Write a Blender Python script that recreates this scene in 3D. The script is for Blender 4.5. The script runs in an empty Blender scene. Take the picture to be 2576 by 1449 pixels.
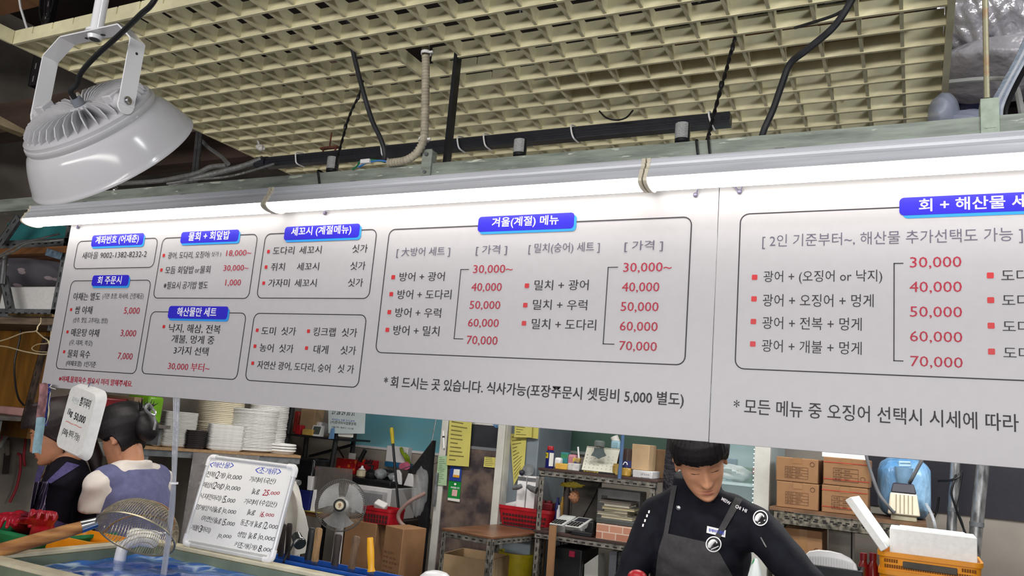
import bpy, bmesh, math, random
from math import sin, cos, pi, radians
from mathutils import Vector, Matrix, Euler
from mathutils.bvhtree import BVHTree
random.seed(7)
SC = bpy.context.scene
C = SC.collection
V = Vector

# ---------------------------------------------------------------- camera, world, lights, exposure
CZ = 1.65                                    # eye height of the phone above the floor
FPX = 2026.99738
YAW, PITCH, ROLL = 0.472425229, 0.177025592, 0.0869784852
def _axes():
    Rm = Matrix.Rotation(YAW, 3, 'Z') @ Matrix.Rotation(PITCH, 3, 'X')
    r, u, f = Rm @ V((1, 0, 0)), Rm @ V((0, 0, 1)), Rm @ V((0, 1, 0))
    return r * cos(ROLL) + u * sin(ROLL), -r * sin(ROLL) + u * cos(ROLL), f
AR, AU, AF = _axes()
cam_data = bpy.data.cameras.new('camera'); cam_data.sensor_width = 36.0
cam_data.lens = FPX * 36.0 / 2576.0; cam_data.clip_start = 0.05
cam = bpy.data.objects.new('camera', cam_data); C.objects.link(cam)
cam.matrix_world = Matrix(((AR.x, AU.x, -AF.x, 0), (AR.y, AU.y, -AF.y, 0), (AR.z, AU.z, -AF.z, CZ), (0, 0, 0, 1)))
SC.camera = cam
SC.view_settings.view_transform = 'Standard'
SC.view_settings.look = 'None'
SC.view_settings.gamma = 1.0
SC.view_settings.exposure = 0.0
SC.view_settings.use_curve_mapping = False
w = bpy.data.worlds.new('world'); SC.world = w; w.use_nodes = True
w.node_tree.nodes['Background'].inputs[0].default_value = (0.92, 0.94, 1.0, 1)
w.node_tree.nodes['Background'].inputs[1].default_value = 0.35
def area(name, loc, rot, sx, sy, power, col=(1, 1, 1)):
    l = bpy.data.lights.new(name, 'AREA'); l.shape = 'RECTANGLE'; l.size = sx; l.size_y = sy
    l.energy = power; l.color = col
    o = bpy.data.objects.new(name, l); C.objects.link(o); o.location = loc
    o.rotation_euler = [radians(a) for a in rot]
    return o
# fluorescent ceiling fittings over the kitchen (hidden from the camera by the menu boards), plus one added fill lamp
area('kitchen_light', (-2.9, 3.9, CZ + 1.0), (0, 0, 0), 1.2, 0.12, 26, (1.0, 0.95, 0.88))
area('kitchen_light', (-1.0, 4.1, CZ + 1.0), (0, 0, 0), 1.2, 0.12, 26, (1.0, 0.96, 0.9))
area('kitchen_light', (0.3, 3.9, CZ + 1.0), (0, 0, 0), 1.2, 0.12, 30, (0.95, 0.98, 1.0))
area('kitchen_light', (1.0, 4.7, CZ + 1.0), (0, 0, 0), 1.2, 0.12, 26, (1.0, 0.97, 0.93))  # extra unseen lamp, added to brighten the right back wall and pipes
# unseen fill lamps added behind the boards to brighten faces and counter
area('counter_fill_light', (-0.6, 2.0, CZ + 0.58), (28, 0, 0), 1.2, 0.06, 9, (1.0, 0.96, 0.9))
area('counter_fill_light', (-2.7, 2.0, CZ + 0.58), (28, 0, 0), 1.2, 0.06, 6, (1.0, 0.95, 0.88))
# market hall: ceiling fitting behind the customer, then two unseen fill lamps added
area('hall_fill_light', (-1.0, -1.6, 4.2), (20, 0, 0), 4.5, 0.8, 110, (1.0, 0.96, 0.92))
area('hall_fill_light', (1.3, 0.2, 3.9), (62, 0, 10), 1.2, 0.3, 60, (0.95, 0.97, 1.0))  # unseen fill, added to brighten the foil duct
area('aisle_fill_light', (-0.6, -2.6, 2.0), (100, 0, 0), 6.0, 0.5, 155, (1.0, 0.96, 0.92))  # unseen fill, added to brighten the front faces of the grille slats

# ---------------------------------------------------------------- helpers: photo point to a place in the room
CAM = V((0, 0, CZ))
def ray(px, py):
    return AR * ((px - 1288) / FPX) + AU * (-(py - 724.5) / FPX) + AF
def P(px, py, Y):
    d = ray(px, py); return CAM + d * (Y / d.y)
def PZ(px, py, z):
    d = ray(px, py); return CAM + d * ((z - CZ) / d.z)
def PX(px, py, X):
    d = ray(px, py); return CAM + d * (X / d.x)
def rect(x0, y0, x1, y1, Y):
    xm, ym = (x0 + x1) / 2, (y0 + y1) / 2
    return P(x0, ym, Y).x, P(x1, ym, Y).x, P(xm, y1, Y).z, P(xm, y0, Y).z
def spline(pts, n=6):
    pts = [V(p) for p in pts]; out = []
    q = [pts[0] * 2 - pts[1]] + pts + [pts[-1] * 2 - pts[-2]]
    for i in range(1, len(q) - 2):
        a, b, c, d = q[i - 1:i + 3]
        for k in range(n):
            t = k / n
            out.append(0.5 * ((2 * b) + (c - a) * t + (2 * a - 5 * b + 4 * c - d) * t * t + (3 * b - a - 3 * c + d) * t ** 3))
    out.append(pts[-1]); return out

# ---------------------------------------------------------------- helpers: mesh building
class MB:
    def __init__(s): s.v, s.f, s.m = [], [], []
    def add(s, vs, fs, m=0):
        o = len(s.v); s.v += [tuple(v) for v in vs]
        for f in fs: s.f.append([i + o for i in f]); s.m.append(m)
        return s
    def bx(s, x0, x1, y0, y1, z0, z1, m=0):
        return s.box(((x0 + x1) / 2, (y0 + y1) / 2, (z0 + z1) / 2), (x1 - x0, y1 - y0, z1 - z0), None, m)
    def box(s, c, d, R=None, m=0):
        vs = []
        for i in (-.5, .5):
            for j in (-.5, .5):
                for k in (-.5, .5):
                    p = V((i * d[0], j * d[1], k * d[2]))
                    if R is not None: p = R @ p
                    vs.append(V(c) + p)
        return s.add(vs, [(0, 1, 3, 2), (4, 6, 7, 5), (0, 4, 5, 1), (2, 3, 7, 6), (0, 2, 6, 4), (1, 5, 7, 3)], m)
    def hexa(s, q0, q1, m=0):               # two quads joined
        return s.add(list(q0) + list(q1), [(3, 2, 1, 0), (4, 5, 6, 7)] + [(i, (i + 1) % 4, 4 + (i + 1) % 4, 4 + i) for i in range(4)], m)
    def tube(s, pts, r, n=8, m=0, cap=True, flat=None):
        pts = [V(p) for p in pts]; k = len(pts); rs = r if isinstance(r, (list, tuple)) else [r] * k
        t = (pts[1] - pts[0]).normalized()
        a = t.orthogonal().normalized() if flat is None else (V(flat) - t * V(flat).dot(t)).normalized()
        vs = []
        for i in range(k):
            t2 = (pts[min(i + 1, k - 1)] - pts[max(i - 1, 0)])
            if t2.length > 1e-9:
                t2.normalize(); a = a - t2 * a.dot(t2)
                a = a.normalized() if a.length > 1e-6 else t2.orthogonal().normalized(); t = t2
            b = t.cross(a)
            for j in range(n):
                g = 2 * pi * j / n; vs.append(pts[i] + (a * cos(g) + b * sin(g)) * rs[i])
        fs = [(i * n + j, i * n + (j + 1) % n, (i + 1) * n + (j + 1) % n, (i + 1) * n + j) for i in range(k - 1) for j in range(n)]
        if cap: fs += [tuple(range(n - 1, -1, -1)), tuple((k - 1) * n + j for j in range(n))]
        return s.add(vs, fs, m)
    def cyl(s, a, b, r0, r1=None, n=16, m=0): return s.tube([a, b], [r0, r0 if r1 is None else r1], n, m)
    def lathe(s, prof, c=(0, 0, 0), R=None, n=24, m=0, cap=True, a0=0, a1=2 * pi):
        vs = []; full = abs(a1 - a0 - 2 * pi) < 1e-6; nn = n if full else n + 1
        for r, z in prof:
            for j in range(nn):
                g = a0 + (a1 - a0) * j / n; p = V((r * cos(g), r * sin(g), z))
                vs.append(V(c) + (R @ p if R is not None else p))
        fs = []
        for i in range(len(prof) - 1):
            for j in range(n):
                j2 = (j + 1) % nn; fs.append((i * nn + j, i * nn + j2, (i + 1) * nn + j2, (i + 1) * nn + j))
        if cap and full:
            fs += [tuple(range(nn - 1, -1, -1)), tuple((len(prof) - 1) * nn + j for j in range(nn))]
        return s.add(vs, fs, m)
    def ell(s, c, r, R=None, nu=24, nv=14, m=0):
        vs = []; 
        for i in range(nv + 1):
            a = pi * i / nv
            for j in range(nu):
                g = 2 * pi * j / nu
                p = V((r[0] * sin(a) * cos(g), r[1] * sin(a) * sin(g), r[2] * cos(a)))
                vs.append(V(c) + (R @ p if R is not None else p))
        return s.add(vs, [(i * nu + j, (i + 1) * nu + j, (i + 1) * nu + (j + 1) % nu, i * nu + (j + 1) % nu) for i in range(nv) for j in range(nu)], m)
    def grid(s, fn, nu, nv, m=0):
        vs = [fn(i / nu, j / nv) for i in range(nu + 1) for j in range(nv + 1)]
        return s.add(vs, [(i * (nv + 1) + j, (i + 1) * (nv + 1) + j, (i + 1) * (nv + 1) + j + 1, i * (nv + 1) + j + 1) for i in range(nu) for j in range(nv)], m)
    def sheet(s, fn, nu, nv, t, m=0):        # a closed thin sheet, thickness vector t
        t = V(t); s.grid(fn, nu, nv, m); s.grid(lambda u, v: V(fn(1 - u, v)) + t, nu, nv, m)
        k = 40
        for e in ((lambda q: (q, 0)), (lambda q: (1, q)), (lambda q: (1 - q, 1)), (lambda q: (0, 1 - q))):
            s.grid(lambda u, v, e=e: V(fn(*e(u))) + t * (1 - v), max(nu, nv), 1, m)
        return s
    def prism(s, poly, o, ux, uy, t, m=0):   # extruded polygon: points o+ux*a+uy*b, thickness vector t
        o, ux, uy, t = V(o), V(ux), V(uy), V(t); n = len(poly)
        vs = [o + ux * a + uy * b for a, b in poly]; vs += [p + t for p in vs]
        return s.add(vs, [tuple(range(n - 1, -1, -1)), tuple(range(n, 2 * n))] + [(i, (i + 1) % n, n + (i + 1) % n, n + i) for i in range(n)], m)

ROOT = {}
def mesh_obj(name, mb, mats, shift=V((0, 0, 0)), smooth=35):
    me = bpy.data.meshes.new(name)
    me.from_pydata([(x - shift.x, y - shift.y, z - shift.z) for x, y, z in mb.v], [], mb.f)
    mats = mats if isinstance(mats, (list, tuple)) else [mats]
    for mm in mats: me.materials.append(mm)
    if len(mats) > 1: me.polygons.foreach_set('material_index', mb.m)
    if smooth:
        me.shade_smooth(); me.set_sharp_from_angle(angle=radians(smooth))
    me.validate(); me.update()
    o = bpy.data.objects.new(name, me); C.objects.link(o); return o
def tag(o, label=None, cat=None, group=None, kind=None):
    if label: o['label'] = label
    if cat: o['category'] = cat
    if group: o['group'] = group
    if kind: o['kind'] = kind
    return o
def fixn(o):
    bm = bmesh.new(); bm.from_mesh(o.data); bmesh.ops.recalc_face_normals(bm, faces=bm.faces); bm.to_mesh(o.data); bm.free()
def thing(name, label, cat, loc, group=None):
    o = bpy.data.objects.new(name, None); o.empty_display_size = .05; C.objects.link(o); o.location = loc
    ROOT[o.name] = V(loc); return tag(o, label, cat, group)
def obj(name, mb, mats, parent=None, label=None, cat=None, group=None, kind=None, bev=0, smooth=35, seg=2):
    if parent is not None: sh = ROOT[parent.name]
    else:
        xs, ys, zs = zip(*mb.v); sh = V(((min(xs) + max(xs)) / 2, (min(ys) + max(ys)) / 2, min(zs)))
    o = mesh_obj(name, mb, mats, sh, getattr(mb, 'sm', smooth)); fixn(o)
    if parent is not None: o.parent = parent; ROOT[o.name] = sh
    else: o.location = sh; ROOT[o.name] = sh
    if bev:
        b = o.modifiers.new('bevel', 'BEVEL'); b.width = bev; b.segments = seg; b.limit_method = 'ANGLE'; b.angle_limit = radians(40)
    return tag(o, label, cat, group, kind)
def legged(name, lab, cat, mat, top, legs, bev=.002):
    o = obj(name, MB().bx(*top), mat, None, lab, cat, bev=bev)
    for a, b, c, d in legs: obj('leg', MB().bx(a, b, c, d, 0, top[4] - .0005), mat, o)
    return o
def copy_tree(o, parent=None):
    c = o.copy(); C.objects.link(c)
    if parent is not None: c.parent = parent
    for ch in list(o.children): copy_tree(ch, c)
    return c
def pbox(name, label, cat, px, Y, d, mat, group=None, bev=.004, z0=None, yaw=0, parent=None):
    x0, x1, a, b = rect(*px, Y)
    if z0 is not None: a = z0
    mb = MB(); c = V(((x0 + x1) / 2, Y + d / 2, (a + b) / 2))
    mb.box(c, (x1 - x0, d, b - a), Matrix.Rotation(radians(yaw), 3, 'Z'))
    return obj(name, mb, mat, parent, label, cat, group, bev=bev)
def remesh(o, vox, it=2, fac=.5):
    m = o.modifiers.new('r', 'REMESH'); m.mode = 'VOXEL'; m.voxel_size = vox
    if it:
        q = o.modifiers.new('s', 'SMOOTH'); q.iterations = it; q.factor = fac
    dg = bpy.context.evaluated_depsgraph_get(); me = bpy.data.meshes.new_from_object(o.evaluated_get(dg))
    o.modifiers.clear(); old = o.data
    o.data = me; me.name = old.name
    if not me.materials:
        for k in old.materials: me.materials.append(k)
    me.shade_smooth(); return o
def bvh_of(*objs):
    vs, fs = [], []
    for o in objs:
        k = len(vs); mw = Matrix.Translation(ROOT[o.name])
        vs += [mw @ v.co for v in o.data.vertices]; fs += [[i + k for i in p.vertices] for p in o.data.polygons]
    return BVHTree.FromPolygons(vs, fs)

# ---------------------------------------------------------------- helpers: materials
def S(r, g=None, b=None):
    if g is None: r, g, b = r
    f = lambda c: (c / 255 / 12.92) if c <= 10 else ((c / 255 + .055) / 1.055) ** 2.4
    return (f(r), f(g), f(b), 1)
def M(name, col, rough=.5, metal=0, var=.12, scale=12, bump=0, bscale=None, spec=.5, trans=0, alpha=1, emit=None, estr=0, stretch=(1, 1, 1), col2=None, lo=.35, hi=.65, coat=0, ior=1.45, detail=4):
    m = bpy.data.materials.new(name); m.use_nodes = True; N = m.node_tree.nodes; L = m.node_tree.links
    B = N['Principled BSDF']; B.inputs['Roughness'].default_value = rough; B.inputs['Metallic'].default_value = metal
    B.inputs['Specular IOR Level'].default_value = spec; B.inputs['IOR'].default_value = ior
    if trans: B.inputs['Transmission Weight'].default_value = trans
    if coat: B.inputs['Coat Weight'].default_value = coat
    if alpha < 1: B.inputs['Alpha'].default_value = alpha
    c1 = S(col)
    c2 = S(col2) if col2 else tuple(list(max(0, c * (1 - var * 2)) for c in c1[:3]) + [1])
    tc = N.new('ShaderNodeTexCoord'); mp = N.new('ShaderNodeMapping'); mp.inputs['Scale'].default_value = stretch
    L.new(tc.outputs['Object'], mp.inputs['Vector'])
    nz = N.new('ShaderNodeTexNoise'); nz.inputs['Scale'].default_value = scale; nz.inputs['Detail'].default_value = detail
    L.new(mp.outputs['Vector'], nz.inputs['Vector'])
    cr = N.new('ShaderNodeValToRGB'); cr.color_ramp.elements[0].position = lo; cr.color_ramp.elements[1].position = hi
    cr.color_ramp.elements[0].color = c2; cr.color_ramp.elements[1].color = c1
    L.new(nz.outputs['Fac'], cr.inputs['Fac']); L.new(cr.outputs['Color'], B.inputs['Base Color'])
    if bump:
        n2 = N.new('ShaderNodeTexNoise'); n2.inputs['Scale'].default_value = bscale or scale * 3; n2.inputs['Detail'].default_value = 3
        L.new(mp.outputs['Vector'], n2.inputs['Vector'])
        bp = N.new('ShaderNodeBump'); bp.inputs['Strength'].default_value = bump; bp.inputs['Distance'].default_value = .02
        L.new(n2.outputs['Fac'], bp.inputs['Height']); L.new(bp.outputs['Normal'], B.inputs['Normal'])
    if emit:
        B.inputs['Emission Color'].default_value = S(emit); B.inputs['Emission Strength'].default_value = estr
    return m
def stripes(name, colA, colB, freq, axis='X', frac=.5, rough=.6, bump=0, wave=0):
    m = M(name, colA, rough); N = m.node_tree.nodes; L = m.node_tree.links; B = N['Principled BSDF']
    tc = N['Texture Coordinate']; wv = N.new('ShaderNodeTexWave'); wv.bands_direction = axis
    wv.inputs['Scale'].default_value = freq; wv.inputs['Distortion'].default_value = wave; wv.inputs['Detail'].default_value = 3
    L.new(tc.outputs['Object'], wv.inputs['Vector'])
    cr = N.new('ShaderNodeValToRGB'); cr.color_ramp.elements[0].position = max(0, frac - .06); cr.color_ramp.elements[1].position = min(1, frac + .06)
    cr.color_ramp.elements[0].color = S(colA); cr.color_ramp.elements[1].color = S(colB)
    L.new(wv.outputs['Fac'], cr.inputs['Fac']); L.new(cr.outputs['Color'], B.inputs['Base Color'])
    if bump:
        bp = N.new('ShaderNodeBump'); bp.inputs['Strength'].default_value = bump; L.new(wv.outputs['Fac'], bp.inputs['Height']); L.new(bp.outputs['Normal'], B.inputs['Normal'])
    return m
def spots(name, col, colB, scale, thr, rough=.6, stretch=(1, 1, 1), bump=0):
    m = M(name, col, rough); N = m.node_tree.nodes; L = m.node_tree.links; B = N['Principled BSDF']
    vo = N.new('ShaderNodeTexVoronoi'); vo.inputs['Scale'].default_value = scale
    mp = N['Mapping']; mp.inputs['Scale'].default_value = stretch; L.new(mp.outputs['Vector'], vo.inputs['Vector'])
    cr = N.new('ShaderNodeValToRGB'); cr.color_ramp.elements[0].position = thr; cr.color_ramp.elements[1].position = thr + .03
    cr.color_ramp.elements[0].color = S(colB); cr.color_ramp.elements[1].color = S(col)
    L.new(vo.outputs['Distance'], cr.inputs['Fac']); L.new(cr.outputs['Color'], B.inputs['Base Color'])
    if bump:
        bp = N.new('ShaderNodeBump'); bp.inputs['Strength'].default_value = bump; L.new(vo.outputs['Distance'], bp.inputs['Height']); L.new(bp.outputs['Normal'], B.inputs['Normal'])
    return m
def film(name, col, alpha, rough=.15, bump=.5, bscale=14, var=.1):
    m = M(name, col, rough, var=var, bump=bump, bscale=bscale, alpha=alpha, scale=6); return m

# ---------------------------------------------------------------- helpers: lettering on a flat surface
_TX = {}
def text_geo(body, bold=0):
    k = (body, bold)
    if k not in _TX:
        cu = bpy.data.curves.new('t', 'FONT'); cu.body = body; cu.offset = bold; cu.resolution_u = 2; cu.fill_mode = 'FRONT'
        o = bpy.data.objects.new('t', cu); C.objects.link(o)
        bpy.context.view_layer.update(); dg = bpy.context.evaluated_depsgraph_get()
        me = bpy.data.meshes.new_from_object(o.evaluated_get(dg))
        vs = [v.co.copy() for v in me.vertices]; fs = [list(p.vertices) for p in me.polygons]
        bpy.data.objects.remove(o); bpy.data.curves.remove(cu); bpy.data.meshes.remove(me)
        _TX[k] = (vs, fs)
    return _TX[k]
def text(mb, body, pos, u0, u1, v0, v1, bold=0, m=0, keep=False, slant=0):
    """fit the lettering into the rectangle (u0..u1, v0..v1); pos(u, v) gives the point on the surface"""
    vs, fs = text_geo(body, bold)
    if not vs: return
    a0, a1 = min(v.x for v in vs), max(v.x for v in vs); b0, b1 = min(v.y for v in vs), max(v.y for v in vs)
    out = []
    for v in vs:
        s = (v.x - a0) / max(a1 - a0, 1e-6); t = (v.y - b0) / max(b1 - b0, 1e-6)
        out.append(pos(u0 + (u1 - u0) * s + slant * (v1 - v0) * (t - .5), v0 + (v1 - v0) * t))
    mb.add(out, fs, m)
def rrect(x0, x1, z0, z1, r, n=5):
    out = []
    for cx, cz, a in ((x1 - r, z1 - r, 0), (x0 + r, z1 - r, pi / 2), (x0 + r, z0 + r, pi), (x1 - r, z0 + r, 3 * pi / 2)):
        for i in range(n + 1):
            g = a + pi / 2 * i / n; out.append((cx + r * cos(g), cz + r * sin(g)))
    return out
# ---------------------------------------------------------------- common materials
WHITE = M('white_paint', (232, 233, 236), .35, var=.04)
WPLAS = M('white_plastic', (238, 238, 240), .3, var=.03)
WGLOSS = M('white_enamel', (236, 237, 240), .12, var=.02, spec=.6)
FOAM = M('white_foam', (236, 236, 234), .8, var=.04, scale=60, bump=.05)
BLACK = M('black_rubber', (26, 26, 29), .45, var=.2)
BLKMET = M('black_metal', (30, 31, 36), .4, var=.2)
STEEL = M('galvanised_steel', (150, 152, 155), .38, .8, var=.2, scale=25)
CHROME = M('bright_steel', (200, 202, 205), .2, 1, var=.06)
GREYM = M('grey_painted_metal', (126, 130, 134), .5, .3, var=.2, scale=20)
RUST = M('worn_grey_angle', (142, 138, 130), .6, .3, var=.35, scale=30)
CARD = M('cardboard', (150, 112, 78), .85, var=.08, scale=9, bump=.04)
CARD2 = M('pale_cardboard', (186, 158, 122), .85, var=.08, scale=9)
CARDD = M('dull_cardboard', (140, 112, 84), .88, var=.1, scale=9)
WOODB = M('brown_board', (118, 78, 50), .6, var=.25, scale=8, stretch=(1, 8, 8))
TAN = M('tan_board', (176, 142, 104), .7, var=.12, scale=10, stretch=(1, 6, 6))
RED = M('red_plastic', (182, 26, 40), .4, var=.15)
DRED = M('dark_red_plastic', (122, 16, 30), .4, var=.2)
BLUEP = M('blue_plastic', (24, 84, 176), .4, var=.1)
NAVYP = M('navy_plastic', (28, 38, 110), .4, var=.2)
YELP = M('yellow_plastic', (214, 196, 40), .4, var=.12)
GRNP = M('green_plastic', (20, 130, 84), .45, var=.15)
ORNG = M('orange_plastic', (226, 146, 22), .4, var=.08)
PAPER = M('paper', (226, 226, 220), .8, var=.04)
YPAP = M('yellow_paper', (204, 196, 106), .85, var=.07, scale=6)
INK = M('black_ink', (32, 28, 38), .5, var=.05)
INKG = M('grey_ink', (96, 92, 110), .6, var=.05)
INKR = M('crimson_ink', (176, 26, 58), .5, var=.05)
INKB = M('blue_ink', (36, 62, 190), .5, var=.05)
INKW = M('white_ink', (244, 244, 248), .5, var=.02)
CLEAR = film('clear_film', (215, 222, 230), .38, .12, .6, 18)
FILM2 = film('milky_film', (200, 204, 210), .62, .25, .5, 10)

# ---------------------------------------------------------------- the room
def struct(name, mb, m, **k): return obj(name, mb, m, kind='structure', **k)
XL, YB, XR = -4.95, 5.85, 2.6
CONC = M('dirty_plaster', (146, 138, 128), .9, var=.3, scale=2.2, bump=.15, bscale=9, lo=.3, hi=.7)
struct('floor', MB().bx(-6.5, 4, -4, 7, -.1, 0), M('wet_concrete', (92, 92, 92), .4, var=.25, scale=3))
DARKC = M('dark_ceiling', (52, 44, 42), .9, var=.3, scale=3)
struct('ceiling', MB().bx(-6.5, 4, -4, 7, CZ + 2.25, CZ + 2.35), DARKC)
struct('wall_left', MB().bx(XL - .1, XL, -.5, YB + .1, 0, CZ + 2.25), CONC)
wb = MB().bx(XL, XR, YB, YB + .1, CZ - .25, CZ + 2.25)
struct('wall_back', MB().bx(XL, XR, YB, YB + .1, 0, CZ + 2.25), M('beige_wall', (170, 162, 152), .85, var=.14, scale=1.5, bump=.05))
struct('wall_right', MB().bx(XR, XR + .1, 1.5, YB + .1, 0, CZ + 2.25), CONC)
# ceiling joists and lath in the dark void at the left
JO = M('brown_timber', (88, 70, 60), .85, var=.25, scale=6, stretch=(.3, 2, 2))
for i, (y, z, h) in enumerate(((2.25, 1.25, .16), (3.0, 1.32, .18), (3.8, 1.3, .2), (4.7, 1.3, .2))):
    struct('trim_%d' % (i + 1), MB().bx(XL, -1.9, y, y + .12, CZ + z, CZ + z + h), JO)
lath = MB().hexa([PX(0, 292, -3.72) + V((0, 0, 0)), PX(62, 326, -3.66), PX(62, 338, -3.66), PX(0, 314, -3.72)],
                 [p + V((-.06, .02, .0)) for p in (PX(0, 292, -3.72), PX(62, 326, -3.66), PX(62, 338, -3.66), PX(0, 314, -3.72))])
struct('trim_5', lath, M('pale_lath', (150, 134, 104), .8, var=.2))
struct('trim_6', MB().bx(-4.9, -3.35, 1.0, 1.9, CZ + 1.62, CZ + 1.68), M('plywood_soffit', (156, 112, 76), .8, var=.15, scale=5))
struct('trim_7', MB().bx(.3, 1.6, 3.2, 3.4, CZ + 1.3, CZ + 2.2), DARKC)

# ---------------------------------------------------------------- egg crate ceiling grille
CREAM = M('cream_grille_paint', (232, 225, 186), .55, var=.1, scale=14)
gx0, gx1, gy0, gy1, gz, gh = -2.617, .07, 1.4257, 2.95, CZ + 1.0956, .046
g = MB(); cell = .0995; nx = 27; ny = 15; t = .0045
missing = {(13, 4), (14, 5), (14, 6), (24, 6)}
for i in range(nx + 1):
    x = gx0 + i * cell
    if x > gx1 - .03: continue
    for j in range(ny):
        if (i, j) in missing: continue
        dz = random.uniform(-.0015, .0015)
        g.bx(x - t, x + t, gy0 + j * cell - .0005, gy0 + (j + 1) * cell + .0005, gz + .002 + dz * .3, gz + gh)
for j in range(ny + 1):
    y = gy0 + j * cell
    for i in range(nx):
        xa, xb = gx0 + i * cell, min(gx0 + (i + 1) * cell, gx1)
        if xb - xa < .01 or (i, j) in {(12, 5)}: continue
        hh_ = gz + gh + random.uniform(-.002, .002); g.bx(xa, xb, y - t, y + t, gz, gz + gh * .5); g.bx(xa + .0032, xb - .0032, y - t, y + t, gz + gh * .5, hh_)
# the slits where the slats interlock
grille = obj('ceiling_grille', g, CREAM, None, 'cream egg-crate slatted ceiling grille hanging above the menu boards', 'ceiling grille')
obj('edge_board', MB().bx(gx0 - t, gx0 + t, .95, gy0 - .006, gz, gz + gh), CREAM, grille)
obj('edge_board', MB().bx(gx1, gx1 + .016, gy0 - .1, gy1, gz - .012, gz + .075), CREAM, grille, 'wide cream side board')
hang = [(-2.3, 1.7), (-1.4, 2.6), (-.5, 1.9), (-.2, 2.6), (-2.2, 2.6)]
for x, y in hang: obj('hanger_rod', MB().cyl((x, y, gz + gh - .005), (x, y, CZ + 2.25), .004, n=6), STEEL, grille)
# plank and perforated angle lying on the grille at the right
tmb = obj('wooden_plank', MB().bx(-1.0, .0, 2.12, 2.3, gz + gh + .012, gz + gh + .03), M('orange_brown_plank', (150, 100, 66), .7, var=.2, scale=5, stretch=(.3, 3, 3)), None, 'orange-brown plank lying on top of the ceiling grille', 'plank', bev=.002)
def angle_iron(a, b, w=.035, t=.002, up=(0, 0, 1), side=(0, 1, 0), holes=True, m=0, mb=None, mh=1):
    """slotted angle between two points: two flanges with dark slots on them"""
    a, b = V(a), V(b); d = (b - a); L = d.length; d.normalize()
    u = V(up); u = (u - d * u.dot(d)).normalized(); s = V(side); s = (s - d * s.dot(d) - u * s.dot(u)).normalized()
    mb = mb or MB()
    mb.hexa([a, a + u * w, a + u * w + s * t, a + s * t], [b, b + u * w, b + u * w + s * t, b + s * t], m)
    mb.hexa([a, a + s * w, a + s * w + u * t, a + u * t], [b, b + s * w, b + s * w + u * t, b + u * t], m)
    if holes:
        n = max(1, int(L / .05))
        for k in range(n):
            c = a + d * (L * (k + .5) / n)
            for q, r in ((u, s), (s, u)):
                e = c + q * (w * .5)
                for sg in (-1, 1):
                    h = e + r * (-.0006 if sg < 0 else t + .0006)
                    mb.add([h + d * .012 + q * .004, h + d * .012 - q * .004, h - d * .012 - q * .004, h - d * .012 + q * .004], [(0, 1, 2, 3)], mh)
    return mb
HOLE = M('slot_shadow', (30, 28, 28), .9, var=.1)
obj('slotted_angle', angle_iron((-.75, 2.0, gz + gh + .004), (.06, 2.0, gz + gh + .004), .03), [GREYM, HOLE], None, 'grey slotted metal angle lying across the top of the ceiling grille', 'metal angle')

# ---------------------------------------------------------------- main beam, post, brackets
BEAM = M('chipped_grey_green_paint', (150, 158, 148), .5, .2, scale=26, stretch=(.35, 1, 2.2), col2=(116, 124, 116), lo=.3, hi=.6, bump=.06)
cN, cL = BEAM.node_tree.nodes, BEAM.node_tree.links
ch = cN.new('ShaderNodeTexNoise'); ch.inputs['Scale'].default_value = 34; ch.inputs['Detail'].default_value = 5
cL.new(cN['Mapping'].outputs['Vector'], ch.inputs['Vector'])
cc = cN.new('ShaderNodeValToRGB'); cc.color_ramp.elements[0].position = .63; cc.color_ramp.elements[1].position = .67
cL.new(ch.outputs['Fac'], cc.inputs['Fac'])
mx = cN.new('ShaderNodeMix'); mx.data_type = 'RGBA'; mx.inputs[7].default_value = S(206, 212, 196)
cL.new(cc.outputs['Color'], mx.inputs[0]); cL.new(cN['Color Ramp'].outputs['Color'], mx.inputs[6]); cL.new(mx.outputs[2], cN['Principled BSDF'].inputs['Base Color'])
BY = 1.86
bm_ = MB(); z0, z1 = CZ + .690, CZ + .7405
bm_.bx(-3.75, 1.0, BY, BY + .0035, z0, z1); bm_.bx(-3.75, 1.0, BY + .0035, BY + .0515, z1 - .0035, z1)
bm_.bx(-3.75, 1.0, BY + .0035, BY + .0515, z0, z0 + .0035); bm_.bx(-3.75, 1.0, BY + .0515, BY + .055, z0, z1)
obj('support_beam', bm_, BEAM, None, 'chipped grey-green steel channel beam running above the strip lights', 'beam')
def strap_plate(x, za, zb, wd=.042):
    return MB().bx(x - wd / 2, x + wd / 2, BY - .007, BY - .0005, za, zb)
x0, x1, a, b = rect(1061, 380, 1078, 446, BY - .004)
t_ = thing('ceiling_post', 'slim grey steel post with a bolted plate rising from the beam centre', 'post', (x0 + .02, BY, CZ + .70))
mb = MB().bx(x0, x0 + .03, BY - .006, BY - .0006, a + .005, b + .004); mb.bx(x0 + .03, x0 + .033, BY - .006, BY + .02, a + .005, b)
obj('plate', mb, BEAM, t_)
obj('upright', MB().bx(x0 + .03, x0 + .042, BY + .058, BY + .085, CZ + .70, CZ + 2.25), BLKMET, t_)
mb = MB(); mb.cyl((x0 + .015, BY - .012, b - .012), (x0 + .015, BY - .005, b - .012), .006, n=10); mb.cyl((x0 + .015, BY - .012, a + .015), (x0 + .015, BY - .005, a + .015), .005, n=10)
obj('bolt', mb, STEEL, t_)
x0, x1, a, b = rect(2467, 247, 2514, 336, BY - .004)
t_ = thing('rod_bracket', 'pale green bracket plate and rusty threaded rod at the right end of beam', 'bracket', ((x0 + x1) / 2, BY - .01, a))
mb = MB().bx(x0, x1, BY - .005, BY - .0006, a, b).bx(x0, x0 + .003, BY - .0005, BY + .05, z1 + .001, b - .003).bx(x1 - .003, x1, BY - .0005, BY + .05, z1 + .001, b - .003).bx(x0, x1, BY - .0005, BY + .05, b - .003, b)
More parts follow.
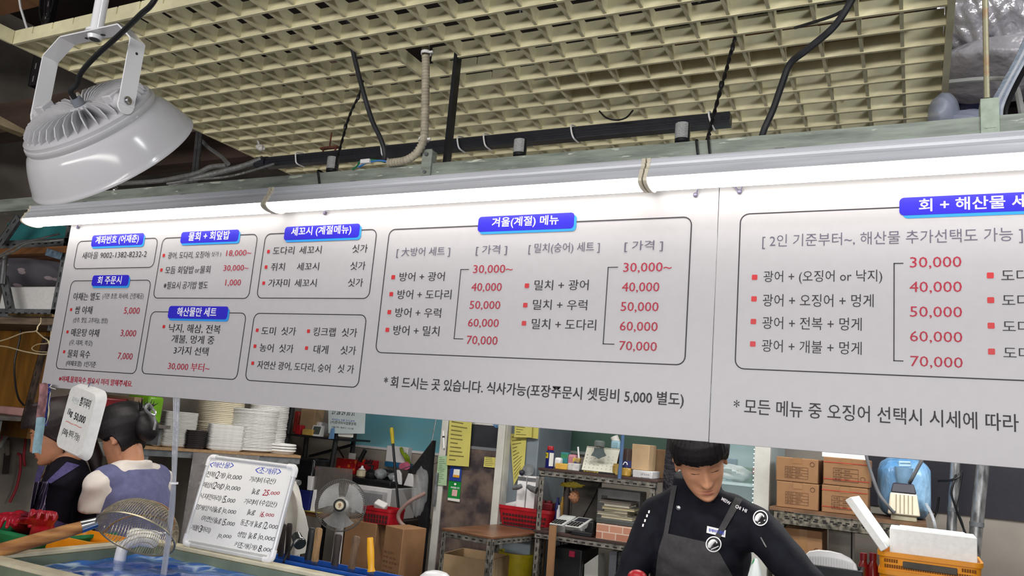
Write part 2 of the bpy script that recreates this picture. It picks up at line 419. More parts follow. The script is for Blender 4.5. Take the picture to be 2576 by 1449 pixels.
mb.bx((x0 + x1) / 2 - .01, (x0 + x1) / 2 + .01, BY - .0062, BY - .005, a + .012, a + .015)
obj('plate', mb, M('pale_green_galvanised', (172, 186, 170), .5, .3, scale=50, var=.12), t_)
pt = P(2490, 247, BY + .02); pt.x = (x0 + x1) / 2 - .003
prs = []; zz = pt.z
ROD = M('rusty_threaded_rod', (172, 168, 140), .5, .4, scale=9, col2=(170, 110, 70), lo=.3, hi=.42)
while zz < CZ + 2.25: prs.append(V((pt.x, pt.y, zz))); zz += .006
obj('threaded_rod', MB().tube(prs, [.0062 if i % 2 else .0057 for i in range(len(prs))], 8), ROD, t_)

# ---------------------------------------------------------------- LED strip lights
ALU = stripes('ribbed_aluminium', (168, 172, 182), (140, 144, 156), 1.0, 'Z', .5, .4)
ALU = M('aluminium_housing', (206, 209, 216), .4, .15, var=.1, scale=16, stretch=(.2, 1, 4))
GLOW = M('lit_diffuser', (255, 252, 244), .4, emit=(255, 250, 240), estr=6.0, var=.01)
CAPM = M('ivory_end_cap', (222, 214, 194), .45, var=.06)
FY = 1.832; ft = CZ + .6865; fm = P(1500, 454, 1.792).z; fb = CZ + .6135
hp = [(.018, ft), (-.018, ft), (-.019, ft - .004), (-.0165, ft - .010), (-.0215, ft - .013), (-.020, ft - .019), (-.024, ft - .026), (-.030, ft - .030), (-.031, ft - .037), (-.040, fm)]
prof = hp + [(-y, z) for y, z in hp[::-1] if y < -.019]
dif = [(-.040, fm - .0005)] + [(-.041 * cos(pi * k / 12), fm - (fm - fb) * sin(pi * k / 12) ** .8) for k in range(1, 12)] + [(.040, fm - .0005)]
cap_ = hp + dif[1:-1] + [(-y, z) for y, z in hp[::-1] if y < -.019]
where = ('first of the three strip lights, at the left end of the beam', 'middle strip light of the row, over the seasonal menu', 'third strip light, running out of frame over the right menu board')
for k in range(3):
    xa, xb = -3.004 + 1.2085 * k, -3.004 + 1.2085 * (k + 1) - .004
    t_ = thing('strip_light', where[k], 'strip light', ((xa + xb) / 2, FY, fb), 'LED strip lights along the beam')
    obj('housing', MB().prism(prof, (xa + .008, FY, 0), (0, 1, 0), (0, 0, 1), (xb - xa - .016, 0, 0)), ALU, t_, smooth=20)
    obj('diffuser', MB().prism(dif, (xa + .008, FY, 0), (0, 1, 0), (0, 0, 1), (xb - xa - .016, 0, 0)), GLOW, t_, smooth=50)
    sc = [(y * 1.09, fb + (z - fb) * 1.06 - .0035) for y, z in cap_]
    for q in (xa, xb - .009): obj('end_cap', MB().prism(sc, (q, FY, 0), (0, 1, 0), (0, 0, 1), (.009, 0, 0)), CAPM, t_, smooth=20)
    mb = MB()
    for q in (.3, .8): mb.bx(xa + q, xa + q + .02, FY - .015, FY + .03, ft - .0005, CZ + .6899)
    obj('mounting_clip', mb, STEEL, t_)

# ---------------------------------------------------------------- menu boards
SY = 1.9; SF = SY - .0012
BOARD = M('white_acrylic_board', (186, 184, 188), .32, var=.015, scale=40, spec=.45)
HBLUE = M('header_blue', (44, 36, 196), .3, var=.03)
HCYAN = M('header_cyan', (44, 150, 232), .35, var=.03)
BUL = M('bullet_red', (206, 40, 48), .4, var=.05)
def on(dy): return lambda u, v: V((u, SF - dy, v))
zt = P(1000, 518.5, SY).z; zb = (P(110, 974, SY).z + P(1785, 1111, SY).z) / 2
xs = P(1796, 800, SY).x; xl = (P(175.3, 566, SY).x + P(110, 958, SY).x) / 2
board1 = obj('menu_board', MB().bx(xl, xs - .0008, SY, SY + .005, zb, zt), BOARD, None, 'wide white menu board with seven framed price boxes under the strip lights', 'menu board', bev=.0008)
board2 = obj('menu_board', MB().bx(xs + .0008, xs + 1.22, SY - .001, SY + .004, zb - .001, zt + .0005), BOARD, None, 'white menu board cut off at the right edge of photo', 'menu board', bev=.0008)
def frame_mb(px, r=.022, w=.0027, top_gap=None, xr=None):
    tl, tr, br, bl = [P(*p, SY) for p in px]
    X0, X1 = (tl.x + bl.x) / 2, (tr.x + br.x) / 2; Z0, Z1 = (bl.z + br.z) / 2, (tl.z + tr.z) / 2
    if xr is not None: X1 = xr; Z1 = tl.z; Z0 = bl.z
    o = rrect(X0, X1, Z0, Z1, r); i = rrect(X0 + w, X1 - w, Z0 + w, Z1 - w, r - w); n = len(o); f = on(.0003)
    mb = MB().add([f(*p) for p in o] + [f(*p) for p in i], [(k, (k + 1) % n, n + (k + 1) % n, n + k) for k in range(n)])
    return mb, (X0, X1, Z0, Z1)
def tline(mb, body, x0, y0, x1, y1, h, bold=.0, f=on(.0004)):
    a, b = P(x0, y0, SY), P(x1, y1, SY); zc = (a.z + b.z) / 2; xm, ym = (x0 + x1) / 2, (y0 + y1) / 2
    hh = P(xm, ym - h / 2, SY).z - P(xm, ym + h / 2, SY).z
    text(mb, body, f, a.x, b.x, zc - hh / 2, zc + hh / 2, bold)
def bullets(mb, pts, s):
    for x, y in pts:
        c = P(x, y, SY); mb.add([V((c.x + a * s, SF - .0004, c.z + b * s)) for a, b in rrect(-.5, .5, -.5, .5, .15, 2)], [tuple(range(12))[:12]])
def plate(c, wpx, h, body, tx, th, board, frm, bold=.012):
    x0, x1 = P(wpx[0], c[1], SY).x, P(wpx[1], c[1], SY).x; cz = P(c[0], c[1], SY).z
    hh = (P(c[0], c[1] - h / 2, SY).z - P(c[0], c[1] + h / 2, SY).z) / 2
    mb = MB(); r = .01
    mb.add([on(.0005)(a + .007, b - .007) for a, b in rrect(x0, x1, cz - hh, cz + hh, r)], [tuple(range(24))], 1)
    mb.add([on(.0009)(a, b) for a, b in rrect(x0, x1, cz - hh, cz + hh, r)], [tuple(range(24))], 0)
    obj('header_plate', mb, [HBLUE, HCYAN], frm, smooth=0)
    t = MB(); tline(t, body, *tx, th, bold, on(.0012)); obj('header_lettering', t, INKW, frm, smooth=0)
def section(board, px, head=None, dark=(), red=(), bul=(), bs=.011, grey=(), xr=None, lines=()):
    mb, ext = frame_mb(px, xr=xr); fr = obj('menu_section', mb, INK, board, smooth=0)
    if head: plate(*head, board, fr)
    for nm, lst, mat in (('lettering', dark, INK), ('grey_lettering', grey, INKG), ('price_lettering', red, INKR)):
        if lst:
            t = MB()
            for q in lst: tline(t, *q)
            obj(nm, t, mat, fr, smooth=0)
    if bul:
        t = MB(); bullets(t, bul, bs); obj('bullet_marks', t, BUL, fr, smooth=0)
    if lines:
        t = MB()
        for ln in lines:
            pts = [P(*p, SY) for p in ln]
            xv = (pts[1].x + pts[2].x) / 2; zt_ = (pts[0].z + pts[1].z) / 2; zb_ = (pts[2].z + pts[3].z) / 2; wq = .0022
            for u0, u1, v0, v1 in ((xv, xv + wq, zb_, zt_), (xv, pts[0].x, zt_ - wq, zt_), (xv, pts[3].x, zb_, zb_ + wq)):
                t.add([on(.0004)(u0, v0), on(.0004)(u1, v0), on(.0004)(u1, v1), on(.0004)(u0, v1)], [(0, 1, 2, 3)])
        obj('bracket_line', t, INK, fr, smooth=0)
    return fr
SG = '싯가'; SK = '세꼬시'
section(board1, [(195.7, 607), (399, 597.5), (387, 673.3), (185, 677.5)],
    ((297, 604), (232.5, 361.5), 29, '계좌번호 (어재춘)', (242, 605.5, 350.5, 602), 23),
    [('새마을 9002-1382-8232-2', 208, 642.6, 370, 639, 18, -.004)])
section(board1, [(408, 598), (649.7, 588.8), (627, 752), (387, 751)],
    ((528, 595.5), (456.5, 601), 29, '물회 + 회덮밥', (476, 595, 579, 592), 22),
    [('광어, 도다리, 오징어', 423.4, 643.5, 525, 640.5, 18), ('( 싯가 )', 526.7, 640.5, 557, 639.6, 15, -.004), ('모듬 회덮밥', 416.7, 680, 488, 678.5, 19), ('or', 491, 682, 502, 681.5, 9, -.004), ('물회', 504, 678.4, 529.7, 678, 19), ('※필요시 공기밥 별도', 412.8, 718, 523.6, 717.3, 19)],
    [('18,000~', 570, 638, 633, 636.5, 17), ('30,000~', 563, 675.6, 626, 674.4, 17), ('1,000', 567.6, 712, 606.5, 712, 18)], [(412.8, 642.6), (406.7, 679.3)])
section(board1, [(668.3, 587.3), (949.8, 576.7), (929.5, 752), (645.5, 751.3)],
    ((811, 584), (717, 905), 34, '세꼬시 (계절메뉴)', (734, 584.3, 885, 579), 25),
    [('도다리', 687.5, 631, 741, 630, 20), (SK, 754, 629, 809.5, 628.3, 20), (SG, 887, 626, 925.5, 625, 21), ('쥐치', 682.6, 672, 717, 671, 20), (SK, 748, 671, 803, 670, 20), (SG, 882, 669, 920, 668.4, 21), ('가자미', 676, 712, 729, 712, 20), (SK, 742, 712, 797, 712, 20), (SG, 876, 711, 914, 711, 21)],
    (), [(676, 633), (670, 672), (664, 712.4)])
section(board1, [(176, 706), (381, 704), (343, 941), (144, 929)],
    ((278, 706), (233, 324.7), 27, '회 주문시', (247, 705, 307, 705), 20),
    [('야채는 별도', 185.6, 746, 253, 746, 20), ('(기본 초장, 와사비, 간장제공)', 259, 746, 362, 746, 17, -.004), ('쌈 야채', 189.6, 780, 232.7, 780, 20), ('(상추, 깻잎, 고추마늘, 쌈장)', 185, 806.7, 271.6, 807.5, 16, -.004), ('매운탕 야채', 180, 837, 250, 837, 20), ('(무, 대파, 쑥갓)', 176, 863, 233, 864, 16, -.004), ('물회 육수', 171, 890.4, 227.5, 891, 20), ('(야채포함)', 167, 914.7, 205.7, 916, 16), ('1인기준', 213, 916, 242, 917, 15)],
    [('5,000', 312.6, 783, 352, 782.6, 19), ('3,000', 304, 839.4, 343, 839.4, 19), ('7,000', 297, 897, 334, 897.4, 19)], [(179.6, 779), (170.5, 835), (162, 885)])
section(board1, [(378, 784), (620, 786), (598, 956), (358, 941)],
    ((499, 786.5), (424.5, 574), 32, '해산물만 세트', (447, 784.4, 546, 785.6), 23),
    [('낙지, 해삼, 전복', 425.5, 826.6, 555.5, 828, 23), ('개불, 멍게 중', 432.5, 854, 540, 855, 22), ('3가지 선택', 438, 882, 525, 883.4, 21)],
    [('30,000 부터~', 423.4, 922, 528, 924.4, 22)], [(412.8, 821.8)])
section(board1, [(639.5, 787.8), (922.5, 790.8), (903.7, 976), (616.7, 957.8)], None,
    [('도미', 658.6, 832.7, 694, 832.7, 21), (SG, 708.7, 833, 745, 833.5, 21), ('킹크랩', 789, 834.5, 844.5, 835.5, 22), (SG, 860.5, 836.4, 899, 836.8, 22), ('농어', 654, 875, 688.7, 875, 21), (SG, 703, 876.5, 738.8, 877, 21), ('대게', 789.8, 879, 826, 879.5, 22), (SG, 857.5, 881, 896, 882, 22), ('자연산 광어, 도다리, 숭어', 648, 919, 831.4, 926, 22), ('싯 가', 850.5, 927.4, 891, 929, 22)],
    (), [(647.7, 830.9), (642, 871), (636.4, 913.8), (776.7, 833.3), (771.6, 875.8)])
def q8(x, y): return 900 + x / 2.4156, 500 + y / 2.4156
section(board1, [(978.7, 577.4), (1740.4, 543.5), (1725.9, 921), (944.7, 887)],
    ((1324, 560), (1204, 1444.5), 39, '겨울(계절) 메뉴', (1238.6, 561, 1406, 556), 28),
    [('방어 + 광어', 1005.6, 696.6, 1119, 695.4, 23), ('방어 + 도다리', 1000.6, 741, 1136, 741, 24), ('방어 + 우럭', 995, 786.5, 1110, 787, 24), ('방어 + 밀치', 990, 831, 1105.7, 833, 25), ('밀치 + 광어', 1345, 717.5, 1481, 717, 26), ('밀치 + 우럭', 1341, 767, 1477.5, 767, 26), ('밀치 + 도다리', 1338, 815.5, 1500, 817, 27)],
    [('30,000~', 1191, 679, 1290, 677.4, 24), ('40,000', 1186.5, 723.8, 1262.6, 723.8, 24), ('50,000', 1182, 769, 1259, 769, 24), ('60,000', 1177.8, 813.8, 1255, 814, 24), ('70,000', 1174.5, 857.6, 1252, 858, 25), ('30,000~', 1568.6, 674.4, 1690, 673.4, 27), ('40,000', 1565, 723.8, 1659, 723.8, 27), ('50,000', 1562, 773.2, 1657, 773.4, 27), ('60,000', 1559.5, 822.6, 1654.7, 823, 27), ('70,000', 1558, 872, 1652.6, 873, 27)],
    [q8(217, 477), q8(205, 580), q8(193, 689), q8(181, 797), q8(1029, 529), q8(1019, 647), q8(1011, 757)], .0125,
    [('[ 大방어 세트 ]', 998.5, 635.8, 1132.7, 633.3, 26), ('[ 가격 ]', 1198, 630.4, 1276, 629, 26), ('[ 밀치(숭어) 세트 ]', 1330.5, 626, 1509, 623, 28), ('[ 가격 ]', 1571.5, 620, 1668, 618.4, 28)],
    lines=[[q8(678, 428), q8(625, 428), q8(585, 852), q8(641, 856)], [q8(1583, 414), q8(1518, 415), q8(1492, 885), q8(1560, 887)]])
t = MB(); tline(t, '* 회 드시는 곳 있습니다. 식사가능(포장주문시 셋팅비 5,000 별도)', 966, 963.6, 1720.5, 1006, 37, .008); obj('lettering', t, INK, board1, smooth=0)
t = MB(); tline(t, '※야채,물회육수 필요시 미리 말해주세요.', 149, 953, 334, 966, 17, .012); obj('price_lettering', t, INKR, board1, smooth=0)
def qr(x, y): return 1776 + x / 1.9325, 450 + y / 1.9325
section(board2, [(1861.4, 538), (2576, 507), (2576, 960.7), (1848.4, 928.7)],
    ((2420, 514), (2262.5, 2690), 46, '회 + 해산물 세트', (2311.6, 517.3, 2632, 503.5), 33),
    [('광어 + (오징어 or 낙지)', 1921, 698.4, 2219.5, 695.8, 34), ('광어 + 오징어 + 멍게', 1919, 756.4, 2197.7, 756, 32), ('광어 + 전복 + 멍게', 1918, 813, 2167.7, 815, 32), ('광어 + 개불 + 멍게', 1916.7, 870, 2167.7, 876, 32), ('도다리', 2518.6, 693.5, 2624, 692.5, 30), ('도다리', 2520.6, 755.5, 2626, 756, 30), ('도다리', 2522, 821, 2628, 823, 30), ('도다리', 2524, 887.5, 2630, 890, 30)],
    [('30,000', 2289, 662, 2418.7, 661, 31), ('40,000', 2288, 724, 2419.7, 723.6, 31), ('50,000', 2289, 786.6, 2420.3, 786.6, 31), ('60,000', 2289, 848.8, 2421, 849.6, 31), ('70,000', 2290, 911.6, 2422, 913.4, 31)],
    [qr(237, 479), qr(234, 584), qr(231, 694), qr(228, 803), qr(1382, 470), qr(1384, 590), qr(1386, 714), qr(1388, 840)], .0125,
    [('[ 2인 기준부터~, 해산물 추가선택도 가능 ]', 1918, 608.4, 2573, 592, 38, -.003)], xr=.72,
    lines=[[qr(960, 409), qr(912, 409), qr(911, 887), qr(960, 888)]])
t = MB(); tline(t, '* 모든 메뉴 중 오징어 선택시 시세에 따라', 1845.9, 1022.5, 2562.5, 1062.5, 42, .006); obj('lettering', t, INK, board2, smooth=0)
# hooks and ties that hold the boards
TIE = M('tie_wire', (128, 124, 150), .4, .3)
for (x, y), lab in (((195, 572), 'pale wire tie at the far left of the menu board top'), ((817, 536), 'wire tie on the board top above the flounder box'), ((1750, 490), 'screw hook and wire tie just left of the board seam'), ((1861, 482), 'looped wire tie just right of the board seam')):
    p = P(x, y, SY - .006); q = V((p.x, SY - .006, zt - .012))
    mb = MB().tube(spline([(p.x + .006, SY + .008, zt + .06), (p.x + .006, SY - .01, zt + .006), (p.x + .003, SY - .008, q.z), (p.x, SY - .004, p.z)]), .0022, 6)
    mb.ell((p.x - .001, SY - .0052, p.z), (.006, .005, .006), nu=10, nv=6)
    if x == 1861: mb.tube(spline([(p.x - .016, SY - .006, zt + .03), (p.x - .014, SY - .008, zt), (p.x - .001, SY - .006, p.z)]), .0022, 6)
    obj('wire_tie', mb, TIE, None, lab, 'wire tie', 'ties holding up the menu boards')
# ---------------------------------------------------------------- high-bay lamp
LY = 1.18
pv = (P(100, 288, LY) + P(318, 253, LY)) / 2
halfw = (P(318, 253, LY).x - P(100, 288, LY).x) / 2
lamp = thing('high_bay_lamp', 'big white high-bay lamp with a finned back hanging at upper left', 'lamp', pv)
TH = radians(51)
ax = V((0, sin(TH), -cos(TH))); up_ = V((0, cos(TH), sin(TH)))
RL = Matrix((V((1, 0, 0)), ax.cross(V((1, 0, 0))), ax)).transposed()
fc = pv + ax * .036                         # flange centre
Rf, Rr, Hh = .161, .209, .088
LAMPW = M('lamp_white_enamel', (194, 194, 198), .16, var=.015, spec=.5)
shade = [(Rf - .004, -.006), (Rf + .004, -.004), (Rf + .006, .004), (Rf + .002, .010)]
for k in range(10):
    t = k / 9; shade.append((Rf + .002 + (Rr - Rf) * (t ** .62), .012 + Hh * t))
shade += [(Rr + .004, Hh + .014), (Rr + .004, Hh + .018), (Rr - .002, Hh + .018)]
for k in range(9, -1, -1):
    t = k / 9; shade.append((Rf - .003 + (Rr - Rf) * (t ** .62), .012 + Hh * t))
shade.append((.0, .010))
obj('lamp_shade', MB().lathe(shade, fc, RL, 72, cap=False), LAMPW, lamp, smooth=50)
mb = MB().lathe([(0, -.02), (Rf - .012, -.02), (Rf, -.014), (Rf, .0), (0, .004)], fc, RL, 64, cap=False)
for k in range(38):
    a = 2 * pi * k / 38 + .05
    d = RL @ V((cos(a), sin(a), 0)); n = RL @ V((-sin(a), cos(a), 0))
    pl = [(.022, .0), (.022, -.036), (.06, -.050), (.10, -.052), (.132, -.046), (.150, -.030), (.155, -.006), (.15, .0)]
    mb.prism(pl, fc - n * .0016, d, ax, n * .0032)
mb.lathe([(0, -.044), (.026, -.042), (.03, -.03), (.03, -.01)], fc, RL, 24, cap=False)
obj('heat_sink', mb, LAMPW, lamp, smooth=30)
mb = MB().lathe([(.004, -.062), (.0135, -.062), (.0145, -.054), (.0145, -.044), (0, -.044)], fc, RL, 16)
obj('cable_gland', mb, M('grey_gland', (120, 124, 134), .4), lamp)
LEN = M('lamp_lens', (235, 236, 240), .25, var=.02)
obj('lens', MB().lathe([(0, .018), (.10, .016), (Rf - .006, .013), (Rf - .006, .011), (0, .011)], fc, RL, 48), LEN, lamp)
# yoke bracket in the vertical plane along the boards
topz = (P(255, 85, LY).z)
bend = P(125, 150, LY).z; hw2 = P(330, 62, LY).x - P(185, 90, LY).x
out = [(-halfw, pv.z - .012), (-halfw, bend), (-hw2 / 2, topz), (hw2 / 2, topz), (halfw, bend), (halfw, pv.z - .012)]
yk = MB(); wd = .021; tk = .0035
def yk_seg(a, b):
    dx = V((b[0] - a[0], 0, b[1] - a[1])); n = V((-dx.z, 0, dx.x)).normalized() * tk
    A, B_ = V((pv.x + a[0], LY, a[1])), V((pv.x + b[0], LY, b[1])); w_ = V((0, wd, 0))
    yk.hexa([A - w_, A + w_, A + w_ + n, A - w_ + n], [B_ - w_, B_ + w_, B_ + w_ + n, B_ - w_ + n])
for a, b in zip(out, out[1:]): yk_seg(a, b)
for s in (-1, 1): yk.tube([(pv.x + s * halfw - .002, LY, pv.z - .012), (pv.x + s * halfw + .002, LY, pv.z - .012)], wd, 20)
obj('yoke', yk, WGLOSS, lamp, smooth=30)
mb = MB()
for s in (-1, 1):
    for q in (-1, 1):
        mb.prism([(.007 * cos(k * pi / 8), .0032 * sin(k * pi / 8) * 1.6) for k in range(16)], (pv.x + q * .03, LY, topz - (.0045 if s < 0 else -.0002) + (tk if s > 0 else 0) * 0), (1, 0, 0), (0, 1, 0), (0, 0, .0004 if s < 0 else .0004))
    mb.cyl((pv.x + s * (halfw + .003), LY + .002, bend - .03), (pv.x + s * (halfw + .0042), LY + .002, bend - .03), .0035, n=10)
obj('slot_holes', mb, M('shadowed_hole', (60, 58, 60), .9), lamp)
for s in (-1, 1):
    mb = MB()
    mb.tube([(pv.x + s * (halfw - .034), LY, pv.z), (pv.x + s * (halfw - .0005), LY, pv.z)], [.021, .019], 20)
    mb.box(pv + V((s * (halfw - .035), 0, 0)) + ax * .004, (.03, .038, .06), RL)
    obj('pivot_lug', mb, LAMPW, lamp, bev=.003)
    mb = MB().tube([(pv.x + s * (halfw + .003), LY, pv.z), (pv.x + s * (halfw + .0065), LY, pv.z)], [.0105, .010], 20)
    mb.tube([(pv.x + s * (halfw + .006), LY, pv.z), (pv.x + s * (halfw + .0115), LY, pv.z)], [.0075, .0062], 16)
    mb.box((pv.x + s * (halfw + .0117), LY, pv.z), (.0006, .008, .0018)); mb.box((pv.x + s * (halfw + .0117), LY, pv.z), (.0006, .0018, .008))
    obj('pivot_screw', mb, CHROME, lamp)
mb = MB().tube([(pv.x, LY, topz - .012), (pv.x, LY, topz - .003)], [.015, .018], 20).tube([(pv.x, LY, topz + .004), (pv.x, LY, topz + .010)], .024, 20)
obj('swivel_joint', mb, WGLOSS, lamp)
obj('bore', MB().tube([(pv.x, LY, topz - .0128), (pv.x, LY, topz - .012)], .0125, 20), M('dark_bore', (70, 70, 72), .6), lamp)
obj('hanging_pole', MB().tube([(pv.x, LY, topz + .010), (pv.x, LY, CZ + 2.25)], .0155, 20), WGLOSS, lamp)
cp = fc - ax * .062
q9 = P(392, -5, LY - .1)
pts = spline([cp + ax * .01, cp - ax * .018, P(193, 212, LY - .035), P(206, 180, LY - .045), P(245, 137, LY - .055), P(300, 88, LY - .07), P(352, 38, LY - .09), q9, q9 + V((.05, 0, .12)), q9 + V((.06, 0, .4)), V((q9.x + .06, q9.y, CZ + 2.25))], 8)
obj('supply_cable', MB().tube(pts, .0062, 10), BLACK, lamp)

# ---------------------------------------------------------------- cables and conduits over the boards
GREYC = M('dusty_black_cable', (52, 53, 58), .6, var=.25, scale=30)
def cable(lab, pl, r, mat=GREYC, n=8, name='power_cable', cat='cable', group=None, k=8, top=False):
    pts = [P(*p) for p in pl]
    return obj(name, MB().tube(spline(pts, k), r, n), mat, None, lab, cat, group)
cable('thick black cable hanging from the grille down to the blue wires on the beam', [(850, -60, 1.78), (866, 10, 1.78), (884, 110, 1.80), (908, 210, 1.81), (935, 300, 1.83), (958, 350, 1.84), (968, 385, 1.85), (965, 408, 1.86)], .0075)
cable('thick grey-black cable curving from the top right down behind the beam', [(2160, -40, 1.80), (2137, 10, 1.80), (2095, 70, 1.82), (2030, 125, 1.85), (1988, 160, 1.88), (1966, 215, 1.9), (1945, 275, 1.92), (1924, 322, 1.93), (1915, 350, 1.94)], .0085)
cable('thin black flex running off the curved cable to the grille top', [(2130, 22, 1.81), (2095, 40, 1.85), (2040, 58, 1.92), (2000, 70, 2.0)], .004)
def twisted(lab, pl, r):
    pts = spline([P(*p) for p in pl], 14); a, b = [], []
    for i, p in enumerate(pts):
        g = i * .8; o = V((cos(g), 0, sin(g))) * r
        a.append(p + o); b.append(p - o)
    mb = MB().tube(a, r * .95, 6); mb.tube(b, r * .95, 6)
    for i in (len(a) // 4, len(a) // 2): mb.ell(a[i], (.006, .006, .012), nu=8, nv=6)
    obj('twisted_wire', mb, BLACK, None, lab, 'wire', 'twisted hanger wires')
twisted('twisted black hanger wire beside the thick cable, left of the conduit', [(917, 190, 2.0), (905, 235, 2.0), (880, 290, 1.98), (862, 350, 1.95), (846, 410, 1.89), (842, 428, 1.885)], .0028)
twisted('knotted black hanger wire dropping to the beam near the third cylinder', [(1862, 62, 2.05), (1845, 110, 2.03), (1828, 175, 2.0), (1805, 255, 1.95), (1786, 330, 1.9), (1779, 356, 1.885)], .003)
def strapwrap(lab, x, ya, yb):
    p = P(x, ya, BY - .004); q = P(x + 4, yb, BY - .004)
    mb = MB().tube(spline([p + V((0, .03, .003)), p + V((0, 0, .004)), (p + q) / 2, q]), .0035, 6)
    obj('cable_tie', mb, BLACK, None, lab, 'cable tie', 'black ties round the beam')
strapwrap('black tie round the beam just right of the second light joint', 1752, 357, 391)
strapwrap('black tie round the beam below the knotted hanger wire', 1782, 352, 388)
strapwrap('black tie round the beam left of the first cylinder', 800, 432, 464)
pts = spline([P(*p) for p in ((1069, 40, 1.90), (1070, 80, 1.88), (1071, 150, 1.86), (1070, 240, 1.85), (1068, 330, 1.845), (1062, 362, 1.842), (1045, 388, 1.842), (1018, 404, 1.845), (978, 410, 1.85))], 16)
ln = [0]
for a, b in zip(pts, pts[1:]): ln.append(ln[-1] + (b - a).length)
res = []; L = ln[-1]; n = int(L / .0035); j = 0
for i in range(n + 1):
    s = L * i / n
    while j < len(ln) - 2 and ln[j + 1] < s: j += 1
    res.append(pts[j].lerp(pts[j + 1], (s - ln[j]) / max(ln[j + 1] - ln[j], 1e-6)))
COND = M('dusty_beige_conduit', (186, 178, 158), .6, var=.15, scale=40)
cd = obj('corrugated_conduit', MB().tube(res, [(.0125 if (i % 3) else .0102) for i in range(len(res))], 12), COND, None, 'beige corrugated conduit dropping from the grille and bending left along the beam', 'conduit', smooth=60)
mb = MB()
for x, y in ((1072, 134), (1066, 352)):
    c = P(x, y, 1.85); mb.lathe([(.0125, -.004), (.016, -.004), (.016, .004), (.0125, .004)], c, None, 16, cap=False); mb.box(c + V((.019, -.004, -.001)), (.014, .006, .006))
obj('cable_tie', mb, WPLAS, cd, 'white cable tie')
for lab, c, r, pl in (('blue wire fanning out of the conduit end above the beam', (60, 130, 210), .003, ((985, 409, 1.85), (955, 404, 1.845), (925, 409, 1.845), (902, 420, 1.85))),
                      ('green and blue wire pair ending in black tape on the beam', (40, 130, 90), .003, ((965, 406, 1.847), (930, 402, 1.843), (908, 405, 1.845), (898, 418, 1.85), (886, 426, 1.853)))):
    cable(lab, pl, r, M('wire_insulation', c, .4), 6, 'loose_wire', 'wire')
c = P(920, 406, 1.84); obj('wire_connector', MB().box(c, (.034, .012, .013)), WPLAS, None, 'small white push-in connector on the loose wires', 'connector', bev=.002)
# long black cable trunking under the grille
a, b = P(665, 404, 2.2), P(1835, 300, 2.2); zz = (a.z + b.z) / 2
TRK = M('black_trunking', (36, 38, 46), .35, var=.15, scale=30)
trk = obj('cable_trunking', MB().bx(a.x, b.x, 2.2, 2.235, zz - .019, zz + .019).bx(a.x, b.x, 2.197, 2.2, zz - .004, zz - .001).bx(a.x, b.x, 2.197, 2.2, zz + .006, zz + .009), TRK, None, 'long black cable trunking tied up along the underside of the grille', 'cable trunking', bev=.002)
mb = MB()
for x in (745, 960, 1152, 1218, 1438, 1785):
    p = P(x, 0, 2.2).x; k = (x - 665) / 1170; yy = 404 - 104 * k; c = P(x, yy, 2.194)
    mb = MB().tube(spline([V((c.x - .008, 2.236, zz + .036)), V((c.x - .004, 2.196, zz + .022)), V((c.x, 2.192, zz)), V((c.x + .008, 2.194, zz - .021)), V((c.x + .006, 2.236, zz - .02))]), .0028, 6); obj('cable_tie', mb, WPLAS, trk, 'white cable tie')
p = P(668, 402, 2.2); obj('end_socket', MB().tube([(a.x - .05, 2.216, zz + .005), (a.x + .002, 2.216, zz + .003)], .024, 14), TRK, trk)
# tube bundles coming out of the trunking to the left
FLEX = M('grey_flexible_tube', (132, 134, 132), .5, .3, var=.15, scale=60)
def ribbed(lab, pl, r, mat, name='flexible_conduit', cat='conduit', pitch=.006, d=.0022, group=None):
    pts = spline([P(*p) for p in pl], 10); res = []; L = 0
    for u, v in zip(pts, pts[1:]):
        k = max(1, int((v - u).length / pitch * 2))
        for i in range(k): res.append(u.lerp(v, i / k))
    res.append(pts[-1])
    obj(name, MB().tube(res, [r - (d if i % 2 else 0) for i in range(len(res))], 10), mat, None, lab, cat, group, smooth=60)
ribbed('ribbed grey conduit sloping from the trunking end down behind the beam', ((660, 399, 2.2), (610, 418, 2.2), (540, 436, 2.2), (480, 452, 2.2), (430, 466, 2.2)), .0115, FLEX)
ribbed('thin ribbed grey conduit running just above the beam at the left', ((690, 412, 2.18), (610, 436, 2.15), (560, 446, 2.12), (490, 452, 2.1), (420, 462, 2.1)), .0055, FLEX)
cable('pale double cable arching behind the grey conduit at left', [(570, 416, 2.25), (530, 420, 2.25), (495, 436, 2.25), (440, 448, 2.25), (390, 456, 2.25), (300, 462, 2.25)], .010, FLEX, group=None)
for lab, pl in (('left half of the bare metal strut pair standing behind the beam', ((492, 345, 2.4), (484, 462, 2.3))), ('right half of the bare metal strut pair standing behind the beam', ((500, 345, 2.4), (493, 462, 2.3)))):
    q = [P(*p) for p in pl]; q[0].z = CZ + 1.3; obj('metal_strut', MB().tube([q[0], q[1]], .008, 6), STEEL, None, lab, 'strut', 'metal strut pair')
q = [P(525, 372, 2.4), P(560, 396, 2.3), P(574, 412, 2.25)]
obj('metal_brace', MB().tube([P(500, 345, 2.45)] + q, .009, 6), FLEX, None, 'slanting grey brace reaching from the strut pair to the conduit', 'brace')
sp = []; c0 = P(289, 440, 2.35); c1 = P(289, 485, 2.35)
for i in range(100):
    t = i / 99; sp.append(c0.lerp(c1, t) + V((cos(t * 2 * pi * 9), sin(t * 2 * pi * 9), 0)) * .011)
t_ = obj('coil_spring', MB().tube(sp, .0028, 5), CHROME, None, 'bright coil spring hanging just below the big lamp', 'spring')
obj('spring_hanger', MB().tube([c0 + V((0, 0, -.002)), V((c0.x, c0.y, CZ + 1.25))], .004, 6), STEEL, t_)
